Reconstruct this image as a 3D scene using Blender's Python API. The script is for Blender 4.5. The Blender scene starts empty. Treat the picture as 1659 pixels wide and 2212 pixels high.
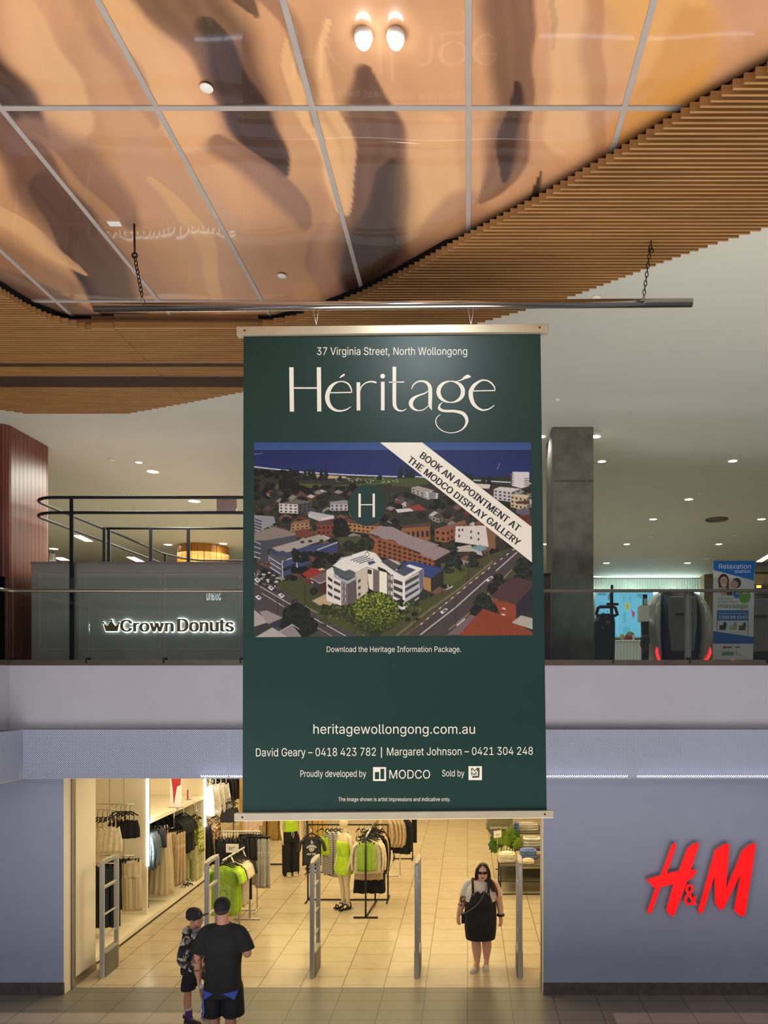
import bpy, bmesh, math, random
import numpy as np
from mathutils import Vector, Matrix, noise as mnoise

random.seed(7)
rng = np.random.default_rng(7)
SC = bpy.context.scene
COL = SC.collection
PI = math.pi

# ------------------------------------------------------------------ camera
# eye 4.55 m above the lower floor, looking straight across the atrium (+Y); the lens is shifted, so verticals stay vertical
F, VX, VY, CZ = 1600.0, 1010.0, 1465.0, 4.55
cam_d = bpy.data.cameras.new('camera')
cam = bpy.data.objects.new('camera', cam_d)
COL.objects.link(cam)
cam.location = (0, 0, CZ)
cam.rotation_euler = (PI / 2, 0, 0)
cam_d.sensor_fit = 'VERTICAL'
cam_d.sensor_height = 36.0
cam_d.sensor_width = 27.0
cam_d.lens = 36.0 * F / 2212.0
cam_d.shift_x = (829.5 - VX) / 2212.0
cam_d.shift_y = (VY - 1106.0) / 2212.0
cam_d.clip_start = 0.05
cam_d.clip_end = 200
SC.camera = cam

# ------------------------------------------------------------------ world, exposure
SC.view_settings.view_transform = 'Standard'
SC.view_settings.look = 'None'
SC.view_settings.gamma = 1.0
SC.view_settings.use_curve_mapping = False
SC.view_settings.exposure = 0.0
w = bpy.data.worlds.new('mall_air')
SC.world = w
w.use_nodes = True
bg = w.node_tree.nodes['Background']
bg.inputs[0].default_value = (0.78, 0.82, 1.0, 1)
bg.inputs[1].default_value = 0.2

def area(name, loc, rot, sx, sy, power, col):
    l = bpy.data.lights.new(name, 'AREA')
    l.shape = 'RECTANGLE'; l.size = sx; l.size_y = sy
    l.energy = power; l.color = col
    o = bpy.data.objects.new(name, l)
    COL.objects.link(o); o.location = loc; o.rotation_euler = rot
    return o

def spot(name, loc, power, col, ang=130, blend=.6, rad=.06, rot=(0, 0, 0)):
    l = bpy.data.lights.new(name, 'SPOT')
    l.energy = power; l.color = col; l.spot_size = math.radians(ang); l.spot_blend = blend; l.shadow_soft_size = rad
    o = bpy.data.objects.new(name, l)
    COL.objects.link(o); o.location = loc; o.rotation_euler = rot
    return o

# the atrium: added unseen area lights, behind the viewer and in the lower mall
area('atrium_fill', (-2.5, -3.5, 8.3), (0, 0, 0), 12, 5, 620, (0.84, 0.88, 1.0))  # unseen cool fill, added overhead to brighten the atrium
area('lower_wall_fill', (-5.5, 1.0, 3.7), (math.radians(30), 0, 0), 7, 2.0, 105, (0.70, 0.80, 1.0))  # unseen fill, added to brighten the lower left wall
area('ceiling_fill', (-0.3, 3.2, 0.5), (PI, 0, 0), 12, 7, 880, (1.0, 0.94, 0.89))  # unseen fill facing up, added to brighten ceiling and soffit
# the shop's ceiling panels
for i, (x, y, sx, sy, p) in enumerate([(-2.5, 12.6, 5.0, .9, 150), (-2.5, 15.2, 7.0, 1.0, 190), (-2.5, 18.2, 7, 1.0, 210), (-2.5, 21.5, 7, 1.0, 210),
                                       (1.6, 13.4, 2.0, .9, 60), (1.8, 17, 2.5, 1.2, 90)]):
    area('shop_light', (x, y, 3.5), (0, 0, 0), sx, sy, p * (.70 if y < 14 else .54), (1.0, 0.81, 0.45))
area('gallery_light', (-5.6, 13.2, 8.1), (0, 0, 0), 1.6, 1.6, 110, (0.98, 1.0, 0.86))
# upper gallery, deep under the soffit
area('gallery_light', (-6.0, 18.5, 8.1), (0, 0, 0), 5, 6, 420, (0.98, 1.0, 0.84))
area('gallery_light', (4.5, 19.0, 8.1), (0, 0, 0), 6, 8, 130, (0.96, 1.0, 0.90))

# ------------------------------------------------------------------ helpers
def P(px, py, d):
    return Vector(((px - VX) * d / F, d, CZ - (py - VY) * d / F))
def XX(px, d): return (px - VX) * d / F
def ZZ(py, d): return CZ - (py - VY) * d / F
def YF(py, h): return F * (CZ - h) / (py - VY)          # distance of a point at height h seen at row py

class Plane:
    def __init__(s, a, b, c):
        s.a = Vector(a); s.n = (Vector(b) - s.a).cross(Vector(c) - s.a).normalized()
        if s.n.y > 0: s.n = -s.n
    def at(s, px, py, off=0.0):
        r = Vector(((px - VX) / F, 1.0, -(py - VY) / F))
        o = Vector((0, 0, CZ))
        t = (s.a - o).dot(s.n) / r.dot(s.n)
        return o + r * t + s.n * off

def lin(c):
    return tuple(((x / 255.0) / 12.92 if x <= 10.3 else (((x / 255.0) + .055) / 1.055) ** 2.4) for x in c[:3])

_M = {}
def mat(name, rgb, rough=.6, metal=0.0, var=.10, scale=6.0, bump=0.0, bscale=40.0, emit=None, es=0.0, spec=.4, stretch=(1, 1, 1), rgb2=None, detail=4, contrast=None):
    if name in _M: return _M[name]
    m = bpy.data.materials.new(name); m.use_nodes = True
    nt = m.node_tree; b = nt.nodes['Principled BSDF']
    c = lin(rgb); c2 = lin(rgb2) if rgb2 else tuple(x * (1 - var * 2) for x in c)
    tc = nt.nodes.new('ShaderNodeTexCoord'); mp = nt.nodes.new('ShaderNodeMapping')
    mp.inputs['Scale'].default_value = stretch
    nz = nt.nodes.new('ShaderNodeTexNoise'); nz.inputs['Scale'].default_value = scale; nz.inputs['Detail'].default_value = detail
    cr = nt.nodes.new('ShaderNodeValToRGB')
    lo, hi = contrast if contrast else (.3, .7)
    cr.color_ramp.elements[0].position = lo; cr.color_ramp.elements[1].position = hi
    cr.color_ramp.elements[0].color = (*c2, 1); cr.color_ramp.elements[1].color = (*c, 1)
    nt.links.new(tc.outputs['Object'], mp.inputs[0]); nt.links.new(mp.outputs[0], nz.inputs['Vector'])
    nt.links.new(nz.outputs['Fac'], cr.inputs[0]); nt.links.new(cr.outputs[0], b.inputs['Base Color'])
    b.inputs['Roughness'].default_value = rough; b.inputs['Metallic'].default_value = metal
    b.inputs['Specular IOR Level'].default_value = spec
    if bump:
        n2 = nt.nodes.new('ShaderNodeTexNoise'); n2.inputs['Scale'].default_value = bscale; n2.inputs['Detail'].default_value = 6
        bp = nt.nodes.new('ShaderNodeBump'); bp.inputs['Strength'].default_value = bump; bp.inputs['Distance'].default_value = .02
        nt.links.new(mp.outputs[0], n2.inputs['Vector']); nt.links.new(n2.outputs['Fac'], bp.inputs['Height'])
        nt.links.new(bp.outputs[0], b.inputs['Normal'])
    if emit:
        b.inputs['Emission Color'].default_value = (*lin(emit), 1); b.inputs['Emission Strength'].default_value = es
    _M[name] = m
    return m

def vcol_mat(name, rough=.55, spec=.3):
    if name in _M: return _M[name]
    m = bpy.data.materials.new(name); m.use_nodes = True
    nt = m.node_tree; b = nt.nodes['Principled BSDF']
    a = nt.nodes.new('ShaderNodeAttribute'); a.attribute_name = 'print'
    nt.links.new(a.outputs['Color'], b.inputs['Base Color'])
    b.inputs['Roughness'].default_value = rough; b.inputs['Specular IOR Level'].default_value = spec
    _M[name] = m
    return m

def glass_mat(name, tint=(.90, .95, .94), rough=.0, ior=1.45, boost=1.0):
    if name in _M: return _M[name]
    m = bpy.data.materials.new(name); m.use_nodes = True
    nt = m.node_tree; nt.nodes.clear()
    out = nt.nodes.new('ShaderNodeOutputMaterial'); mix = nt.nodes.new('ShaderNodeMixShader')
    tr = nt.nodes.new('ShaderNodeBsdfTransparent'); gl = nt.nodes.new('ShaderNodeBsdfGlossy'); fr = nt.nodes.new('ShaderNodeFresnel')
    mul = nt.nodes.new('ShaderNodeMath'); mul.operation = 'MULTIPLY'; mul.inputs[1].default_value = boost; mul.use_clamp = True
    nz = nt.nodes.new('ShaderNodeTexNoise'); nz.inputs['Scale'].default_value = .8
    cr = nt.nodes.new('ShaderNodeValToRGB'); cr.color_ramp.elements[0].color = (*[t * .97 for t in tint], 1); cr.color_ramp.elements[1].color = (*tint, 1)
    nt.links.new(nz.outputs['Fac'], cr.inputs[0]); nt.links.new(cr.outputs[0], tr.inputs[0])
    gl.inputs['Roughness'].default_value = rough; fr.inputs['IOR'].default_value = ior
    nt.links.new(fr.outputs[0], mul.inputs[0]); nt.links.new(mul.outputs[0], mix.inputs[0])
    nt.links.new(tr.outputs[0], mix.inputs[1]); nt.links.new(gl.outputs[0], mix.inputs[2]); nt.links.new(mix.outputs[0], out.inputs[0])
    _M[name] = m
    return m

def wloc(o):
    v = Vector((0, 0, 0))
    while o is not None:
        v = v + o.location; o = o.parent
    return v

def tag(o, label=None, cat=None, group=None, kind=None):
    if label: o['label'] = label
    if cat: o['category'] = cat
    if group: o['group'] = group
    if kind: o['kind'] = kind
    return o

def thing(name, loc, label, cat, group=None, rz=0.0):
    o = bpy.data.objects.new(name, None); COL.objects.link(o)
    o.empty_display_size = .1
    o.location = loc; o.rotation_euler = (0, 0, rz)
    return tag(o, label, cat, group)

def copy_tree(o, parent=None):
    c = o.copy(); COL.objects.link(c)
    if parent is not None: c.parent = parent
    for ch in list(o.children): copy_tree(ch, c)
    return c

def smooth_path(pts, n=6, closed=False):
    """Catmull-Rom through tuples of any length"""
    pts = [np.array(p, float) for p in pts]
    out = []
    m = len(pts)
    segs = m if closed else m - 1
    for i in range(segs):
        if closed: p0, p1, p2, p3 = pts[i - 1], pts[i], pts[(i + 1) % m], pts[(i + 2) % m]
        else: p0, p1, p2, p3 = pts[max(i - 1, 0)], pts[i], pts[i + 1], pts[min(i + 2, m - 1)]
        for k in range(n):
            t = k / n
            out.append(.5 * ((2 * p1) + (-p0 + p2) * t + (2 * p0 - 5 * p1 + 4 * p2 - p3) * t * t + (-p0 + 3 * p1 - 3 * p2 + p3) * t ** 3))
    if not closed: out.append(pts[-1])
    return out

class MB:
    def __init__(s): s.v = []; s.f = []; s.sm = []; s.mi = []; s.cur = 0
    def quad(s, a, b, c, d, sm=False):
        i = len(s.v); s.v += [tuple(a), tuple(b), tuple(c), tuple(d)]; s.f.append((i, i + 1, i + 2, i + 3)); s.sm.append(sm); s.mi.append(s.cur)
    def box(s, x0, x1, y0, y1, z0, z1):
        i = len(s.v)
        s.v += [(x, y, z) for z in (z0, z1) for y in (y0, y1) for x in (x0, x1)]
        for f in ((0, 2, 3, 1), (4, 5, 7, 6), (0, 1, 5, 4), (2, 6, 7, 3), (0, 4, 6, 2), (1, 3, 7, 5)):
            s.f.append(tuple(i + k for k in f)); s.sm.append(False); s.mi.append(s.cur)
        return s
    def rbox(s, x0, x1, y0, y1, z0, z1, r=.01, seg=3, axis='z'):
        """box with rounded edges along one axis"""
        pts = []
        if axis == 'z': A = (x0, x1, y0, y1); lo, hi = z0, z1; mk = lambda a, b, c: (a, b, c)
        elif axis == 'y': A = (x0, x1, z0, z1); lo, hi = y0, y1; mk = lambda a, b, c: (a, c, b)
        else: A = (y0, y1, z0, z1); lo, hi = x0, x1; mk = lambda a, b, c: (c, a, b)
        a0, a1, b0, b1 = A
        for cx, cy, st in ((a1 - r, b1 - r, 0), (a0 + r, b1 - r, 1), (a0 + r, b0 + r, 2), (a1 - r, b0 + r, 3)):
            for k in range(seg + 1):
                t = (st + k / seg) * PI / 2
                pts.append((cx + r * math.cos(t), cy + r * math.sin(t)))
        s.loft([[mk(a, b, lo) for a, b in pts], [mk(a, b, hi) for a, b in pts]], cap=True)
        return s
    def loft(s, rings, cap=True, sm=False, closed=True):
        n = len(rings[0]); i0 = len(s.v)
        for r in rings: s.v += [tuple(p) for p in r]
        for a in range(len(rings) - 1):
            for k in range(n if closed else n - 1):
                k2 = (k + 1) % n
                s.f.append((i0 + a * n + k, i0 + a * n + k2, i0 + (a + 1) * n + k2, i0 + (a + 1) * n + k)); s.sm.append(sm); s.mi.append(s.cur)
        if cap:
            s.f.append(tuple(i0 + k for k in reversed(range(n)))); s.sm.append(False); s.mi.append(s.cur)
            s.f.append(tuple(i0 + (len(rings) - 1) * n + k for k in range(n))); s.sm.append(False); s.mi.append(s.cur)
        return s
    def tube(s, pts, r, n=8, cap=True, flat=None):
        pts = [Vector(p) for p in pts]
        if not hasattr(r, '__len__'): r = [r] * len(pts)
        rings = []; prev = None
        for i, p in enumerate(pts):
            t = (pts[min(i + 1, len(pts) - 1)] - pts[max(i - 1, 0)])
            if t.length < 1e-9: t = Vector((0, 0, 1))
            t.normalize()
            if prev is None:
                u = Vector((0, 0, 1)) if abs(t.z) < .9 else Vector((0, 1, 0))
                u = (u - t * u.dot(t)).normalized()
            else:
                u = prev - t * prev.dot(t)
                u = u.normalized() if u.length > 1e-6 else t.orthogonal().normalized()
            prev = u; v = t.cross(u)
            fx, fy = flat if flat else (1, 1)
            rings.append([p + (u * math.cos(2 * PI * k / n) * fx + v * math.sin(2 * PI * k / n) * fy) * r[i] for k in range(n)])
        s.loft(rings, cap=cap, sm=True)
        return s
    def ring(s, c, R, r, axis='z', n=16, m=6, sx=1, sy=1):
        rings = []
        for a in range(n):
            t = 2 * PI * a / n
            rr = []
            for b in range(m):
                q = 2 * PI * b / m
                x = (R + r * math.cos(q)) * math.cos(t) * sx; y = (R + r * math.cos(q)) * math.sin(t) * sy; z = r * math.sin(q)
                v = {'z': (x, y, z), 'y': (x, z, y), 'x': (z, x, y)}[axis]
                rr.append((c[0] + v[0], c[1] + v[1], c[2] + v[2]))
            rings.append(rr)
        rings.append(rings[0])
        s.loft(rings, cap=False, sm=True)
        return s
    def lathe(s, prof, c=(0, 0, 0), n=20, axis='z', cap=True):
        rings = []
        for r, h in prof:
            rr = []
            for k in range(n):
                t = 2 * PI * k / n
                x, y = r * math.cos(t), r * math.sin(t)
                v = {'z': (x, y, h), 'y': (x, h, y), 'x': (h, x, y)}[axis]
                rr.append((c[0] + v[0], c[1] + v[1], c[2] + v[2]))
            rings.append(rr)
        s.loft(rings, cap=cap, sm=True)
        return s
    def ell(s, c, rx, ry, rz, n=16, m=10, rot=None):
        rings = []
        R = rot if rot else Matrix.Identity(3)
        for a in range(m + 1):
            t = -PI / 2 + PI * a / m
            q = max(math.cos(t), .02)
            rings.append([Vector(c) + R @ Vector((rx * q * math.cos(2 * PI * k / n), ry * q * math.sin(2 * PI * k / n), rz * math.sin(t))) for k in range(n)])
        s.loft(rings, cap=True, sm=True)
        return s
    def prism(s, poly, fn, d0, d1, tri=True):
        """poly: list of 2-D points, fn(x, y, off) -> world point; front at d0, back at d1"""
        n = len(poly); i0 = len(s.v)
        for d in (d0, d1): s.v += [tuple(fn(x, y, d)) for x, y in poly]
        s.f.append(tuple(i0 + k for k in range(n))); s.f.append(tuple(i0 + n + k for k in reversed(range(n))))
        for k in range(n):
            k2 = (k + 1) % n; s.f.append((i0 + k, i0 + n + k, i0 + n + k2, i0 + k2))
        s.sm += [False] * (n + 2); s.mi += [s.cur] * (n + 2)
        return s
    def flat(s, poly, fn, off=0.0):
        i0 = len(s.v); s.v += [tuple(fn(x, y, off)) for x, y in poly]
        s.f.append(tuple(range(i0, i0 + len(poly)))); s.sm.append(False); s.mi.append(s.cur)
        return s
    def mesh(s, name, shift=Vector((0, 0, 0))):
        me = bpy.data.meshes.new(name)
        me.from_pydata([(x - shift.x, y - shift.y, z - shift.z) for x, y, z in s.v], [], s.f)
        me.polygons.foreach_set('use_smooth', s.sm)
        return me
    def build(s, name, m, parent=None, local=False, fix=True, bevel=0.0, mats=None):
        sh = wloc(parent) if (parent is not None and not local) else Vector((0, 0, 0))
        me = s.mesh(name, sh)
        for mm in (mats or [m]): me.materials.append(mm)
        if mats: me.polygons.foreach_set('material_index', s.mi)
        if fix:
            bm = bmesh.new(); bm.from_mesh(me)
            bmesh.ops.recalc_face_normals(bm, faces=bm.faces)
            ng = [f for f in bm.faces if len(f.verts) > 4]
            if ng: bmesh.ops.triangulate(bm, faces=ng, ngon_method='EAR_CLIP')
            if bevel: bmesh.ops.bevel(bm, geom=[e for e in bm.edges if e.is_manifold and e.calc_face_angle(0) > .7], offset=bevel, segments=2, affect='EDGES', profile=.5)
            bm.to_mesh(me); bm.free()
        o = bpy.data.objects.new(name, me); COL.objects.link(o)
        if parent is not None: o.parent = parent
        return o

def struct(o, label=None):
    o['kind'] = 'structure'
    if label: o['label'] = label
    return o

def fuse(name, mb, m, parent=None, voxel=.012, smooth=6, local=True, dec=None):
    """several overlapping volumes become one continuous skin"""
    me = mb.mesh(name + '_raw')
    bm = bmesh.new(); bm.from_mesh(me); bmesh.ops.recalc_face_normals(bm, faces=bm.faces); bm.to_mesh(me); bm.free()
    t = bpy.data.objects.new('raw', me); COL.objects.link(t)
    r = t.modifiers.new('r', 'REMESH'); r.mode = 'VOXEL'; r.voxel_size = voxel
    if smooth:
        q = t.modifiers.new('s', 'SMOOTH'); q.iterations = smooth; q.factor = .5
    dg = bpy.context.evaluated_depsgraph_get(); dg.update()
    out = bpy.data.meshes.new_from_object(t.evaluated_get(dg))
    bpy.data.objects.remove(t); bpy.data.meshes.remove(me)
    out.name = name
    out.materials.clear(); out.materials.append(m)
    out.polygons.foreach_set('use_smooth', [True] * len(out.polygons))
    o = bpy.data.objects.new(name, out); COL.objects.link(o)
    if parent is not None: o.parent = parent
    return o

import os
from mathutils.geometry import delaunay_2d_cdt
try:            # the grotesque that ships inside Blender; its built-in face if that is missing
    SANS = bpy.data.fonts.load(os.path.join(bpy.utils.system_resource('DATAFILES'), 'fonts', 'Inter.woff2'))
except Exception:
    SANS = None
def text_mb(body, box, fn, off=0.0, depth=0.0, bold=0.0, mb=None, shear=0.0, halo=0.0, spacing=1.0):
    """lettering in the plain sans face, fitted into a box (x0,y0,x1,y1) given on the plane of fn"""
    cu = bpy.data.curves.new('t', 'FONT'); cu.body = body; cu.size = 1.0; cu.resolution_u = 3; cu.shear = shear; cu.space_character = spacing; cu.fill_mode = 'NONE'
    if SANS: cu.font = SANS
    t = bpy.data.objects.new('t', cu); COL.objects.link(t)
    dg = bpy.context.evaluated_depsgraph_get(); dg.update()
    me = bpy.data.meshes.new_from_object(t.evaluated_get(dg))
    co = np.zeros(len(me.vertices) * 3); me.vertices.foreach_get('co', co); co = co.reshape(-1, 3)
    raw = [tuple(e.vertices) for e in me.edges]; dr_ = [(a, b) if abs(a - b) == 1 and a < b else ((b, a) if abs(a - b) == 1 else (max(a, b), min(a, b))) for a, b in raw]
    q0, q1 = co[[a for a, b in dr_], :2], co[[b for a, b in dr_], :2]
    r_ = delaunay_2d_cdt([Vector(c[:2]) for c in co], raw, [], 1, 1e-5)
    co = np.array([(p.x, p.y, 0) for p in r_[0]])
    def inside(f):          # non-zero winding, so that overlapping strokes of one letter stay solid
        c = co[list(f)].mean(0); dy = q1[:, 1] - q0[:, 1]
        cr = (q0[:, 1] > c[1]) != (q1[:, 1] > c[1]); hit = cr & (c[0] < (q1[:, 0] - q0[:, 0]) * (c[1] - q0[:, 1]) / np.where(cr, dy, 1) + q0[:, 0])
        return np.sign(dy[hit]).sum() != 0
    faces = [tuple(f) for f in r_[2] if inside(f)]
    bpy.data.objects.remove(t); bpy.data.curves.remove(cu); bpy.data.meshes.remove(me)
    lo, hi = co.min(0), co.max(0)
    x0, y0, x1, y1 = box
    mb = mb or MB()
    i0 = len(mb.v)
    u = (co[:, 0] - lo[0]) / max(hi[0] - lo[0], 1e-6); v = (co[:, 1] - lo[1]) / max(hi[1] - lo[1], 1e-6)
    H_ = abs(y1 - y0); g = bold * H_ * .45
    if halo: shifts = [(halo * math.cos(k * PI / 4), halo * math.sin(k * PI / 4)) for k in range(8)] + [(0, 0)]
    else: shifts = [(0, 0)] if g < .02 * H_ * .45 else [(0, 0), (-g, 0), (g, 0)]      # bolder: the same letters, struck three times
    for sh_i, (dx, dy) in enumerate(shifts):
        i1 = len(mb.v)
        for a, b in zip(u, v): mb.v.append(tuple(fn(x0 + a * (x1 - x0) + dx, y1 + b * (y0 - y1) + dy, off + sh_i * 2e-5)))
        for f in faces: mb.f.append(tuple(i1 + k for k in f)); mb.sm.append(False); mb.mi.append(mb.cur)
    if depth:
        ed = {}
        for f in faces:
            for k in range(len(f)):
                e = (f[k], f[(k + 1) % len(f)]); r_ = (e[1], e[0])
                if r_ in ed: del ed[r_]
                else: ed[e] = 1
        j0 = len(mb.v)
        for a, b in zip(u, v):
            mb.v.append(tuple(fn(x0 + a * (x1 - x0), y1 + b * (y0 - y1), off - depth)))
        for a, b in ed:
            mb.f.append((i0 + b, i0 + a, j0 + a, j0 + b)); mb.sm.append(False); mb.mi.append(mb.cur)
    return mb

def stroke(mb, pts, fn, off=0.0, n=7, smooth=True):
    """flat brush stroke: points (x, y, width)"""
    q = smooth_path(pts, n) if smooth else [np.array(p, float) for p in pts]
    L = []
    for i, p in enumerate(q):
        t = q[min(i + 1, len(q) - 1)][:2] - q[max(i - 1, 0)][:2]
        l = np.hypot(*t) or 1; nx, ny = -t[1] / l, t[0] / l
        h = max(p[2], .5) / 2
        L.append(((p[0] + nx * h, p[1] + ny * h), (p[0] - nx * h, p[1] - ny * h)))
    for (a, b), (c, d) in zip(L, L[1:]):
        mb.quad(fn(*a, off), fn(*b, off), fn(*d, off), fn(*c, off))
    return mb

# ------------------------------------------------------------------ materials of the building
HT, HC, HS = 3.66, 3.80, 3.78               # heights above the eye: batten undersides, printed panels, white soffit
UF = 4.73                                   # upper floor level
M_wallblue = mat('painted plaster', (164, 172, 196), rough=.55, var=.02, scale=3, bump=.03, bscale=300)
M_slab = mat('white plasterboard', (190, 190, 200), rough=.6, var=.02, scale=2)
M_soffit = mat('soffit paint', (206, 207, 195), rough=.65, var=.015, scale=1.5)
M_timber = mat('oiled batten timber', (186, 138, 84), rough=.5, var=.16, scale=3, stretch=(.5, 9, 9))
M_timber_dark = mat('dark brown batten', (84, 64, 50), rough=.6, var=.1)  # darker brown tone for a few batten rows
M_void = mat('black void lining', (14, 13, 13), rough=.9)
M_strip = mat('brushed aluminium strip', (190, 182, 176), rough=.45, metal=.25, var=.05)
M_steel = mat('satin stainless steel', (178, 172, 162), rough=.3, metal=.9, var=.06, scale=3, stretch=(1, 1, 12))
M_shoe = mat('bronze anodised shoe', (120, 108, 98), rough=.35, metal=.7, var=.1)
M_black = mat('black powder coat', (26, 27, 29), rough=.45, var=.1)
M_skirt = mat('polished granite skirting', (104, 92, 90), rough=.12, var=.2, scale=9, spec=.6)
M_cream = mat('cream shopfitting panel', (248, 238, 216), rough=.5, var=.03, scale=2)
M_white = mat('white lacquer', (238, 236, 230), rough=.4, var=.02)
M_redwood = mat('red-brown timber cladding', (140, 80, 62), rough=.38, var=.2, scale=3, stretch=(6, 6, .5), spec=.5)
M_concrete = mat('raw concrete', (126, 123, 113), rough=.85, var=.22, scale=5, bump=.25, bscale=60, detail=8)
M_lamp = mat('lamp diffuser', (255, 250, 235), emit=(255, 250, 232), es=14)
M_led = mat('white light strip', (255, 252, 240), emit=(255, 250, 235), es=7)
M_glass = glass_mat('clear balustrade glass', (.88, .93, .92), ior=1.5)

def tile_mat(name, rgb, rgb2, grout, w_, h_, off, rough, rot=0, mortar=.006):
    m = bpy.data.materials.new(name); m.use_nodes = True
    nt = m.node_tree; b = nt.nodes['Principled BSDF']
    tc = nt.nodes.new('ShaderNodeTexCoord'); mp = nt.nodes.new('ShaderNodeMapping'); br = nt.nodes.new('ShaderNodeTexBrick')
    mp.inputs['Rotation'].default_value = (0, 0, rot)
    br.offset = off; br.offset_frequency = 2; br.squash = 1
    br.inputs['Scale'].default_value = 1; br.inputs['Mortar Size'].default_value = mortar; br.inputs['Mortar Smooth'].default_value = .1
    br.inputs['Brick Width'].default_value = w_; br.inputs['Row Height'].default_value = h_
    br.inputs['Color1'].default_value = (*lin(rgb), 1); br.inputs['Color2'].default_value = (*lin(rgb2), 1); br.inputs['Mortar'].default_value = (*lin(grout), 1)
    nz = nt.nodes.new('ShaderNodeTexNoise'); nz.inputs['Scale'].default_value = 5; nz.inputs['Detail'].default_value = 8
    mx = nt.nodes.new('ShaderNodeMix'); mx.data_type = 'RGBA'; mx.blend_type = 'MULTIPLY'; mx.inputs[0].default_value = .25
    nt.links.new(tc.outputs['Object'], mp.inputs[0]); nt.links.new(mp.outputs[0], br.inputs['Vector']); nt.links.new(tc.outputs['Object'], nz.inputs['Vector'])
    nt.links.new(br.outputs['Color'], mx.inputs[6]); nt.links.new(nz.outputs['Fac'], mx.inputs[7]); nt.links.new(mx.outputs[2], b.inputs['Base Color'])
    b.inputs['Roughness'].default_value = rough; b.inputs['Specular IOR Level'].default_value = .4
    return m

M_tile = tile_mat('grey mall tiles', (132, 128, 116), (140, 135, 122), (86, 80, 72), .61, .29, 0, .35)
M_tile_l = tile_mat('pale mall tiles', (176, 166, 152), (186, 174, 160), (130, 120, 108), .61, .61, 0, .35)
M_tile_s = tile_mat('sand shop tiles', (212, 196, 166), (206, 189, 160), (140, 120, 86), .61, .617, .5, .22, rot=PI / 2, mortar=.007)

# ------------------------------------------------------------------ floors and lower walls
WY = 10.65                                  # face of the lower shop wall
DY = 10.90                                  # shop threshold
fl = MB()
fl.box(-14, 14, -7, DY, -.12, 0)
struct(fl.build('floor', M_tile))
for x0, x1 in ((-14, -3.06), (1.97, 14)):
    struct(MB().box(x0, x1, 4, 10.06, .0, .003).build('floor', M_tile_l))
struct(MB().box(-8.5, 4.6, DY, 26, -.12, .001).build('floor', M_tile_s))
DX0, DX1 = -5.80, 1.10                      # shop opening
wl = MB(); wl.box(-14, XX(137, WY), WY, WY + .2, 0, 3.6)
struct(wl.build('wall_left', M_wallblue))
wr = MB(); wr.box(XX(1174, WY), 14, WY, WY + .2, 0, 3.6)
struct(wr.build('wall_right', M_wallblue))
# skirtings
struct(MB().box(-14, XX(137, WY) + .004, WY - .018, WY + .02, 0, .175).build('baseboard_left', M_skirt))
struct(MB().box(XX(1174, WY) - .004, 14, WY - .018, WY + .02, 0, .175).build('baseboard_right', M_skirt))
# returns of the opening
for nm, x0, x1, y1, m in (('trim_left', XX(137, WY), DX0, 11.55, M_cream), ('trim_right', DX1, XX(1174, WY) + .12, 11.2, M_cream)):
    lo, hi = min(x0, x1), max(x0, x1)
    o = MB(); 
    if nm == 'trim_left': o.box(-8.4, DX0, WY + .2, y1, 0, 3.6)
    else: o.box(DX1, 4.6, WY + .2, y1, 0, 3.6)
    struct(o.build(nm, m))
struct(MB().box(XX(137, WY) - .02, XX(137, WY) + .004, WY + .004, DY - .05, 0, 3.3).build('trim_left', M_cream))
struct(MB().box(XX(1174, WY) - .004, XX(1174, WY) + .02, WY + .004, DY - .05, 0, 3.3).build('trim_right', M_cream))
struct(MB().box(-8.39, DX0 + .012, DY + .01, 11.56, 0, .13).build('baseboard_left', M_steel))
struct(MB().box(DX1 - .012, 4.5, DY + .01, 11.21, 0, .13).build('baseboard_right', M_steel))
# roller shutter guides on either side of the threshold
struct(MB().box(DX0 - .02, DX0 + .03, DY - .05, DY + .01, 0, 3.2).build('trim_left', M_steel))
struct(MB().box(DX1 - .03, DX1 + .02, DY - .05, DY + .01, 0, 3.2).build('trim_right', M_steel))
# shop shell
struct(MB().box(-8.5, -7.3, 11.5, 26, 0, 3.6).build('wall_shop_left', M_cream))
struct(MB().box(4.0, 4.6, 11.2, 26, 0, 3.6).build('wall_shop_right', M_cream))
struct(MB().box(-8.5, 4.6, 25, 25.3, 0, 3.6).build('wall_shop_back', M_cream))
struct(MB().box(-8.5, 4.6, WY + .2, 25.3, 3.6, 3.7).build('ceiling', M_cream))

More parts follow.
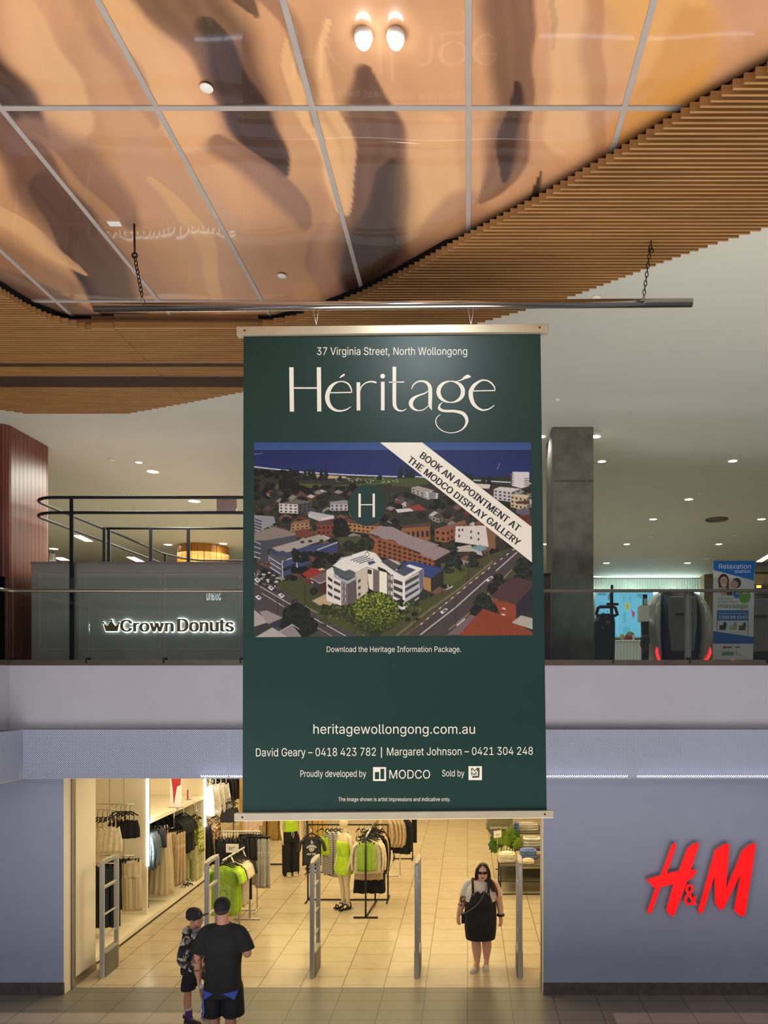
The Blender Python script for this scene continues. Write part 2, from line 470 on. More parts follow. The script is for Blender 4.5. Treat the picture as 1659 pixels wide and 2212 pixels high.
# ------------------------------------------------------------------ perforated fascia with a light strip behind it
def perf_mat():
    m = bpy.data.materials.new('perforated white metal'); m.use_nodes = True
    nt = m.node_tree; b = nt.nodes['Principled BSDF']; out = nt.nodes['Material Output']
    b.inputs['Base Color'].default_value = (*lin((184, 192, 216)), 1); b.inputs['Roughness'].default_value = .45
    tc = nt.nodes.new('ShaderNodeTexCoord'); mp = nt.nodes.new('ShaderNodeMapping')
    mp.inputs['Rotation'].default_value = (0, PI / 4, 0); mp.inputs['Scale'].default_value = (46, 46, 46)
    sp = nt.nodes.new('ShaderNodeSeparateXYZ'); nt.links.new(tc.outputs['Object'], sp.inputs[0])
    su = nt.nodes.new('ShaderNodeMath'); su.operation = 'ADD'; nt.links.new(sp.outputs[0], su.inputs[0]); nt.links.new(sp.outputs[1], su.inputs[1])
    cb = nt.nodes.new('ShaderNodeCombineXYZ'); nt.links.new(su.outputs[0], cb.inputs[0]); nt.links.new(sp.outputs[2], cb.inputs[2])
    nt.links.new(cb.outputs[0], mp.inputs[0])
    fr = nt.nodes.new('ShaderNodeVectorMath'); fr.operation = 'FRACTION'; nt.links.new(mp.outputs[0], fr.inputs[0])
    s2 = nt.nodes.new('ShaderNodeVectorMath'); s2.operation = 'SUBTRACT'; s2.inputs[1].default_value = (.5, .5, .5); nt.links.new(fr.outputs[0], s2.inputs[0])
    ml = nt.nodes.new('ShaderNodeVectorMath'); ml.operation = 'MULTIPLY'; ml.inputs[1].default_value = (1, 0, 1); nt.links.new(s2.outputs[0], ml.inputs[0])
    ln = nt.nodes.new('ShaderNodeVectorMath'); ln.operation = 'LENGTH'; nt.links.new(ml.outputs[0], ln.inputs[0])
    lt = nt.nodes.new('ShaderNodeMath'); lt.operation = 'LESS_THAN'; lt.inputs[1].default_value = .30; nt.links.new(ln.outputs['Value'], lt.inputs[0])
    tr = nt.nodes.new('ShaderNodeBsdfTransparent'); mx = nt.nodes.new('ShaderNodeMixShader')
    nt.links.new(lt.outputs[0], mx.inputs[0]); nt.links.new(b.outputs[0], mx.inputs[1]); nt.links.new(tr.outputs[0], mx.inputs[2]); nt.links.new(mx.outputs[0], out.inputs[0])
    return m
M_perf = perf_mat()
M_box = mat('grey light box lining', (140, 142, 148), rough=.6, var=.05)
FY = 10.30
fz0, fz1 = ZZ(1680, FY), ZZ(1576, FY)
cx = XX(50, FY)
f = MB()
f.box(cx, 14, FY, FY + .004, fz0, fz1)
fo = struct(f.build('trim_front', M_perf), None)
f = MB(); f.box(cx - .004, cx, 3.0, FY, fz0, fz1)
struct(f.build('trim_side', M_perf))
f = MB(); f.box(cx - .9, cx - .06, 3.0, FY, fz0, fz1); f.box(cx - .06, 14, FY + .10, WY + .2, fz0, fz1)
struct(f.build('wall_fascia_lining', M_box))
f = MB()
for px in (494, 1374): f.box(XX(px, FY) - .006, XX(px, FY) + .006, FY - .004, FY, fz0, fz1)
f.box(cx, 14, FY - .006, FY + .1, fz0 - .012, fz0)
f.box(cx - .06, cx, 3.0, FY - .006, fz0 - .012, fz0)
struct(f.build('trim_seams', M_slab))
for i, (a, b) in enumerate(((430, 1358), (1378, 1990))):
    o = thing('led_strip', (XX((a + b) / 2, FY + .06), FY + .06, fz0 + .02), ['white light strip glowing behind the perforated band above the shop opening', 'white light strip glowing behind the perforated band above the red sign'][i], 'light strip')
    mb = MB(); mb.box(XX(a, FY), XX(b, FY), FY + .05, FY + .075, fz0 + .002, fz0 + .022); mb.build('diffuser', mat('strip in the fascia', (255, 255, 255), emit=(225, 240, 255), es=14), o)
    mb = MB(); mb.box(XX(a, FY), XX(b, FY), FY + .076, FY + .095, fz0 + .0, fz0 + .028); mb.build('housing', M_steel, o)

# ------------------------------------------------------------------ gallery slab, soffit
SY = 10.45
sx = XX(21, SY)
s_ = MB(); s_.box(sx, 14, SY, SY + .25, fz1 - .25, UF); s_.box(-14, 14, SY + .25, 32, UF - .35, UF)
struct(s_.build('wall_gallery_edge', M_slab))
s_ = MB(); s_.box(sx - .25, sx, 2.0, SY, fz1 - .25, UF)
struct(s_.build('wall_gallery_side', M_slab))
struct(MB().box(-14, sx - .25, 2.0, SY + .25, UF - .35, UF).build('floor_gallery_side', M_slab))
struct(MB().box(-14, 14, SY + .2, 32, UF, UF + .004).build('floor_gallery', mat('pale gallery tiles', (190, 180, 165), rough=.35, var=.05)))
# louvre in the side wall, seen at the very edge
g = thing('wall_vent', (sx, 9.9, 3.95), 'dark louvred vent low on the side edge of the gallery', 'vent')
mb = MB(); mb.box(sx, sx + .012, 8.6, 10.0, ZZ(1571, 10), ZZ(1516, 10)); mb.build('frame', M_black, g)
for k in range(7):
    z = ZZ(1571, 10) + .03 + k * .045
    MB().box(sx + .012, sx + .022, 8.62, 9.98, z, z + .022).build('slat', mat('grey louvre blade', (70, 72, 80)), g)

def cpt(px, py, h): 
    d = F * h / (VY - py); return (XX(px, d), d)
mid = [(2300, 60), (1900, 220), (1659, 335), (1400, 455), (1180, 545), (1000, 615), (800, 705), (520, 785), (280, 805), (0, 795), (-600, 790)]
poly = [cpt(a, b, HS) for a, b in mid]
poly = [(14, poly[0][1])] + poly + [(-14, poly[-1][1]), (-14, 40), (14, 40)]
so = MB(); so.prism(poly, lambda x, y, o: (x, y, CZ + HS + o), 0, .12)
struct(so.build('ceiling', M_soffit))

# ------------------------------------------------------------------ timber batten canopy with its wavy edges
inner_r = [(2600, -330), (2300, -190), (2000, -40), (1800, 70), (1659, 150), (1500, 235), (1318, 345), (1170, 430), (1010, 515), (900, 577), (780, 640), (700, 672), (640, 690), (520, 713)]
inner_l = [(-900, 330), (-400, 480), (-150, 560), (0, 632), (60, 668), (110, 690), (200, 713)]
outer = [(2600, 140), (2000, 365), (1800, 440), (1659, 493), (1540, 530), (1440, 565), (1340, 603), (1240, 640), (1120, 675), (1030, 700), (800, 770), (525, 847), (400, 872), (280, 893)]
outer_l = [(-200, 850), (0, 886), (50, 893)]
def plan(pl, h=HT): return [cpt(a, b, h) for a, b in pl]
def xat(pl, y):
    q = sorted((b, a) for a, b in pl)
    ys = [a for a, b in q]; xs = [b for a, b in q]
    return float(np.interp(y, ys, xs))
IR, IL, OU, OL = plan(inner_r), plan(inner_l), plan(outer), plan(outer_l)
y_join = F * HT / (VY - 714)
bt = MB(); bd = MB(); PITCH = .047
y = 2.95; k = 0
XL, XR = -13.5, 13.5
while y < F * HT / (VY - 893):
    iv = []
    if y < y_join - .01:
        xr = xat(IR, y); xl = xat(IL, y)
        xo = xat(OU, y) if y > OU[0][1] else XR
        iv.append((xr, min(xo, XR)));  iv.append((XL, xl))
    else:
        xo = xat(OU, y); xo2 = XL if y < OL[0][1] else xat(OL, y)
        if y > OL[1][1]: xo2 = xat(OL, y)
        iv.append((XL if y < OL[1][1] else xo2, xo))
    ypx = VY - F * HT / y
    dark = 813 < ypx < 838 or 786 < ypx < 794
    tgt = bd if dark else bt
    for a, b in iv:
        a = max(a, XL); b = min(b, XR)
        if b - a < .05: continue
        cuts = [a] + ([-3.70] if a < -3.75 < -3.65 < b else []) + [b]
        for p, q in zip(cuts, cuts[1:]):
            j = random.uniform(-.0025, .0025)
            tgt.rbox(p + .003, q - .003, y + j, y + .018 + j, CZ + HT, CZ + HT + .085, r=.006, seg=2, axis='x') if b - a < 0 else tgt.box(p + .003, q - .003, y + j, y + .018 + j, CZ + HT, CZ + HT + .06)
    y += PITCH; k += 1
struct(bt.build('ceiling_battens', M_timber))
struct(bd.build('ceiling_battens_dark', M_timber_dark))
# deep first batten facing the void, and dark lining above the battens
mb = MB(); yj = y_join - .02
mb.box(XX(200, yj), -3.705, yj - .03, yj, CZ + HT, CZ + HT + .13); mb.box(-3.695, XX(560, yj), yj - .04, yj - .01, CZ + HT, CZ + HT + .14)
struct(mb.build('trim_canopy_nosing', M_timber))
lin_ = MB()
yy = 3.0
while yy < F * HT / (VY - 880):
    y2 = yy + PITCH
    ivs = []
    if yy < y_join - .1:
        ivs = [(xat(IR, yy) + .06, min(xat(OU, yy) if yy > OU[0][1] else XR, XR) - .10), (XL, xat(IL, yy) - .06)]
    else: ivs = [(XL if yy < OL[1][1] else xat(OL, yy) + .2, xat(OU, yy) - .15)]
    for a, b in ivs:
        if b - a > .1: lin_.box(a, b, yy, y2, CZ + HT + .06, CZ + HT + .075)
    yy = y2
struct(lin_.build('ceiling_batten_backing', mat('dark backing board', (96, 62, 36), rough=.8)))
# black upstand round the opening
curve = [p for p in IR] + [p for p in reversed(IL)]
cs = smooth_path(curve, 6)
up = MB(); off = []
for i, p in enumerate(cs):
    t = cs[min(i + 1, len(cs) - 1)] - cs[max(i - 1, 0)]; t = t / max(np.hypot(*t), 1e-6)
    k = .05 if p[0] < -.2 else .11
    off.append((p[0] + t[1] * k, p[1] - t[0] * k))
sg_ = 1 if off[len(off) // 2][1] > cs[len(off) // 2][1] else -1
off = [(c[0] + sg_ * (o_[0] - c[0]), c[1] + sg_ * (o_[1] - c[1])) for c, o_ in zip(cs, off)]
for a, b in zip(off, off[1:]):
    up.quad((a[0], a[1], CZ + HT + .055), (b[0], b[1], CZ + HT + .055), (b[0], b[1], CZ + HC + .02), (a[0], a[1], CZ + HC + .02))
struct(up.build('trim_canopy_upstand', M_void))

# ------------------------------------------------------------------ glossy printed panels over the void
RIB = []      # ribbons of the printed drapery and of painted timber reflection: centre line (x, y, half width), colour, strength, softness
def rib(col, k, soft, *pts): RIB.append((np.array(smooth_path(pts, 5)), np.array(lin(col)), k, soft))
DK, DK2, MD, HI = (40, 24, 26), (84, 58, 52), (98, 66, 56), (242, 190, 134)
rib(MD, .8, .5, (350, -60, 80), (415, 20, 78), (470, 100, 70), (520, 190, 62), (560, 280, 50), (600, 370, 16))
rib(DK, .75, .5, (440, 60, 22), (505, 190, 40), (545, 265, 50), (580, 330, 40), (606, 380, 8))
rib(DK, .7, .4, (520, -10, 30), (540, 30, 12), (546, 48, 3))
rib(MD, .85, .5, (790, 150, 20), (800, 250, 55), (812, 400, 72), (808, 540, 78), (770, 640, 50), (740, 720, 30))
rib(DK, .7, .7, (850, 380, 40), (840, 480, 60), (800, 590, 60), (745, 660, 40))
rib(MD, .7, .45, (1108, -20, 60), (1100, 120, 46), (1100, 250, 46), (1100, 330, 48), (1075, 400, 30), (1050, 440, 8))
rib(DK, .75, .6, (1108, 180, 8), (1104, 260, 22), (1100, 320, 24), (1096, 390, 8))
rib(DK, .8, .4, (1200, -10, 6), (1194, 50, 6), (1188, 100, 2))
rib(DK, .8, .4, (1176, 365, 3), (1168, 405, 8), (1155, 440, 7))
rib(DK, .6, .8, (1450, 36, 10), (1470, 22, 12))
rib(DK, .85, .4, (-40, 140, 50), (10, 190, 42), (50, 245, 34), (98, 306, 4))
rib(MD, .8, .5, (-60, 250, 30), (20, 310, 42), (90, 400, 52), (160, 480, 50))
rib(DK, .9, .4, (100, 410, 30), (165, 500, 50), (205, 575, 60), (250, 640, 48), (310, 700, 30))
rib(HI, .85, .5, (-40, 440, 18), (50, 500, 20), (110, 550, 18), (172, 592, 4))
rib((150, 112, 84), .7, .6, (-40, 520, 26), (60, 590, 30), (150, 640, 26))
rib((110, 92, 84), .7, .6, (-80, 570, 30), (60, 650, 34), (200, 700, 30))
rib((158, 116, 94), .8, .6, (50, 280, 20), (150, 320, 34), (240, 400, 34), (282, 470, 18))
rib((140, 100, 84), .75, .6, (480, 320, 24), (560, 385, 30), (630, 440, 30), (655, 480, 16))
rib(HI, .8, .6, (620, 60, 10), (640, 160, 22), (690, 280, 24), (720, 380, 24), (735, 440, 14))
rib(HI, .7, .6, (700, 40, 8), (706, 170, 14), (735, 270, 14), (748, 360, 14), (748, 450, 8))
rib((190, 140, 116), .8, .7, (700, 480, 10), (690, 560, 20), (722, 640, 24), (745, 700, 10))
rib(HI, .5, .8, (930, 300, 50), (940, 420, 60), (950, 520, 50))
rib(HI, .6, .7, (1230, -20, 40), (1240, 140, 60), (1230, 280, 50))
rib((236, 176, 96), .8, .8, (1380, -30, 90), (1440, 80, 110), (1460, 180, 80))  # golden reflection of the timber, put into the print colour
rib((214, 150, 74), .7, .8, (1500, 80, 60), (1460, 200, 70), (1380, 300, 60))  # deeper gold of the same timber reflection, also painted in
rib(HI, .6, .7, (40, 0, 30), (90, 130, 50), (160, 260, 40))
rib(HI, .6, .6, (250, 20, 40), (340, 160, 60), (420, 290, 40))
rib((206, 160, 128), .7, .6, (300, 320, 40), (400, 460, 70), (520, 600, 60))
rib((128, 90, 72), .5, .9, (40, 330, 50), (180, 490, 80), (330, 650, 60), (420, 760, 50))
rib((150, 108, 86), .25, .9, (660, 430, 50), (610, 550, 70), (560, 660, 60))
rib((156, 110, 84), .55, .9, (1010, 480, 60), (930, 560, 50), (860, 640, 60))
rib((170, 116, 78), .5, .8, (1290, -30, 14), (1270, 120, 26), (1300, 260, 18), (1290, 380, 8))
rib((96, 66, 58), .6, .6, (-30, 620, 20), (60, 668, 30), (200, 730, 26))
rib(HI, .5, .5, (330, 380, 8), (420, 500, 18), (470, 620, 14), (480, 700, 6))
rib((116, 82, 70), .5, .7, (560, -20, 22), (640, 90, 18), (680, 210, 12), (690, 300, 4))
rib((170, 124, 98), .6, .7, (180, -20, 30), (230, 80, 26), (300, 190, 22), (340, 260, 8))
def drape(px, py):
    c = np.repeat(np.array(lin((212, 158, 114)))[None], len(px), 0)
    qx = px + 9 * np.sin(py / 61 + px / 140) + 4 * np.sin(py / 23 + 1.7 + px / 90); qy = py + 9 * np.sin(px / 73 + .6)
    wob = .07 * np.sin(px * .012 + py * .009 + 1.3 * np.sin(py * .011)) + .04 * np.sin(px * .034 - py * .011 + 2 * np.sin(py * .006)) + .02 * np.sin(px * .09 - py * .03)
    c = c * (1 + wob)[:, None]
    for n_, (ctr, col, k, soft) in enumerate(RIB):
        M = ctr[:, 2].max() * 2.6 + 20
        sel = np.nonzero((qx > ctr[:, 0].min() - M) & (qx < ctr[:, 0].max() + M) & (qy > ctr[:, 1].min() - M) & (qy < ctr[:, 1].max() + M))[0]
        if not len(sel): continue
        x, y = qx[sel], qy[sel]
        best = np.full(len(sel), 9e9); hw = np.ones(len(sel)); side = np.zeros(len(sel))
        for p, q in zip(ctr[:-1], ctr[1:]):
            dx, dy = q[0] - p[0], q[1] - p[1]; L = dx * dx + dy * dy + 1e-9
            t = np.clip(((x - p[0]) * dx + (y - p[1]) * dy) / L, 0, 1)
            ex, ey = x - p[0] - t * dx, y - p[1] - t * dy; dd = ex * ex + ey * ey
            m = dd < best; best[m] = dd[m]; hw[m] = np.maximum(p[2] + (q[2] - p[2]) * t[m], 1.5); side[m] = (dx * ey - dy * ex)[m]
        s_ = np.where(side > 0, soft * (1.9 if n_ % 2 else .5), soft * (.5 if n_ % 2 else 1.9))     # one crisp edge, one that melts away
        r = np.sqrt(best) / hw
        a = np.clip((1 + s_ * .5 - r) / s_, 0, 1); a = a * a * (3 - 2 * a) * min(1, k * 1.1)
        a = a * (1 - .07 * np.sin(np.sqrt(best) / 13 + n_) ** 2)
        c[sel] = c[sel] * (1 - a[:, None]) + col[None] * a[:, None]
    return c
def copper():
    # a regular sheet of printed panels, seamless from edge to edge
    nx, ny = 800, 460
    xs = np.linspace(-8, 6, nx); ys = np.linspace(2.6, 8.6, ny)
    xg, yg = np.meshgrid(xs, ys)
    px = VX + F * xg / yg; py = VY - F * HC / yg
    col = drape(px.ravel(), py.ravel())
    zz = np.full(xg.size, CZ + HC) + .0015 * np.sin(xg.ravel() * 6.1) * np.sin(yg.ravel() * 2.5)
    co = np.stack([xg.ravel(), yg.ravel(), zz], 1)
    idx = np.arange(nx * ny).reshape(ny, nx)
    fa = np.stack([idx[:-1, :-1], idx[1:, :-1], idx[1:, 1:], idx[:-1, 1:]], -1).reshape(-1, 4)
    me = bpy.data.meshes.new('ceiling_print')
    me.from_pydata(co.tolist(), [], fa.tolist())
    at = me.color_attributes.new('print', 'FLOAT_COLOR', 'POINT')
    at.data.foreach_set('color', np.concatenate([col, np.ones((len(col), 1))], 1).ravel())
    me.polygons.foreach_set('use_smooth', [True] * len(me.polygons))
    m = vcol_mat('glossy printed copper film', rough=.25, spec=.5)
    b = m.node_tree.nodes['Principled BSDF']
    b.inputs['Coat Weight'].default_value = 1.0; b.inputs['Coat Roughness'].default_value = .03; b.inputs['Coat IOR'].default_value = 1.6
    me.materials.append(m)
    o = bpy.data.objects.new('ceiling', me); COL.objects.link(o)
    return struct(o)
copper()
struct(MB().box(-14, 14, -7, 2.6, CZ + HC, CZ + HC + .05).build('ceiling', mat('plain copper film', (196, 150, 112), rough=.3)))
st = MB(); zc = CZ + HC
for i in range(-7, 6): 
    x = .006 + i * 1.038
    st.box(x - .019, x + .019, -2, 8.3, zc - .008, zc + .01)
for yv in (4.93, 7.46, 2.40):
    st.box(-7.5, 5.5, yv - .02, yv + .02, zc - .009, zc + .01)
struct(st.build('trim_ceiling_strips', M_strip))

# ------------------------------------------------------------------ hanging banner: pipe, chains, rails, sheet, print
BD = 6.20
BP = Plane(P(526, 727, BD), P(1167, 722, BD - .01), P(524, 1752, BD - .12))
bat = BP.at
M_green = mat('dark green banner vinyl', (16, 50, 43), rough=.42, var=.05, scale=2, spec=.35)
M_cloth_cream = mat('cream print', (226, 220, 202), rough=.5, var=.01)
M_ink = mat('black print', (24, 30, 34), rough=.5)
M_rail = mat('champagne aluminium rail', (196, 184, 156), rough=.38, metal=.55, var=.05)
M_pipe = mat('polished steel pipe', (205, 198, 186), rough=.16, metal=1.0, var=.04, stretch=(1, 8, 8))
M_chain = mat('dark steel chain', (58, 50, 44), rough=.45, metal=.6)

ban = thing('hanging_banner', bat(846, 1760), 'tall dark green advertising banner with an aerial photo hanging in the atrium', 'banner')
# the sheet: gently waved, with thickness
W_, H_ = 40, 60
def sheet_pt(i, j, off):
    u, v = i / W_, j / H_
    px = (526 + (524 - 526) * v) * (1 - u) + (1167.5 + (1181 - 1167.5) * v) * u
    py = (722 * u + 727 * (1 - u)) * (1 - v) + (1750 * u + 1755 * (1 - u)) * v
    return bat(px, py, off)
mb = MB()
for o_, rev in ((0.0, False), (-.004, True)):
    i0 = len(mb.v)
    for j in range(H_ + 1):
        for i in range(W_ + 1):
            mb.v.append(tuple(sheet_pt(i, j, o_)))
    for j in range(H_):
        for i in range(W_):
            q = (i0 + j * (W_ + 1) + i, i0 + j * (W_ + 1) + i + 1, i0 + (j + 1) * (W_ + 1) + i + 1, i0 + (j + 1) * (W_ + 1) + i)
            mb.f.append(q[::-1] if rev else q); mb.sm.append(True); mb.mi.append(0)
mb.build('sheet', M_green, ban)
for nm, c in (('top_rail', ((513, 709), (1184, 702.5), (1184, 720.5), (513, 727))), ('bottom_rail', ((508, 1756), (1195, 1750), (1195, 1766), (508, 1773)))):
    m = MB(); m.prism(c, bat, .03, -.035); r = m.build(nm, M_rail, ban, bevel=.004)
    for (x, y) in ((c[0][0] + 18, (c[0][1] + c[3][1]) / 2), (c[1][0] - 19, (c[1][1] + c[2][1]) / 2)):
        m = MB(); m.lathe([(.001, 0), (.008, 0), (.008, .004), (.001, .006)], (0, 0, 0), 8, 'y')
        n = len(m.v); ctr = bat(x, y, .034)
        for i in range(n - 32, n): 
            v = m.v[i]; m.v[i] = (v[0] + ctr.x, v[1] + ctr.y, v[2] + ctr.z)
        m.build('screw', M_chain, r)
# two wire loops between the pipe and the top rail
for px in (683, 1017):
    m = MB(); a = bat(px, 668); b = bat(px, 708, -.0)
    m.tube([a + Vector((-.02, 0, .03)), a + Vector((-.022, -.02, -.02)), b + Vector((0, -.005, .03)), b + Vector((0, 0, -.01))], .004, 6)
    m.tube([a + Vector((.02, 0, .03)), a + Vector((.022, -.02, -.02)), b + Vector((0.004, -.005, .03)), b + Vector((0.002, 0, -.01))], .004, 6)
    m.build('wire_loop', M_steel, ban)
# the pipe with its chains
pa, pb = P(204, 665, BD), P(1495, 654, BD)
pipe = thing('suspension_pipe', (pa + pb) / 2, 'long steel pipe hung level on two chains above the green banner', 'pipe')
m = MB(); m.tube([pa, pb], .036, 24); m.build('pipe', M_pipe, pipe)
def chain(top, bot, n, name):
    m = MB(); top = Vector(top); bot = Vector(bot)
    for i in range(n):
        c = top.lerp(bot, (i + .5) / n); L = (top - bot).length / n * .64
        pts = []
        for k in range(12):
            t = 2 * PI * k / 12; x = .012 * math.cos(t); z = L * math.sin(t)
            pts.append(c + (Vector((x, 0, z)) if i % 2 else Vector((0.004 * math.cos(t), x, z))))
        pts.append(pts[0]); pts.append(pts[1])
        m.tube(pts, .0042, 5, cap=False)
    return m.build(name, M_chain, pipe)
t0 = P(290, 475, BD); t0.z = CZ + HC; t0.y = BD
c0 = P(291, 552, BD)
m = MB(); m.tube([t0, c0 + Vector((0, 0, .03))], .009, 8); m.build('hanger_rod', M_black, pipe)
m = MB(); m.ring(c0, .02, .008, 'y', 16, 8); m.build('eye_bolt', M_chain, pipe)
ch = chain(c0 + Vector((0, 0, -.01)), P(307, 640, BD), 9, 'chain')
m = MB(); m.ring(P(310, 656, BD), .042, .004, 'x', 18, 6); m.build('shackle', M_steel, pipe)
t1 = P(1407, 530, BD); t1.z = CZ + HT
m = MB(); m.ring(P(1406, 541, BD), .02, .005, 'y', 14, 6); m.build('eye_bolt', M_chain, pipe)
chain(t1, P(1391, 636, BD), 12, 'chain')
m = MB(); m.ring(P(1390, 651, BD), .042, .004, 'x', 18, 6); m.build('shackle', M_steel, pipe)

# ---- lettering
E = .002
def line(name, body, box, bold=0.0, m_=None, off=E, spacing=1.0):
    mb = text_mb(body, box, bat, off=off, bold=bold, spacing=spacing)
    return mb.build(name, m_ or M_cloth_cream, ban, fix=False)
def slant(fn, pivot, dy):
    return lambda x, y, o: fn(x, y + (x - pivot) * dy, o)
line('address_lettering', '37 Virginia Street, North Wollongong', (685, 750, 1009, 772), .004)
line('link_lettering', 'heritagewollongong.com.au', (677, 1564, 1026, 1591), .002)
line('download_lettering', 'Download the Heritage Information Package.', (706, 1396, 996, 1412), .004)
mb = text_mb('David Geary \u2013 0418 423 782', (553, 1616, 812, 1639), slant(bat, 553, -.006), off=E)
mb.build('phone_lettering', M_cloth_cream, ban, fix=False)
mb = text_mb('Margaret Johnson \u2013 0421 304 248', (836, 1615, 1151, 1637), slant(bat, 836, -.006), off=E); mb.build('phone_lettering', M_cloth_cream, ban, fix=False)
mb = MB(); mb.flat([(823, 1614), (825, 1614), (825, 1637), (823, 1637)], bat, E)
mb.build('divider_line', M_cloth_cream, ban, fix=False)
mb = text_mb('Proudly developed by', (649, 1664, 791, 1682), bat, off=E); mb.build('credit_lettering', M_cloth_cream, ban, fix=False); mb = text_mb('Sold by', (955, 1663, 1003, 1681), bat, off=E)
mb.build('credit_lettering', M_cloth_cream, ban, fix=False)
line('small_print', 'The image shown is artist impressions and indicative only.', (731, 1722, 973, 1733), .004)
# developer's mark: a square with two bars, then the word; agent's mark: a square with stacked letters
mb = MB(); mb.flat([(806, 1657), (834, 1657), (834, 1687), (806, 1687)], bat, E)
text_mb('MODCO', (841, 1663, 929, 1682), bat, off=E, mb=mb); lg = mb.build('developer_logo', M_cloth_cream, ban, fix=False)
mb = MB(); mb.flat([(810, 1668), (819, 1668), (819, 1683), (810, 1683)], bat, 2 * E); mb.flat([(822, 1661), (830, 1661), (830, 1683), (822, 1683)], bat, 2 * E); mb.build('logo_bars', M_green, lg, fix=False)
mb = MB(); mb.flat([(1012, 1655), (1041, 1655), (1041, 1685), (1012, 1685)], bat, E); lg = mb.build('agent_logo', M_cloth_cream, ban, fix=False)
mb = text_mb('M', (1018, 1659, 1032, 1666), bat, off=2 * E, bold=.02); text_mb('M', (1018, 1668, 1029, 1675), bat, off=2 * E, bold=.02, mb=mb)
stroke(mb, [(1034, 1659, 3), (1034, 1676, 3)], bat, 2 * E, smooth=False); stroke(mb, [(1035, 1678, 3), (1020, 1678.5, 3)], bat, 2 * E, smooth=False); mb.build('logo_letters', M_ink, lg, fix=False)

# ---- the large wordmark, drawn stroke by stroke
def hp(*pts): return [(600 + x / 3.318, 770 + y / 3.318, w_ / 3.318) for x, y, w_ in pts]
mb = MB()
def S(*pts, smooth=True): stroke(mb, hp(*pts), bat, E, n=8, smooth=smooth)
def circ(cx, cy, rx, ry, n=24, off=E): mb.flat([(600 + (cx + rx * math.cos(2 * PI * k / n)) / 3.318, 770 + (cy + ry * math.sin(2 * PI * k / n)) / 3.318) for k in range(n)], bat, off)
S((98, 78, 31), (102, 396, 31), smooth=False); S((295, 78, 30), (298, 395, 30), smooth=False); S((112, 227, 11), (283, 227, 11), smooth=False)
S((366, 261, 8), (532, 258, 8), smooth=False)
S((530, 260, 5), (527, 235, 9), (508, 200, 11), (475, 182, 9), (440, 182, 8), (405, 196, 17), (372, 232, 28), (355, 290, 32), (368, 345, 28), (400, 379, 20), (445, 391, 12), (490, 382, 9), (524, 361, 5))
S((444, 154, 4), (458, 143, 12), (476, 132, 14), (481, 131, 6))
S((578, 186, 26), (579, 388, 26), smooth=False)
S((590, 250, 5), (600, 217, 8), (632, 190, 9), (668, 181, 11), (696, 185, 12), (708, 191, 8))
S((753, 182, 26), (753, 387, 26), smooth=False); circ(752, 142, 17, 17)
S((836, 74, 26), (836, 200, 26), (836, 320, 26), (841, 360, 24), (862, 385, 14), (892, 390, 9), (922, 377, 5)); S((796, 185, 8), (906, 184, 8), smooth=False)
S((959, 233, 5), (974, 203, 9), (1003, 182, 10), (1040, 178, 13), (1072, 192, 20), (1091, 225, 27), (1093, 290, 27), (1092, 345, 25), (1098, 370, 14), (1104, 384, 3))
S((1084, 243, 4), (1055, 264, 9), (1005, 282, 13), (968, 306, 25), (954, 338, 30), (968, 370, 20), (1000, 387, 10), (1040, 384, 7), (1072, 362, 6), (1084, 346, 4))
ring = []
for k in range(33):
    t = 2 * PI * k / 32; ring.append((1240 + 88 * math.cos(t), 254 + 76 * math.sin(t), 7 + 23 * abs(math.cos(t)) ** 1.3))
S(*ring, smooth=False)
S((1280, 180, 4), (1318, 168, 9), (1342, 152, 20), (1364, 144, 26), (1384, 148, 4))
S((1180, 329, 5), (1160, 350, 11), (1160, 376, 20), (1195, 391, 18), (1268, 393, 19), (1328, 410, 25), (1355, 452, 23), (1345, 497, 14), (1308, 532, 8), (1250, 548, 6), (1190, 538, 6), (1146, 505, 7), (1132, 465, 7), (1142, 437, 6), (1165, 416, 5))
S((1395, 248, 8), (1559, 245, 8), smooth=False)
S((1557, 247, 5), (1552, 219, 9), (1525, 187, 11), (1487, 171, 10), (1447, 178, 15), (1402, 215, 26), (1383, 265, 32), (1395, 325, 28), (1425, 364, 20), (1470, 385, 12), (1515, 376, 9), (1553, 350, 5))
mb.build('wordmark_lettering', M_cloth_cream, ban, fix=False)

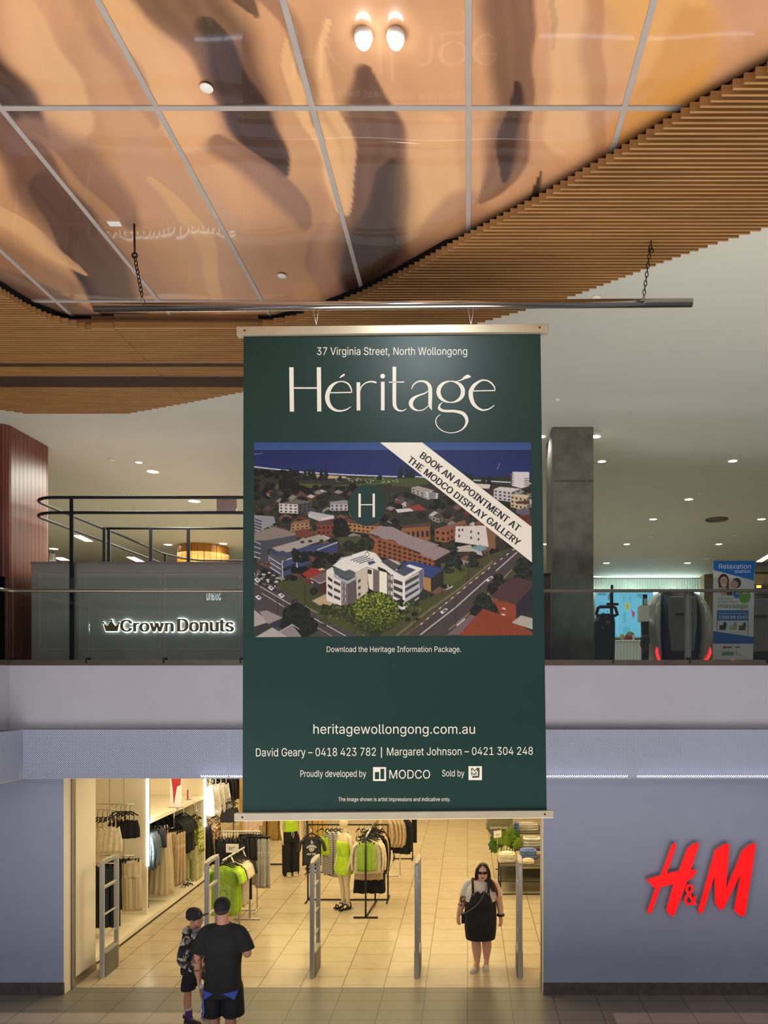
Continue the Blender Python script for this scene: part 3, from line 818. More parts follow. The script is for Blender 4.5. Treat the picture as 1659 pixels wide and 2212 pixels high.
# ---- the aerial view printed on the sheet (painted polygon by polygon, then carried by a fine mesh)
class Paint:
    K = 2
    def __init__(s, x0, y0, x1, y1):
        s.x0, s.y0 = x0, y0; s.w, s.h = (x1 - x0) * s.K, (y1 - y0) * s.K
        s.a = np.zeros((s.h, s.w, 3)); s.yy, s.xx = np.mgrid[0:s.h, 0:s.w]
    def poly(s, pts, c, tex=0.0):
        p = [((x - s.x0) * s.K, (y - s.y0) * s.K) for x, y in pts]
        xs = [q[0] for q in p]; ys = [q[1] for q in p]
        i0, i1 = max(int(min(ys)), 0), min(int(max(ys)) + 2, s.h); j0, j1 = max(int(min(xs)), 0), min(int(max(xs)) + 2, s.w)
        if i0 >= i1 or j0 >= j1: return
        X_, Y_ = s.xx[i0:i1, j0:j1] + .5, s.yy[i0:i1, j0:j1] + .5
        m = np.zeros(X_.shape, bool)
        for (xa, ya), (xb, yb) in zip(p, p[1:] + p[:1]):
            if ya == yb: continue
            cr = (ya > Y_) != (yb > Y_)
            m ^= cr & (X_ < (xb - xa) * (Y_ - ya) / (yb - ya) + xa)
        s.put(i0, i1, j0, j1, m, c, tex)
    def put(s, i0, i1, j0, j1, m, c, tex):
        c = np.array(c, float)
        blk = s.a[i0:i1, j0:j1]
        v = np.repeat(c[None], m.sum(), 0)
        if tex: v = v * (1 + tex * rng.normal(size=(m.sum(), 1)))
        blk[m] = v
    def ell(s, cx, cy, rx, ry, c, tex=0.0, rag=0.0):
        x0, y0 = (cx - s.x0) * s.K, (cy - s.y0) * s.K; rx *= s.K; ry *= s.K
        i0, i1 = max(int(y0 - ry * 1.3), 0), min(int(y0 + ry * 1.3) + 2, s.h); j0, j1 = max(int(x0 - rx * 1.3), 0), min(int(x0 + rx * 1.3) + 2, s.w)
        if i0 >= i1 or j0 >= j1: return
        X_, Y_ = s.xx[i0:i1, j0:j1] - x0, s.yy[i0:i1, j0:j1] - y0
        r = (X_ / rx) ** 2 + (Y_ / ry) ** 2
        if rag: 
            an = np.arctan2(Y_, X_); r = r * (1 + rag * (np.sin(an * 5 + cx) + .7 * np.sin(an * 9 + cy)))
        s.put(i0, i1, j0, j1, r < 1, c, tex)
    def line(s, pts, w_, c, tex=0.0):
        for (xa, ya), (xb, yb) in zip(pts, pts[1:]):
            l = math.hypot(xb - xa, yb - ya) or 1; nx, ny = -(yb - ya) / l * w_ / 2, (xb - xa) / l * w_ / 2
            s.poly([(xa + nx, ya + ny), (xb + nx, yb + ny), (xb - nx, yb - ny), (xa - nx, ya - ny)], c, tex)
    def tree(s, cx, cy, rx, ry, c, n=None):
        c = np.array(c, float)
        s.ell(cx, cy, rx, ry, c * .5, .15, .08)
        for k in range(n or int(rx * ry * .35) + 6):
            t = random.uniform(0, 2 * PI); q = math.sqrt(random.random()) * .92
            r_ = max(1.0, rx * random.uniform(.06, .16))
            s.ell(cx + rx * q * math.cos(t), cy + ry * q * math.sin(t), r_, r_ * .8, c * random.uniform(.5, 1.15), .12)
    def block(s, roof, h, c_roof, c_left, c_right, rows=0, win=(40, 42, 46)):
        """roof: 4 points back, right, front, left; walls drop by h under left-front and front-right edges"""
        b, r, f, l = roof
        dn = lambda p, k=1.0: (p[0], p[1] + h * k)
        s.poly([l, f, dn(f), dn(l)], c_left, .05); s.poly([f, r, dn(r), dn(f)], c_right, .05)
        for q in range(rows):
            for (pa_, pb_), cc in (((l, f), win), ((f, r), win)):
                n = max(2, int(math.hypot(pb_[0] - pa_[0], pb_[1] - pa_[1]) / 9))
                for k in range(n):
                    t0, t1 = (k + .25) / n, (k + .7) / n; v0, v1 = (q + .3) / rows, (q + .72) / rows
                    A = lambda t, v: (pa_[0] + (pb_[0] - pa_[0]) * t, pa_[1] + (pb_[1] - pa_[1]) * t + h * v)
                    s.poly([A(t0, v0), A(t1, v0), A(t1, v1), A(t0, v1)], cc)
        s.poly(roof, c_roof, .04)
PX0, PY0, PX1, PY1 = 549, 955, 1152, 1376
pt = Paint(PX0, PY0, PX1, PY1)
def c1(*q): return [(540 + x / 5.352, 940 + y / 5.352) for x, y in q]
def c2(*q): return [(850 + x / 5.352, 940 + y / 5.352) for x, y in q]
def c3(*q): return [(540 + x / 5.352, 1150 + y / 5.352) for x, y in q]
def c4(*q): return [(850 + x / 5.352, 1150 + y / 5.352) for x, y in q]
K_ = pt.K
for j in range(pt.h):       # sky above the horizon, sea below it
    yv = PY0 + j / K_
    if yv < 972: col = np.array((60, 98, 160.)) * (.92 + .1 * (yv - 955) / 17)
    elif yv < 1030: col = np.array((36, 52, 112.)) * (1 + .12 * (yv - 972) / 58)
    else: col = np.array((56, 62, 48.))
    pt.a[j] = col * (1 + .035 * rng.normal(size=(pt.w, 1)))
pt.poly(c1((48, 215), (155, 208), (160, 214), (48, 228)), (110, 120, 160))
shore = c1((40, 365), (400, 405), (560, 425), (900, 445), (1200, 462), (1660, 480)) + c2((200, 478), (900, 520), (1200, 540), (1620, 565))
pt.poly(shore + [(1160, 1400), (540, 1400)], (64, 66, 50), .16)
for (a, b), (c, d) in zip(shore, shore[1:]): pt.line([(a, b), (c, d)], 2.4, (200, 205, 215), .1)
pt.poly(c1((600, 440), (900, 462), (1120, 478), (1120, 500), (880, 505), (700, 480)), (196, 168, 130), .05)
pt.poly(c1((950, 500), (1660, 490), (1660, 560), (1300, 590), (900, 590)) + c2((420, 500), (300, 560)), (92, 104, 54), .1)
pt.poly(c2((-10, 505), (360, 495), (430, 560), (200, 600), (-10, 590)), (86, 98, 52), .12)
pt.poly(c1((280, 570), (500, 555), (860, 570), (800, 610), (300, 620)), (98, 108, 48), .1)
for k in range(90):        # the dark wood on the headland
    x = random.uniform(545, 770); y = 1016 + random.uniform(-3, 58) 
    if x < 640 or y > 1050: pt.tree(x, max(y, 1017 + (x - 545) * .05), random.uniform(6, 13), random.uniform(4, 8), (random.randint(50, 66), random.randint(52, 66), random.randint(44, 52)), 10)
for k in range(40): pt.ell(700 + random.uniform(25, 165), 1036 + random.uniform(-3, 6), random.uniform(.8, 1.8), 1.0, (200, 196, 188))
for x, y, h in ((628, 1014, 14), (645, 1020, 20), (660, 1018, 20), (670, 1015, 22), (679, 1014, 24), (696, 1014, 26), (705, 1015, 24), (736, 1030, 9), (822, 1028, 8), (867, 1010, 22), (881, 1010, 22), (893, 1015, 18), (1010, 1022, 22), (1020, 1024, 22), (1048, 1032, 16), (1060, 1030, 20)):
    for q in range(6): pt.ell(x + random.uniform(-2, 2), y + h * q / 6, 2.5 + q * .8, 3, (38, 48, 46), .1)
for y0 in range(1062, 1300, 8):        # suburb: roofs and trees from far to near
    n = 16 if y0 < 1160 else 9
    for k in range(n):
        x = random.uniform(552, 1150); y = y0 + random.uniform(-4, 4); sc_ = .5 + (y0 - 1062) / 190
        if random.random() < .5: pt.tree(x, y, 7 * sc_ + 4, 5 * sc_ + 3, random.choice([(74, 84, 58), (62, 72, 52), (90, 96, 66), (56, 60, 48)]), 14)
        else:
            w2, h2, dp = random.uniform(8, 15) * sc_ + 5, random.uniform(5, 8) * sc_ + 3, random.uniform(4, 7) * sc_ + 2
            rf = random.choice([(116, 78, 66), (96, 82, 80), (150, 140, 134), (126, 66, 52), (82, 72, 70), (190, 184, 178), (132, 96, 78)])
            wa = random.choice([(160, 120, 84), (196, 188, 176), (124, 88, 66), (92, 84, 82)])
            pt.block([(x, y - dp), (x + w2, y), (x + w2 * .2, y + dp), (x - w2 * .8, y + dp * .2)], h2, rf, tuple(int(v * .8) for v in wa), tuple(int(v * .6) for v in wa), 1)
# larger buildings, far to near
pt.block(c2((300, 590), (480, 640), (420, 690), (220, 605)), 12, (170, 160, 150), (176, 166, 150), (120, 112, 104), 2)
pt.poly(c2((385, 655), (530, 675), (525, 740), (390, 730)), (200, 196, 190)); 
for q in range(3): pt.poly(c2((420, 670 + q * 20), (500, 680 + q * 20), (500, 690 + q * 20), (420, 682 + q * 20)), (70, 66, 66))
pt.poly(c2((1395, 425), (1590, 430), (1590, 590), (1500, 620), (1385, 590)), (214, 208, 206), .02)
for q in range(6): pt.poly(c2((1370, 450 + q * 24), (1410, 452 + q * 24), (1410, 462 + q * 24), (1370, 460 + q * 24)), (120, 116, 120))
for q in range(4): pt.poly(c2((1530, 500 + q * 25), (1590, 500 + q * 25), (1590, 512 + q * 25), (1530, 512 + q * 25)), (120, 116, 124))
pt.block(c2((1250, 600), (1490, 625), (1380, 660), (1175, 630)), 22, (206, 200, 196), (196, 190, 188), (150, 148, 156), 3)
pt.block(c2((1430, 685), (1592, 700), (1560, 735), (1370, 700)), 26, (206, 190, 160), (200, 180, 146), (150, 130, 104), 3)
pt.poly(c2((1450, 770), (1592, 760), (1592, 800), (1440, 800)), (110, 66, 50), .05)
pt.poly(c2((1430, 880), (1520, 850), (1592, 870), (1592, 930), (1440, 920)), (110, 104, 122), .05)
pt.poly(c2((1420, 945), (1592, 930), (1592, 1060), (1500, 1000)), (118, 60, 50), .05)
pt.poly(c2((930, 560), (1140, 575), (1120, 625), (940, 610)), (214, 204, 190), .03)
pt.block(c1((540, 745), (720, 770), (560, 800), (340, 790)), 20, (120, 112, 104), (206, 200, 192), (84, 84, 92), 3)
pt.block(c1((930, 770), (1130, 750), (1140, 800), (935, 800)), 14, (150, 146, 150), (186, 180, 184), (196, 190, 190), 2)
pt.block(c1((700, 880), (980, 930), (830, 960), (680, 905)), 8, (180, 180, 186), (190, 186, 184), (206, 200, 196), 0)
pt.poly(c1((50, 920), (280, 940), (300, 1010), (150, 1090), (60, 1110)), (150, 150, 156), .05)
for q in range(4): pt.poly(c1((60, 960 + q * 35), (140, 990 + q * 35), (140, 1005 + q * 35), (60, 975 + q * 35)), (72, 74, 82))
pt.block(c1((500, 1000), (700, 970), (690, 1010), (480, 1030)), 14, (150, 106, 80), (180, 138, 90), (104, 70, 48), 2)
pt.block(c1((760, 1005), (1000, 960), (1040, 1040), (780, 1040)), 22, (112, 74, 58), (146, 74, 50), (120, 62, 44), 2)
pt.block(c1((1030, 990), (1500, 980), (1500, 1060), (1090, 1010)), 18, (116, 80, 64), (180, 130, 76), (166, 116, 70), 2)
pt.poly(c1((510, 1110), (640, 1080), (760, 1150), (700, 1180), (540, 1180)), (134, 72, 56), .05)
for x, y, r1, r2 in ((1060 / 5.352 + 540, 1100 / 5.352 + 940, 18, 22), (735, 1130, 14, 12)): pt.tree(x, y, r1, r2, (46, 52, 44))
pt.poly(c2((150, 850), (300, 800), (400, 870), (260, 880)), (156, 74, 54), .05); pt.poly(c2((30, 860), (200, 850), (250, 880), (60, 900)), (208, 204, 198), .03)
pt.block(c2((180, 1040), (440, 1010), (430, 1060), (100, 1080)), 30, (104, 78, 68), (160, 106, 62), (116, 76, 46), 1)
pt.block(c2((840, 985), (850, 1010), (620, 1110), (490, 1090)), 26, (150, 104, 84), (170, 104, 60), (160, 96, 56), 2)
pt.poly(c2((730, 1060), (1080, 1050), (1120, 1177), (1110, 1300), (720, 1240)), (216, 206, 196), .03)
for a, b in ((760, 1090), (800, 1090), (900, 1110), (985, 1130), (760, 1160), (900, 1180), (985, 1200)): pt.poly(c2((a, b), (a + 18, b), (a + 18, b + 26), (a, b + 26)), (70, 66, 70))
pt.poly(c2((1080, 1050), (1190, 1080), (1190, 1330), (1110, 1300)), (150, 108, 74), .05)
# lawns behind the white block, brick block, blue roof
pt.poly(c3((1000, 60), (1260, 40), (1500, 180), (1480, 330), (1100, 240)), (88, 92, 52), .12)
pt.block(c4((-150, -80), (540, 150), (350, 260), (-90, 30)), 0, (158, 140, 136), (0, 0, 0), (0, 0, 0), 0)
pt.poly(c3((1380, 20), (1450, 60), (1450, 260), (1400, 200)), (160, 96, 52), .05)
pt.poly(c3((1440, 70), (1660, 100)) + c4((60, 140), (320, 260), (490, 330), (490, 400), (300, 360), (60, 340)) + c3((1440, 260),), (166, 98, 54), .05)
for k in range(13):
    for q in range(4):
        x = 1490 + k * 58; y = 95 + k * 17 + q * 48
        pt.poly([(540 + x / 5.352, 1150 + y / 5.352), (540 + (x + 34) / 5.352, 1150 + (y + 9) / 5.352), (540 + (x + 34) / 5.352, 1150 + (y + 34) / 5.352), (540 + x / 5.352, 1150 + (y + 26) / 5.352)], (64, 52, 50), .1)
pt.poly(c3((1380, 10), (1500, -70), (1660, -60)) + c4((240, 60), (540, 150), (400, 180), (350, 255), (60, 140), (20, 100)) + c3((1560, 70),), (160, 142, 138), .04)
pt.poly(c4((310, 260), (400, 180), (540, 170), (680, 225), (490, 330)), (160, 140, 138), .04)
pt.poly(c4((490, 330), (680, 228), (620, 400), (500, 420)), (58, 50, 40), .1)
for x, y, r1, r2 in ((1150, 165, 14, 13), (1350, 135, 18, 16), (1250, 190, 12, 11)): pt.tree(540 + x / 5.352, 1150 + y / 5.352, r1, r2, (70, 78, 52))
# the road on the far side, verges, cars
pt.poly(c4((560, 480), (1200, 240), (1440, 180), (1600, 330), (1600, 420), (1300, 560), (1050, 800), (620, 1260), (-200, 1260), (100, 900), (700, 640)), (92, 92, 50), .14)
pt.poly(c4((560, 360), (840, 420), (860, 480), (700, 620), (560, 600)), (98, 108, 44), .12)
pt.poly(c4((150, 1200), (600, 860), (860, 640), (1180, 350), (1380, 180), (1440, 240), (1600, 340), (1300, 520), (1000, 800), (620, 1200)), (90, 78, 76), .05)
pt.line(c4((40, 1200), (440, 890), (800, 640), (1160, 340)), 4, (130, 120, 100), .05)
pt.line(c4((140, 1200), (620, 830), (1190, 350)), 1.8, (150, 108, 84))
pt.line(c4((310, 1195), (720, 880), (1080, 560)), 2.2, (206, 202, 196)); pt.line(c4((1190, 460), (1440, 240)), 2.0, (206, 202, 196))
for k in range(16):
    t = k / 15; x = 330 + (1400 - 330) * t; y = 1065 - (1065 - 210) * t - 40 * math.sin(PI * t) * .4
    pt.line(c4((x - 14, y + 10), (x + 12, y - 10)), 1.8, (216, 212, 204))
for x, y in ((590, 920), (1120, 550), (1285, 400)):
    q = 1 if y > 500 else .7
    pt.poly(c4((x - 50 * q, y + 10), (x + 20 * q, y - 35 * q), (x + 45 * q, y - 20 * q), (x - 20 * q, y + 35 * q)), (214, 214, 214) if y > 450 else (90, 90, 100)); pt.poly(c4((x - 20 * q, y), (x + 15 * q, y - 22 * q), (x + 30 * q, y - 12 * q), (x - 5 * q, y + 12 * q)), (60, 62, 70))
pt.line(c4((640, 1140), (800, 1010), (900, 930), (1380, 440)), 2.0, (170, 140, 120)); pt.poly(c4((720, 1090), (830, 1000), (835, 1030), (740, 1095)), (200, 190, 186))
# conifers and the small teal roofs by the road
pt.poly(c4((740, 175), (900, 150), (960, 230), (740, 230)), (190, 176, 160), .04); pt.poly(c4((890, 185), (1010, 150), (1100, 190), (1020, 235)), (130, 160, 160), .04); pt.poly(c4((900, 190), (1030, 232), (1040, 280), (930, 250)), (190, 184, 172), .04)
for (x, y, w2, h2) in ((700, 340, 120, 150), (925, 330, 65, 90)):
    for k in range(60):
        t = random.random(); pt.ell(850 + (x + random.uniform(-1, 1) * w2 * (.25 + .75 * t)) / 5.352, 1150 + (y - h2 + 2 * h2 * t * .95) / 5.352, 5, 2.6, tuple(np.array((52, 62, 48)) * random.uniform(.6, 1.2)), .1)
# blue-roofed block
pt.poly(c4((355, 520), (440, 540), (440, 700), (355, 660)), (186, 140, 76), .04); pt.poly(c4((440, 530), (590, 430), (585, 600), (440, 700)), (62, 56, 44), .08)
pt.poly(c4((80, 380), (215, 335), (595, 430), (440, 535), (355, 515), (350, 430)), (62, 80, 140), .08)
# left-hand street
pt.poly(c3((40, 570), (480, 760), (1240, 1200), (1240, 1260), (40, 1260)), (90, 80, 78), .05)
pt.poly(c3((280, 580), (620, 520), (900, 700), (800, 840), (640, 850), (480, 760)), (84, 88, 48), .14)
pt.poly(c3((640, 860), (740, 800), (1100, 1000), (1400, 1200), (1230, 1200)), (82, 88, 46), .12); pt.line(c3((720, 900), (1330, 1200)), 2.5, (140, 124, 100))
pt.line(c3((640, 850), (1240, 1195)), 2.0, (166, 140, 112)); pt.line(c3((50, 580), (480, 835)), 1.6, (206, 196, 186)); pt.line(c3((690, 965), (1110, 1200)), 1.8, (206, 196, 186)); pt.line(c3((140, 700), (400, 860)), 1.4, (200, 190, 180)); pt.line(c3((720, 1065), (950, 1200)), 1.6, (180, 160, 140))
for k in range(40): pt.ell(540 + random.uniform(60, 330) / 5.352, 1150 + random.uniform(440, 620) / 5.352, random.uniform(2, 5), 2, random.choice([(70, 80, 60), (196, 190, 184), (120, 110, 100)]), .1)
for x, y in ((365, 728), (85, 550), (245, 640), (100, 750), (520, 805)):
    pt.poly(c3((x - 40, y - 10), (x, y - 28), (x + 40, y + 5), (x + 5, y + 30)), (216, 216, 216) if x != 520 else (40, 42, 46)); pt.poly(c3((x - 12, y - 8), (x + 5, y - 16), (x + 24, y + 2), (x + 5, y + 10)), (84, 86, 92))
# grey and blue flats
pt.poly(c3((50, 20), (190, 90), (220, 330), (160, 360), (50, 250)), (82, 84, 96), .05)
for q in range(4): pt.line(c3((50, 100 + q * 60), (130, 135 + q * 55)), 1.6, (190, 190, 192))
pt.poly(c1((50, 1120), (300, 1060), (530, 1130)) + c3((530, 40), (200, 90), (50, 90)), (146, 134, 122), .05)
pt.poly(c3((190, 90), (540, 30), (540, 130), (200, 190)), (86, 88, 94), .05)
pt.poly(c3((230, 200), (430, 230), (700, 150), (1020, 110), (1020, 200), (700, 270), (550, 430), (380, 520), (300, 460), (240, 390)), (72, 82, 116), .05)
pt.poly(c3((235, 230), (370, 330), (380, 520), (300, 460), (240, 400)), (92, 94, 106), .05)
for q in range(3): pt.line(c3((235, 290 + q * 55), (360, 370 + q * 55)), 1.7, (208, 206, 204))
pt.poly(c3((375, 330), (530, 290), (545, 440), (385, 520)), (74, 84, 124), .04); pt.poly(c3((555, 290), (690, 240), (690, 360), (555, 430)), (70, 80, 126), .04); pt.poly(c3((380, 420), (530, 350), (530, 400), (380, 460)), (48, 52, 60))
pt.poly(c3((790, 200), (1020, 120), (1020, 210), (790, 280)), (66, 76, 122), .04)
pt.line(c3((380, 330), (690, 235), (690, 245)), 1.8, (214, 212, 208)); pt.line(c3((375, 330), (383, 520)), 1.6, (214, 212, 208)); pt.line(c3((545, 290), (550, 430)), 1.6, (214, 212, 208)); pt.line(c3((780, 205), (1020, 115)), 1.8, (206, 204, 202))
pt.poly(c3((250, 180), (800, 25), (920, 75), (730, 130), (640, 165), (430, 232), (390, 210), (340, 220)), (172, 162, 150), .04)
for x, y in ((700, 100), (610, 110), (830, 95), (515, 195)): pt.ell(540 + x / 5.352, 1150 + y / 5.352, 5, 3, (70, 68, 70), .2)
pt.poly(c3((300, 290), (340, 275), (460, 300), (400, 330)), (104, 90, 88), .05)
for k in range(34): pt.tree(540 + random.uniform(520, 1060) / 5.352, 1150 + (random.uniform(230, 330) + 0) / 5.352, random.uniform(5, 10), random.uniform(4, 7), (58, 64, 44), 9)
for k in range(10): pt.tree(540 + random.uniform(500, 660) / 5.352, 1150 + random.uniform(400, 560) / 5.352, random.uniform(5, 9), random.uniform(4, 8), (50, 56, 40), 9)
# two small houses
pt.poly(c3((600, 480), (720, 410), (880, 430), (710, 555)), (172, 58, 40), .05); pt.poly(c3((640, 520), (710, 555), (720, 620), (650, 570)), (120, 60, 44)); pt.poly(c3((790, 430), (840, 410), (875, 432), (810, 442)), (200, 190, 180))
pt.poly(c3((700, 525), (880, 450), (885, 560), (820, 600)), (128, 104, 98), .04); pt.line(c3((700, 530), (815, 590), (885, 560)), 1.3, (206, 200, 194)); pt.poly(c3((735, 560), (815, 605), (825, 720), (740, 640)), (70, 66, 70)); pt.poly(c3((815, 600), (885, 565), (890, 690), (825, 720)), (92, 56, 44), .06)
pt.tree(540 + 740 / 5.352, 1150 + 680 / 5.352, 9, 8, (64, 76, 44))
# the white building
pt.poly(c3((720, 790), (890, 710), (960, 800), (1050, 880), (800, 840)), (190, 170, 130), .04)
pt.poly(c3((885, 440), (960, 400), (1060, 560), (1060, 850), (890, 790)), (222, 216, 200), .02)
for q in range(3): pt.poly(c3((905, 510 + q * 85), (958, 545 + q * 85), (958, 585 + q * 85), (905, 545 + q * 85)), (76, 72, 74)); pt.poly(c3((975, 555 + q * 85), (1050, 595 + q * 82), (1050, 625 + q * 82), (975, 590 + q * 85)), (84, 80, 76))
pt.poly(c3((1058, 570), (1130, 595), (1130, 890), (1060, 860)), (140, 124, 120), .03); pt.poly(c3((1130, 595), (1225, 545), (1240, 800), (1150, 890), (1130, 890)), (112, 98, 98), .03)
for q in range(4): pt.poly(c3((1075, 590 + q * 80), (1108, 600 + q * 80), (1108, 640 + q * 80), (1075, 628 + q * 80)), (220, 214, 204)); pt.poly(c3((1082, 594 + q * 80), (1100, 600 + q * 80), (1100, 636 + q * 80), (1082, 630 + q * 80)), (80, 74, 74))
pt.poly(c3((970, 490), (1130, 560), (1230, 520), (1225, 548), (1130, 600), (970, 520)), (168, 176, 186), .06)
pt.poly(c3((960, 400), (1100, 450), (1150, 430), (1220, 470), (1215, 520), (1130, 545), (985, 490)), (96, 104, 108), .1)
pt.poly(c3((1228, 470), (1360, 410), (1372, 680), (1330, 720), (1240, 780)), (206, 192, 172), .03)
for q in range(3): pt.poly(c3((1255, 555 + q * 78), (1285, 540 + q * 78), (1285, 575 + q * 78), (1255, 590 + q * 78)), (84, 84, 80))
pt.poly(c3((1360, 410), (1430, 430), (1430, 680), (1380, 650)), (226, 220, 196), .02); pt.poly(c3((1368, 428), (1412, 440), (1412, 490), (1368, 478)), (52, 50, 52))
pt.poly(c3((1430, 430), (1500, 440), (1500, 700), (1430, 680)), (128, 112, 108), .03); pt.poly(c3((1500, 445), (1590, 470), (1590, 720), (1500, 690)), (234, 230, 206), .02); pt.poly(c3((1590, 480), (1680, 520), (1680, 830), (1590, 740)), (122, 106, 104), .03)
for q in range(3): pt.poly(c3((1608, 500 + q * 88), (1655, 515 + q * 88), (1655, 560 + q * 88), (1608, 545 + q * 88)), (210, 206, 200)); pt.poly(c3((1618, 506 + q * 88), (1630, 510 + q * 88), (1630, 552 + q * 88), (1618, 548 + q * 88)), (74, 70, 70))
pt.poly(c4((0, 480), (130, 560), (130, 915), (50, 880), (0, 800)), (226, 220, 206), .02)
for q in range(4): pt.poly(c4((8, 540 + q * 78), (110, 580 + q * 84), (110, 622 + q * 84), (8, 590 + q * 78)), (86, 76, 66), .15); pt.poly(c4((8, 595 + q * 78), (115, 632 + q * 84), (115, 652 + q * 84), (8, 615 + q * 78)), (206, 210, 214))
pt.poly(c4((130, 560), (355, 430), (355, 640), (300, 720), (150, 830), (130, 900)), (196, 192, 190), .02)
for q in range(4): pt.poly(c4((140, 575 + q * 80), (300, 490 + q * 76), (300, 530 + q * 70), (140, 620 + q * 76)), (92, 80, 70), .15); pt.poly(c4((140, 625 + q * 80), (300, 535 + q * 72), (300, 560 + q * 70), (140, 655 + q * 76)), (176, 186, 200))
pt.line(c4((130, 560), (130, 910)), 2.4, (236, 232, 222)); pt.poly(c4((300, 470), (350, 430), (355, 640), (310, 690)), (120, 116, 128), .04)
pt.poly(c3((960, 385), (1060, 290), (1150, 270), (1350, 210), (1460, 245), (1530, 330), (1660, 390)) + c4((60, 440), (190, 375), (350, 425), (130, 560), (0, 490), (-20, 500), (-80, 440), (-170, 400), (-180, 420)) + c3((1500, 445), (1360, 405), (1228, 465), (1160, 430), (1100, 450)), (226, 222, 210), .02)
pt.line(c3((960, 385), (1070, 295), (1190, 265)), 1.2, (90, 84, 80)); pt.poly(c4((20, 455), (140, 390), (265, 440), (130, 515)), (84, 92, 112), .04); pt.poly(c4((-140, 340), (-60, 310), (80, 390), (20, 455)), (96, 92, 92), .06)
for q in range(4): pt.line(c3((1165 + q * 35, 325 + q * 12), (1330 + q * 35, 275 + q * 12)), 1.8, (86, 84, 108))
pt.poly(c3((1365, 345), (1440, 330), (1460, 355), (1385, 385)), (84, 88, 118))
# garden and the bright tree in front
for k in range(60): pt.tree(540 + random.uniform(820, 1250) / 5.352, 1150 + 840 / 5.352 + random.uniform(0, 50) * .9 + 0, random.uniform(3, 6), random.uniform(2, 4), random.choice([(150, 168, 70), (104, 118, 52), (120, 132, 60)]), 8)
pt.poly(c3((830, 930), (1100, 1020), (1320, 1190), (1240, 1200), (700, 930)), (88, 94, 46), .14)
for k in range(30): pt.tree(540 + random.uniform(830, 1230) / 5.352, 1150 + random.uniform(830, 1010) / 5.352, random.uniform(3, 7), random.uniform(3, 5), random.choice([(140, 156, 66), (92, 106, 46), (120, 134, 58)]), 10)
for k in range(30): pt.tree(850 + random.uniform(-10, 330) / 5.352, 1150 + random.uniform(800, 1050) / 5.352, random.uniform(4, 8), random.uniform(3, 6), random.choice([(120, 140, 48), (70, 88, 40), (160, 178, 70)]), 10)
TX, TY, TA, TB = 812, 1323, 50, 44
pt.ell(TX, TY + 3, TA, TB, (60, 78, 22), .2, .04)
for k in range(900):
    t = random.uniform(0, 2 * PI); q = math.sqrt(random.random()); yy_ = math.sin(t) * q
    v = random.uniform(.35, 1.0) * (1.02 - .35 * max(yy_, -.4))
    pt.ell(TX + TA * q * math.cos(t), TY + TB * yy_, random.uniform(1.0, 2.6), random.uniform(.8, 2.0), (168 * v, 184 * v, 50 * v), .1)
# lower right: red-brown roofs, trees
for k in range(26): pt.tree(850 + random.uniform(880, 1280) / 5.352, 1150 + random.uniform(500, 960) / 5.352 , random.uniform(5, 9), random.uniform(5, 9), (62, 66, 46), 10) if False else None
for x, y, r1, r2 in ((1520, 420, 22, 22), (1040, 840, 20, 24), (960, 930, 14, 14), (1150, 660, 12, 12), (1220, 560, 12, 14), (1130, 900, 14, 12)): pt.tree(850 + x / 5.352, 1150 + y / 5.352, r1, r2, (62, 70, 54))
pt.poly(c4((1170, 800), (1420, 850), (1420, 1060), (1250, 1000)), (168, 78, 44), .04); pt.poly(c4((1420, 850), (1610, 640), (1610, 900), (1420, 1050)), (60, 54, 62), .05)
pt.poly(c4((1130, 755), (1370, 520), (1610, 580), (1610, 650), (1420, 855)), (98, 68, 66), .05)
for x, y in ((1260, 880), (1255, 950)): pt.poly(c4((x, y), (x + 40, y + 10), (x + 40, y + 30), (x, y + 20)), (200, 196, 190))
pt.poly(c4((620, 1200), (900, 960), (1000, 1000), (800, 1200)), (130, 108, 110), .04)
pt.poly(c4((700, 1260), (1040, 895), (1370, 1010), (1610, 1180), (1610, 1260)), (160, 76, 44), .05); pt.poly(c4((1370, 1060), (1480, 975), (1610, 1010), (1610, 1140)), (180, 174, 160), .03)
for k in range(16): pt.line(c4((760 + k * 45, 1200), (1000 + k * 22, 930 + k * 7)), .5, (140, 64, 38))
# lower left: pale flat roofs and a dark tree
pt.poly(c3((40, 880), (200, 1010), (200, 1070), (40, 1110)), (176, 166, 158), .03); pt.poly(c3((110, 910), (200, 900), (385, 985), (210, 1060)), (160, 146, 140), .03); pt.poly(c3((210, 1060), (385, 985), (400, 1100), (250, 1090)), (60, 64, 76))
for x, y, r1, r2 in ((540, 960, 30, 26), (600, 1080, 34, 26), (460, 1060, 20, 18)): pt.tree(540 + x / 5.352, 1150 + y / 5.352, r1, r2, (46, 52, 42))
pt.poly(c3((40, 1090), (200, 1040), (240, 1080), (460, 1220), (40, 1220)), (70, 66, 68), .05); pt.poly(c3((50, 1215), (260, 1095), (470, 1220)), (180, 170, 160), .03); pt.poly(c3((345, 1145), (490, 1065), (600, 1200), (560, 1220), (470, 1215)), (150, 136, 138), .03); pt.line(c3((345, 1145), (490, 1062), (575, 1120)), 1.4, (206, 198, 190))
for x0, y0, x1, y1 in ((640, 600, 645, 830), (270, 460, 280, 640), (320, 760, 328, 910), (1205, 900, 1220, 1180)): pt.line(c3((x0, y0), (x1, y1)), 1.2, (44, 40, 40))
for x0, y0, x1, y1 in ((875, 430, 872, 570), (240, 840, 240, 1120), (720, 780, 722, 1100), (1030, 290, 1035, 440), (565, 600, 567, 750)): pt.line(c4((x0, y0), (x1, y1)), 1.0, (50, 44, 44))
pt.line(c2((1250, 320), (1218, 400)), .9, (170, 176, 206))
pt.a *= 1 + .06 * rng.normal(size=(pt.h, pt.w, 1))
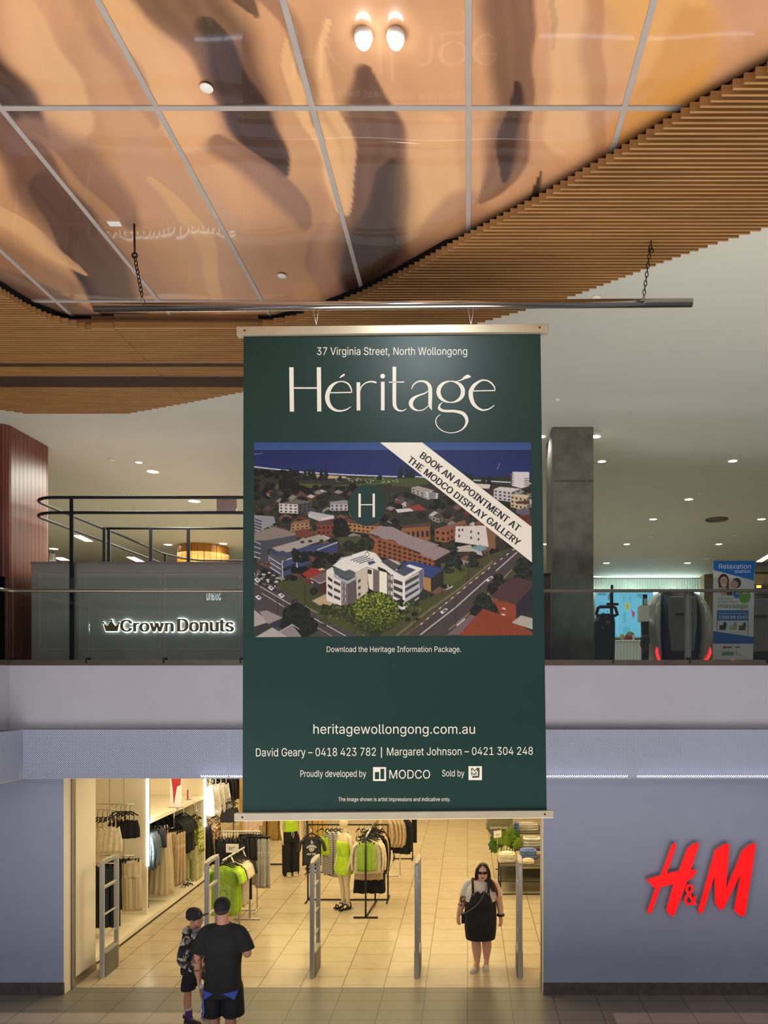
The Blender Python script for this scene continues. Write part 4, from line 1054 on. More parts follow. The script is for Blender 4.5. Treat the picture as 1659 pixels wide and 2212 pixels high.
im = pt.a.reshape(pt.h // K_, K_, pt.w // K_, K_, 3).mean((1, 3))
GH, GW = im.shape[:2]
iy, ix = np.mgrid[0:GH, 0:GW]
u = ix / (GW - 1); v = iy / (GH - 1)
pxs = 549 * (1 - u) + (1147 + 4 * v) * u; pys = (955.5 + 0 * u) * (1 - v) + (1376.5 * (1 - u) + 1372 * u) * v
org, nrm = bat(0, 0), BP.n
rx = (pxs - VX) / F; rz = -(pys - VY) / F
t_ = ((BP.a - Vector((0, 0, CZ))).dot(nrm)) / (rx * nrm.x + nrm.y + rz * nrm.z)
bl = wloc(ban)
co = np.stack([rx * t_ + nrm.x * .0012 - bl.x, t_ + nrm.y * .0012 - bl.y, CZ + rz * t_ + nrm.z * .0012 - bl.z], -1).reshape(-1, 3)
idx = np.arange(GW * GH).reshape(GH, GW)
fa = np.stack([idx[:-1, :-1], idx[1:, :-1], idx[1:, 1:], idx[:-1, 1:]], -1).reshape(-1, 4)
me = bpy.data.meshes.new('aerial_print'); me.from_pydata(co.tolist(), [], fa.tolist())
at = me.color_attributes.new('print', 'FLOAT_COLOR', 'POINT')
lum_ = im.mean(-1, keepdims=True); im = lum_ + (im - lum_) * .80; imc = np.clip(im, 0, 255) / 255; imc = np.where(imc <= .04045, imc / 12.92, ((imc + .055) / 1.055) ** 2.4).reshape(-1, 3) ** 1.22 * .92
at.data.foreach_set('color', np.concatenate([imc, np.ones((len(imc), 1))], 1).ravel())
me.materials.append(vcol_mat('printed aerial view', .45))
o = bpy.data.objects.new('aerial_print', me); COL.objects.link(o); o.parent = ban
# diagonal cream band with its two lines, the round green mark
mb = MB(); mb.flat([(821, 956), (912, 956), (1148, 1138), (1149, 1215)], bat, .0022); bd_ = mb.build('diagonal_band', M_cloth_cream, ban, fix=False)
def diag(ax, ay, bx, by):
    L = math.hypot(bx - ax, by - ay); ux, uy = (bx - ax) / L, (by - ay) / L
    return lambda x, y, o: bat(ax + ux * x - uy * y, ay + uy * x + ux * y, o), L
fn, L = diag(906, 988, 1117, 1149)
mb = text_mb('BOOK AN APPOINTMENT AT', (0, -15, L, 0), fn, off=.0034, bold=.10)
fn, L = diag(879, 997, 1117, 1180); text_mb('THE MODCO DISPLAY GALLERY', (0, -15, L, 0), fn, off=.0034, bold=.10, mb=mb)
mb.build('band_lettering', M_ink, bd_, fix=False)
mb = MB(); mb.flat([(793 + 41 * math.cos(2 * PI * k / 40), 1091.5 + 44.5 * math.sin(2 * PI * k / 40)) for k in range(40)], bat, .0024); rd = mb.build('round_mark', M_green, ban, fix=False)
mb = MB(); stroke(mb, [(777, 1066.5, 5), (777, 1117.5, 5)], bat, .0036, smooth=False); stroke(mb, [(807.5, 1066.5, 5), (807.5, 1117.5, 5)], bat, .0036, smooth=False); stroke(mb, [(779, 1090.5, 2.2), (806, 1090.5, 2.2)], bat, .0036, smooth=False); mb.build('mark_letter', M_cloth_cream, rd, fix=False)
mb = MB(); mb.flat([(793.2 + 4.6 * math.cos(2 * PI * k / 20), 1197.5 + 5 * math.sin(2 * PI * k / 20)) for k in range(20)], bat, .0024); mb.flat([(792.7, 1186), (793.7, 1186), (793.7, 1194), (792.7, 1194)], bat, .0024); pin = mb.build('marker_ring', M_ink, ban, fix=False)
mb = MB(); mb.flat([(793.2 + 3.6 * math.cos(2 * PI * k / 20), 1197.5 + 4 * math.sin(2 * PI * k / 20)) for k in range(20)], bat, .0034); mb.build('marker_dot', M_cloth_cream, pin, fix=False)

# ------------------------------------------------------------------ upper gallery
M_kiosk = mat('grey painted panelling', (176, 172, 164), rough=.5, var=.03)
M_kioskd = mat('grey moulding', (200, 194, 186), rough=.45, var=.03)
M_maroon = mat('dark maroon laminate', (70, 34, 34), rough=.35, var=.1)
M_deepwall = mat('warm beige far wall', (176, 160, 134), rough=.7, var=.06)
struct(MB().box(-14, 14, 31, 31.3, UF, CZ + HS + .1).build('wall_gallery_back', M_deepwall))
struct(MB().box(-14, -13.8, 10.7, 31, UF, CZ + HS + .1).build('wall_gallery_left', M_deepwall))
struct(MB().box(13.8, 14, 10.7, 31, UF, CZ + HS + .1).build('wall_gallery_right', M_deepwall))

# ---- concrete column
cd = F * HS / (VY - 922)
m = MB(); m.box(1.274, 1.894, cd, cd + .86, UF, CZ + HS); o = m.build('pillar', M_concrete, bevel=.012); struct(o, 'raw concrete column rising from the upper floor to the white soffit')
m = MB(); m.box(1.30, 1.885, cd - .002, cd + .01, ZZ(1041, cd), ZZ(1037.5, cd)); struct(m.build('pillar_joint', mat('dark pour joint', (96, 90, 82), rough=.9, contrast=(.4, .6), scale=20)))
# dark cabinet end left of it
k = thing('cabinet', (.8, 11.0, UF), 'dark maroon cabinet end behind the glass beside the concrete column', 'cabinet')
m = MB(); m.box(.25, 1.215, 10.86, 11.08, UF, ZZ(1243, 10.9)); m.build('body', M_maroon, k, bevel=.006)
m = MB(); m.box(.23, 1.225, 10.85, 11.09, ZZ(1243, 10.9), ZZ(1243, 10.9) + .025); m.build('top', M_black, k)

# ---- timber-clad rounded column at the edge of the view
tx, ty0, ty1, tz1 = -6.84, 11.0, 12.25, CZ + HS
path = []
r_ = .10
pts = [(-8.8, ty0), (tx - r_, ty0)] + [(tx - r_ + r_ * math.sin(t), ty0 + r_ - r_ * math.cos(t)) for t in np.linspace(.2, PI / 2, 4)] + [(tx, ty1 - .22)] + [(tx - .22 + .22 * math.cos(t), ty1 - .22 + .22 * math.sin(t)) for t in np.linspace(.3, PI / 2, 4)] + [(-8.8, ty1)]
segs = []
acc = []
for a, b in zip(pts, pts[1:]):
    n = max(1, int(round(math.hypot(b[0] - a[0], b[1] - a[1]) / .1)))
    for q in range(n): acc.append((a[0] + (b[0] - a[0]) * q / n, a[1] + (b[1] - a[1]) * q / n))
acc.append(pts[-1])
m = MB()
for a, b in zip(acc, acc[1:]):
    L = math.hypot(b[0] - a[0], b[1] - a[1]); ux, uy = (b[0] - a[0]) / L, (b[1] - a[1]) / L; nx, ny = -uy, ux
    g = .003; A = (a[0] + ux * g, a[1] + uy * g); B = (b[0] - ux * g, b[1] - uy * g); D = .02
    m.loft([[(A[0], A[1], z), (B[0], B[1], z), (B[0] + nx * D, B[1] + ny * D, z), (A[0] + nx * D, A[1] + ny * D, z)] for z in (UF, tz1 - .002)])
struct(m.build('pillar_timber', M_redwood))
m = MB(); m.prism([(x, y) for x, y in pts], lambda x, y, o: (-8.8 + (x + 8.8) * .99, (ty0 + ty1) / 2 + (y - (ty0 + ty1) / 2) * .97, o), UF, tz1 - .01); struct(m.build('pillar_core', M_void))

# ---- grey panelled wall of the raised platform, with mouldings
KD = 11.30
kx0, kx1, kz = XX(68, KD), XX(880, KD), ZZ(1218, KD)
struct(MB().box(kx0, kx1, KD, 16.5, UF, kz).build('wall_platform', M_kiosk))
struct(MB().box(kx0 - .01, kx1, KD - .015, 16.5, kz, kz + .03).build('trim_platform_cap', mat('pink-grey capping', (170, 150, 146), rough=.4)))
m = MB()
for a, b in ((86, 146), (172, 348), (356, 520), (528, 700)):
    X0, X1, z0, z1 = XX(a, KD), XX(b, KD), ZZ(1404, KD), ZZ(1240, KD); t = .014
    for q in ((X0, X1, z0, z0 + t), (X0, X1, z1 - t, z1), (X0, X0 + t, z0 + t, z1 - t), (X1 - t, X1, z0 + t, z1 - t)): m.box(q[0], q[1], KD - .012, KD, q[2], q[3])
struct(m.build('trim_platform_moulding', M_kioskd))

# ---- black railing on the platform
RD = 11.2
zt, zm = ZZ(1074.5, RD), ZZ(1107.5, RD)
rl = thing('black_railing', (-5.98, RD, UF), 'black steel railing with two rails curving round the grey platform', 'railing')
def rail_path(z, ends):
    p = [(0.6, RD, z), (-6.25, RD, z)]
    for t in np.linspace(0, PI / 2, 7)[1:]: p.append((-6.25 - .41 * math.sin(t), RD + .41 - .41 * math.cos(t), z))
    return p + ends
m = MB(); m.tube(rail_path(zt, [(-6.66, 13.5, zt)]), .024, 8); m.build('top_rail', M_black, rl)
m = MB(); m.tube(rail_path(zm, [(-6.66, 16.6, zm)]), .024, 8); m.build('lower_rail', M_black, rl)
m = MB(); m.tube([(-6.66, 13.52, zt), (-3.0, 13.52, zt)], .022, 8); m.build('back_rail', M_black, rl)
m = MB(); m.tube([(-6.62, 13.55, zt), (-6.68, 16.2, zt), (-6.5, 16.9, zt), (-6.2, 17.2, zt), (-3.2, 17.3, zt)], .022, 8); m.build('far_rail', M_black, rl)
for (px, d, z1, z0) in ((155, RD, zt, UF), (225.5, 13.45, zt, kz), (235.5, 13.6, zt, kz), (326, 13.52, zt, kz), (407, 13.52, zt, kz), (357, 16.3, zt, kz)):
    x = XX(px, d); m = MB(); m.rbox(x - .028, x + .028, d - .02, d + .02, z0, z1, .008); m.build('post', M_black, rl)
# second post of the front run hidden by the banner
m = MB(); m.rbox(-2.4, -2.35, RD - .02, RD + .02, UF, zt, .008); m.build('post', M_black, rl)

# ---- halo-lit shop sign on the panelled wall
kp = lambda x, y, o: Vector((XX(x, KD), KD - .02 - o, ZZ(y, KD)))
sg = thing('shop_sign', kp(385, 1365, 0), 'halo-lit donut shop sign with a crown on the grey panelled wall', 'sign')
M_halo = mat('sign halo', (255, 255, 255), emit=(236, 250, 255), es=3.0)
M_face = mat('sign letter face', (150, 120, 70), rough=.4)
mb = text_mb('Crown', (263.5, 1339, 376, 1365), kp, off=0, halo=2.3, ); text_mb('Donuts', (386.5, 1337, 505.5, 1365), kp, off=0, halo=2.3, mb=mb); mb.build('halo', M_halo, sg, fix=False)
mb = text_mb('Crown', (263.5, 1339, 376, 1365), kp, off=.02, bold=.14); text_mb('Donuts', (386.5, 1337, 505.5, 1365), kp, off=.02, bold=.14, mb=mb); mb.build('lettering', M_face, sg, fix=False)
cr = [(231, 1364), (226, 1347), (234.5, 1353), (243, 1341.5), (251.5, 1353), (260, 1347), (256, 1364)]
cc = (243.5, 1355)
def grow(p, k): return [(cc[0] + (x - cc[0]) * k, cc[1] + (y - cc[1]) * k) for x, y in p]
mb = MB(); mb.flat(grow(cr, 1.14), kp, 0)
for x, y in ((226, 1346), (243, 1340.5), (260, 1346)): mb.flat([(x + 3.4 * math.cos(2 * PI * q / 10), y + 3.4 * math.sin(2 * PI * q / 10)) for q in range(10)], kp, .001)
mb.build('crown_halo', M_halo, sg, fix=False)
mb = MB(); mb.prism(cr, kp, .02, .008)
for x, y in ((226, 1346), (243, 1340.5), (260, 1346)): mb.prism([(x + 2.2 * math.cos(2 * PI * q / 10), y + 2.2 * math.sin(2 * PI * q / 10)) for q in range(10)], kp, .02, .008)
mb.build('crown', M_face, sg)

# ---- glass balustrade along the gallery edge
GY = SY + .06
bal = thing('glass_balustrade', (0, GY, UF), 'frameless glass balustrade with a slim steel handrail along the gallery edge', 'balustrade')
gz0, gz1, rz_ = ZZ(1432, SY), ZZ(1247, SY), ZZ(1276, SY)
J = [21, 187, 354, 520, 687, 853, 1019, 1158, 1324, 1490, 1656, 1822, 1990]
for a, b in zip(J, J[1:]):
    m = MB(); m.box(XX(a, SY) + .006, XX(b, SY) - .006, GY, GY + .012, gz0, gz1); m.build('glass_panel', M_glass, bal)
for a, b in ((SY - 1.2, SY), (SY - 2.4, SY - 1.2), (SY - 3.6, SY - 2.4)):
    m = MB(); m.box(sx - .06, sx - .048, a + .06, b + .048, gz0, gz1); m.build('glass_panel', M_glass, bal)
M_hand = mat('champagne steel handrail', (150, 144, 128), rough=.3, metal=.8, var=.06)
m = MB(); m.tube([(sx - .03, 5.5, rz_), (sx - .03, SY - .12, rz_), (sx + .01, SY - .03, rz_), (sx + .1, SY, rz_), (8.6, SY, rz_)], .024, 10, flat=(1.0, .8)); m.build('handrail', M_hand, bal)
m = MB(); m.box(sx - .11, 10, SY - .01, SY + .12, ZZ(1437, SY), ZZ(1425.5, SY)); m.box(sx - .11, sx + .01, 5, SY, ZZ(1437, SY), ZZ(1425.5, SY)); m.build('base_shoe', M_shoe, bal)
for a in J:
    x = XX(a, SY); m = MB(); m.box(x - .014, x + .014, SY - .014, SY + .1, ZZ(1433, SY), ZZ(1421, SY)); m.build('clamp', M_black, bal)
    m = MB(); m.tube([(x, GY, rz_ - .02), (x, SY + .015, rz_ - .005)], .008, 6); m.build('rail_bracket', M_steel, bal)
m = MB(); m.box(XX(1483, SY), XX(1497, SY), GY + .02, GY + .05, ZZ(1426, SY), ZZ(1278, SY)); m.build('post', M_steel, bal)
m = MB(); m.box(XX(1322, SY), XX(1327, SY), GY + .015, GY + .04, ZZ(1426, SY), ZZ(1262, SY)); m.build('post', M_black, bal)

# ---- lamps in the soffit: disc diffuser in a trim ring
def downlight(px, py, r, label, h=HS, es=None, power=0, cat='ceiling light', group='downlights in the white soffit', rz=0):
    d = F * h / (VY - py); x = XX(px, d); z = CZ + h
    o = thing('downlight', (x, d, z), label, cat, group)
    m = MB(); m.lathe([(r * 1.25, -.001), (r * 1.25, -.008), (r * 1.02, -.012), (r * 1.0, -.002)], (x, d, z), 20, cap=False); m.build('trim_ring', M_white, o)
    m = MB(); m.lathe([(.001, -.016), (r * .6, -.014), (r * .98, -.005)], (x, d, z), 20); m.build('diffuser', M_lamp, o)
    if power: spot('downlight_beam', (x, d, z - .05), power, (1.0, .96, .84), ang=150, rad=r)
    return o
DL = [(1170, 942, .06, 'round downlight just past the banner edge at the concrete column top', 22), (1287, 942, .075, 'round downlight touching the top corner of the concrete column', 30),
      (1300, 996, .07, 'round downlight a little below the column-top light', 30), (1583, 995, .075, 'bright downlight farthest out over the massage chairs', 40),
      (1488, 1078, .085, 'downlight halfway between the round air vent and the bright near lamp', 34), (1411, 1121, .085, 'downlight on the same row as the round air vent, on the column side', 30),
      (1645, 1121, .09, 'downlight on the same row as the round air vent, at the picture edge', 30), (1354, 1175, .085, 'downlight above the column side of the menu kiosk', 26),
      (1553, 1175, .09, 'downlight directly over the blue pull-up banner', 26), (1177, 1175, .08, 'downlight peeping out beside the banner halfway down the column', 20),
      (1310, 1216, .10, 'downlight low in the soffit nearest the ribbed kiosk wall', 20), (1485, 1216, .10, 'downlight low in the soffit above the massage chair hood', 20),
      (300, 998, .055, 'smaller lamp of the bright pair over the donut platform', 30), (330, 1018, .10, 'larger lamp of the bright pair over the donut platform', 60),
      (420, 1082, .12, 'oval-looking lamp seen between the black rails', 50), (116, 1185, .12, 'small lamp beside the timber column just above the grey platform', 14),
      (363, 1176, .11, 'lamp on the column side of the lit round timber drum', 12), (482, 1174, .11, 'lamp on the banner side of the lit round timber drum', 12)]
for a in DL: downlight(a[0], a[1], a[2], a[3], power=a[4])
def linear_light(p0, p1, w_, label):
    d0, d1 = F * HS / (VY - p0[1]), F * HS / (VY - p1[1]); x0, x1 = XX(p0[0], d0), XX(p1[0], d1); z = CZ + HS
    o = thing('linear_light', ((x0 + x1) / 2, (d0 + d1) / 2, z), label, 'ceiling light', 'strip lights in the soffit')
    m = MB(); m.prism([(x0 - w_, d0), (x0 + w_, d0), (x1 + w_, d1), (x1 - w_, d1)], lambda x, y, o_: (x, y, z - .012 + o_), 0, .01); m.build('diffuser', mat('strip diffuser', (255, 250, 225), emit=(255, 248, 215), es=5), o)
    m = MB(); m.prism([(x0 - w_ - .03, d0 - .03), (x0 + w_ + .03, d0 - .03), (x1 + w_ + .03, d1 + .03), (x1 - w_ - .03, d1 + .03)], lambda x, y, o_: (x, y, z - .003 + o_), 0, .003); m.build('frame', M_white, o)
linear_light((165, 1156), (192, 1169), .10, 'strip light seen between black posts nearest the timber column')
linear_light((282, 1203), (305, 1214), .12, 'strip light low behind the second rail of the black railing')
linear_light((125, 1204), (141, 1210), .14, 'far strip light just above the grey platform by the timber column')
linear_light((1640, 1213), (1672, 1194), .09, 'strip light beside the blue pull-up banner at the picture edge')
def detector(px, py, r, label, h=HS, name='smoke_detector', m_=None):
    d = F * h / (VY - py); x = XX(px, d); z = CZ + h
    o = thing(name, (x, d, z), label, 'detector', 'small round ceiling fittings')
    m = MB(); m.lathe([(r, 0), (r, -.01), (r * .8, -.02), (.002, -.022)], (x, d, z), 20); m.build('cover', m_ or M_white, o)
    m = MB(); m.lathe([(r * .35, -.021), (r * .3, -.03), (.002, -.031)], (x, d, z), 12); m.build('sensor', m_ or M_white, o)
for a in ((1205, 862, .04, 'small round fitting on the soffit beside the banner above the column'), (1288, 642, .05, 'small round fitting on the soffit just above the pipe end'), (240, 992, .05, 'small round fitting on the soffit near the bright pair of lamps'),
          (1407, 1158, .08, 'small round fitting on the soffit below the vent row, column side'), (1587, 1156, .08, 'small round fitting on the soffit above the blue pull-up banner'), (1530, 1206, .16, 'grey round fitting low on the soffit left of the blue pull-up banner'), (1514, 1064, .07, 'tiny round fitting on the soffit above the round air vent')):
    detector(*a)
# round air vent
d = F * HS / (VY - 1121.5); x = XX(1548, d)
v = thing('air_vent', (x, d, CZ + HS), 'round grey air vent with rings in the white soffit', 'vent')
M_vent = mat('grey vent metal', (120, 114, 104), rough=.5)
for R in (.25, .19, .13, .07):
    m = MB(); m.ring((x, d, CZ + HS - .012), R, .018, 'z', 32, 6); m.build('ring', M_vent, v)
m = MB(); m.lathe([(.24, -.001), (.24, -.004), (.001, -.004)], (x, d, CZ + HS), 32); m.build('throat', mat('dark vent throat', (60, 56, 50)), v)
# twin spotlights and white discs on the printed ceiling
for px, lab in ((785, 'glaring twin spotlight on the printed ceiling, the one nearer the round white disc'), (855, 'glaring twin spotlight on the printed ceiling, the one nearer the timber battens')):
    d = F * HC / (VY - 70); x = XX(px, d); z = CZ + HC
    o = thing('ceiling_spotlight', (x, d, z), lab, 'spotlight', 'twin spotlights on the printed ceiling')
    m = MB(); m.lathe([(.03, 0), (.052, -.004), (.056, -.03), (.05, -.045)], (x, d, z), 20); m.build('housing', M_white, o)
    m = MB(); m.ell((x, d - .004, z - .05), .045, .045, .05, 18, 12); m.build('lens', mat('spot lens', (255, 255, 255), emit=(235, 244, 255), es=30), o)
    spot('twin_spot_beam', (x, d - .06, z - .12), 70, (.85, .92, 1.0), ang=120, rad=.05, rot=(math.radians(30), 0, 0))
for px, py, r, lab in ((446, 185, .042, 'round white disc on the printed ceiling in the row by the twin lights'), (609, 592.5, .042, 'round white disc on the printed ceiling above the steel pipe')):
    d = F * HC / (VY - py); x = XX(px, d)
    o = thing('sprinkler_cover', (x, d, CZ + HC), lab, 'ceiling disc', 'white discs on the printed ceiling')
    m = MB(); m.lathe([(r, -.012), (r, -.018), (r * .9, -.021), (.001, -.021)], (x, d, CZ + HC), 24); m.build('plate', M_white, o)
    m = MB(); m.lathe([(r * .6, 0), (r * .6, -.012), (.001, -.012)], (x, d, CZ + HC), 16); m.build('neck', M_black, o)
m = MB(); d0, d1 = F * HC / (VY - 477), F * HC / (VY - 487)
m.prism([(XX(230, d0), d0), (XX(258, d0), d0), (XX(264, d1), d1), (XX(238, d1), d1)], lambda x, y, o: (x, y, CZ + HC - .008 + o), 0, .007)
tag(m.build('ceiling_plate', M_white), 'small white rectangular plate on the printed ceiling beside the hanger rod', 'plate')

# ---- round timber drum, hanging panel, dark shop boxes far behind the platform
dd = F * HS / (VY - 1172); x = XX(420, dd); R = 55 * dd / F
o = thing('timber_drum', (x, dd + R, CZ + HS), 'round timber drum glowing under lamps behind the black railing', 'timber column')
m = MB()
for q in range(26):
    t0, t1 = 2 * PI * q / 26 + .012, 2 * PI * (q + 1) / 26 - .012
    m.loft([[(x + rr * math.cos(t), dd + R + rr * math.sin(t), z) for rr, t in ((R, t0), (R, t1), (R - .05, t1), (R - .05, t0))] for z in (UF, CZ + HS - .004)])
m.build('cladding', mat('honey timber boards', (196, 132, 52), rough=.4, var=.15, scale=3, stretch=(6, 6, .4)), o)
for px in (372, 413, 445, 470):
    xx = XX(px, dd) ; spot('drum_light', (xx, dd - .35, CZ + HS - .06), 26, (1, .78, .4), ang=120, rad=.06)
m = MB(); d = 15.5; m.box(XX(468, d), XX(510, d), d, d + .04, ZZ(1104, d), ZZ(1077, d)); hp_ = thing('ceiling_sign', P(489, 1104, d), 'small lilac panel hanging under the soffit between the black rails', 'panel'); m.build('board', mat('lilac board', (176, 158, 168), rough=.5), hp_)
m = MB(); m.box(XX(476, d), XX(477, d), d, d + .02, ZZ(1077, d), CZ + HS); m.box(XX(501, d), XX(502, d), d, d + .02, ZZ(1077, d), CZ + HS); m.build('drop_rod', M_steel, hp_)
d = 24; g = thing('shop_unit', P(215, 1218, d), 'dark grey shop unit far behind the black railing', 'shop front')
m = MB(); m.box(XX(172, d), XX(232, d), d, d + 1, UF, ZZ(1192, d)); m.build('body', mat('charcoal shop unit', (84, 82, 82)), g); m = MB(); m.box(XX(186, d), XX(189, d), d - .05, d, UF, ZZ(1193, d)); m.build('door_edge', M_black, g)
d = 22; g = thing('price_board', P(112, 1206, d), 'pale price board far away beside the timber column', 'board'); m = MB(); m.box(XX(106, d), XX(117, d), d, d + .1, ZZ(1212, d), ZZ(1196, d)); m.build('board', M_white, g); m = MB(); m.box(XX(111, d), XX(112, d), d + .03, d + .06, ZZ(1196, d), CZ + HS); m.build('drop_rod', M_steel, g)
m = MB(); 
for q in range(3): m.box(XX(107.5 + q * 3, d), XX(109 + q * 3, d), d - .01, d, ZZ(1210, d), ZZ(1198, d))
m.build('lettering', M_kiosk, g)

# ---- massage chairs
M_silver = mat('silver shell plastic', (150, 148, 142), rough=.22, var=.03, spec=.6)
M_navy = mat('navy-black upholstery', (18, 22, 40), rough=.45, var=.1)
M_panel = mat('grey moulded back panel', (96, 94, 92), rough=.4, var=.06)
M_red = mat('red light tube', (255, 40, 50), emit=(255, 24, 40), es=4)
def massage_chair(cx_, dY, label):
    o = thing('massage_chair', (cx_, dY, UF + .004), label, 'massage chair', 'massage chairs behind the glass')
    z0 = UF + .004
    L = lambda x, y, z: (x, y, z)
    m = MB(); m.rbox(-.36, .36, .05, 1.0, 0, .16, .08); m.build('base', M_navy, o, local=True)
    # back shell: rings from the floor up
    rings = []
    for z, hw, y0, dp in ((.10, .30, .02, .5), (.30, .36, -.02, .6), (.60, .39, -.04, .7), (.95, .395, -.02, .7), (1.2, .37, .04, .58), (1.36, .31, .12, .42), (1.42, .22, .2, .25)):
        rr = []
        for k in range(28):
            t = 2 * PI * k / 28; c, s = math.cos(t), math.sin(t)
            rr.append((hw * math.copysign(abs(c) ** .55, c), y0 + dp / 2 + dp / 2 * math.copysign(abs(s) ** .6, s), z))
        rings.append(rr)
    m = MB(); m.loft(rings, sm=True); m.build('back_shell', M_navy, o, local=True)
    m = MB()
    pr = [(-.26, 1.22), (-.24, 1.27), (.24, 1.27), (.26, 1.22), (.25, .75), (.2, .3), (-.2, .3), (-.25, .75)]
    m.prism(pr, lambda x, y, q: (x, -.05 + q + .1 * max(0, y - .95), y), -.01, .03); bp_ = m.build('back_panel', M_panel, o, local=True, bevel=.012)
    m = MB(); m.rbox(-.13, .17, -.075, -.05, .93, .97, .015, axis='y'); m.build('slot', M_navy, bp_, local=True)
    for s in (-1, 1):
        rings = []
        for z, yc, ly, w2, xo in ((.08, .35, .30, .05, .36), (.25, .32, .42, .10, .42), (.55, .34, .50, .13, .47), (.85, .36, .50, .14, .47), (1.1, .38, .42, .12, .43), (1.28, .40, .30, .08, .37), (1.36, .42, .16, .04, .32)):
            rings.append([(s * (xo + w2 * math.cos(2 * PI * k / 18)), yc + ly * math.sin(2 * PI * k / 18), z) for k in range(18)])
        m = MB(); m.loft(rings, sm=True); sh_ = m.build('side_shell', M_silver, o, local=True)
        m = MB(); m.tube([(s * .455, -.08, .37), (s * .475, -.10, .27), (s * .445, -.08, .18), (s * .40, -.03, .12)], .022, 8); m.build('light_tube', M_red, sh_, local=True)
    m = MB(); m.ell((0, .55, 1.38), .3, .32, .07, 20, 8); m.build('hood', M_black, o, local=True)
    m = MB(); m.rbox(-.28, .28, .5, 1.3, .35, .5, .06); m.build('seat', M_navy, o, local=True)
    return o
mc1 = massage_chair(XX(1473, 13.2), 13.2, 'silver massage chair with red light tubes seen from behind, left of the blue pull-up banner')
mc2 = copy_tree(mc1); mc2.location = (XX(1636, 13.6), 13.6, UF + .004); mc2.rotation_euler = (0, 0, -.35)
mc2['label'] = 'silver massage chair half hidden behind the blue pull-up banner'

# ---- pull-up banner for the massage chairs
RDp = 12.3
ps = lambda x, y, o: Vector((XX(x, RDp), RDp - o, ZZ(y, RDp)))
rb = thing('pull_up_banner', ps(1583, 1436, 0), 'blue and white pull-up banner advertising massage, standing by the chairs', 'banner')
def printed(name, paint, corners, fn, parent, m_, off=.001, gain=1.0):
    im = paint.a.reshape(paint.h // 2, 2, paint.w // 2, 2, 3).mean((1, 3)); gh, gw = im.shape[:2]
    (ax, ay), (bx, by), (cx_, cy), (dx, dy) = corners
    co = []
    b0 = wloc(parent)
    for j in range(gh):
        v = j / (gh - 1)
        for i in range(gw):
            u = i / (gw - 1)
            q = fn((ax * (1 - u) + bx * u) * (1 - v) + (dx * (1 - u) + cx_ * u) * v, (ay * (1 - u) + by * u) * (1 - v) + (dy * (1 - u) + cy * u) * v, off) - b0
            co.append(tuple(q))
    idx = np.arange(gw * gh).reshape(gh, gw)
    fa = np.stack([idx[:-1, :-1], idx[1:, :-1], idx[1:, 1:], idx[:-1, 1:]], -1).reshape(-1, 4)
    me = bpy.data.meshes.new(name); me.from_pydata(co, [], fa.tolist())
    at = me.color_attributes.new('print', 'FLOAT_COLOR', 'POINT')
    c = np.clip(im, 0, 255) / 255; c = np.where(c <= .04045, c / 12.92, ((c + .055) / 1.055) ** 2.4).reshape(-1, 3) * gain
    at.data.foreach_set('color', np.concatenate([c, np.ones((len(c), 1))], 1).ravel())
    me.materials.append(m_)
    o = bpy.data.objects.new(name, me); COL.objects.link(o); o.parent = parent
    return o
class P4(Paint): pass
s4 = 9.62                                   # the sheet is painted at its own scale: 1241 px of detail across 129 px
def q(*pts): return [(x / 4, y / 4) for x, y in pts]
pp = Paint(0, 0, 216, 520)                  # quarter scale of the detail view; origin at (110, 95) of that view
def R(*pts): return [((x - 110) / 4, (y - 95) / 4) for x, y in pts]
WH = (206, 204, 204)
pp.poly([(0, 0), (216, 0), (216, 520), (0, 520)], WH)
pp.poly(R((100, 90), (980, 90), (960, 520), (118, 300)), (24, 108, 190)); 
pp.ell(*R((325, 530))[0], 29, 38, (66, 44, 40)); pp.ell(*R((330, 545))[0], 20, 28, (206, 160, 138)); pp.poly(R((225, 560), (265, 560), (260, 700), (225, 650)), (66, 44, 40)); pp.poly(R((400, 540), (440, 560), (440, 690), (390, 690)), (66, 44, 40))
pp.ell(*R((600, 570))[0], 23, 27, (44, 40, 44)); pp.ell(*R((545, 600))[0], 22, 21, (196, 140, 124)); pp.ell(*R((340, 620))[0], 8, 3, (236, 230, 226)); pp.ell(*R((300, 530))[0], 2.4, 1.6, (50, 36, 34)); pp.ell(*R((365, 525))[0], 2.4, 1.6, (50, 36, 34)); pp.poly(R((325, 540), (340, 590), (318, 590)), (186, 136, 118))
pp.poly(R((280, 660), (390, 660), (395, 830), (275, 830)), (196, 146, 124)); pp.poly(R((395, 690), (520, 690), (520, 830), (395, 830)), (60, 56, 60))
pp.ell(*R((600, 800))[0], 18, 22, (36, 100, 178)); pp.ell(*R((770, 850))[0], 32, 36, (104, 150, 48))
pp.poly(R((195, 1140), (860, 1140), (860, 1355), (195, 1355)), (36, 104, 176)); pp.poly(R((190, 1350), (204, 1350), (204, 1620), (190, 1620)), (60, 100, 160)); pp.poly(R((846, 1350), (860, 1350), (860, 1680), (846, 1680)), (60, 100, 160))
for (x, y, c) in ((320, 1480, (36, 38, 50)), (540, 1480, (150, 146, 140)), (735, 1490, (70, 66, 56))):
    pp.ell(*R((x + 40, y - 30))[0], 9, 18, c); pp.poly(R((x - 80, y + 70), (x - 70, y), (x - 20, y - 30), (x + 60, y + 20), (x + 60, y + 70)), c); pp.ell(*R((x - 30, y))[0], 12, 9, tuple(min(255, v_ + 20) for v_ in c))
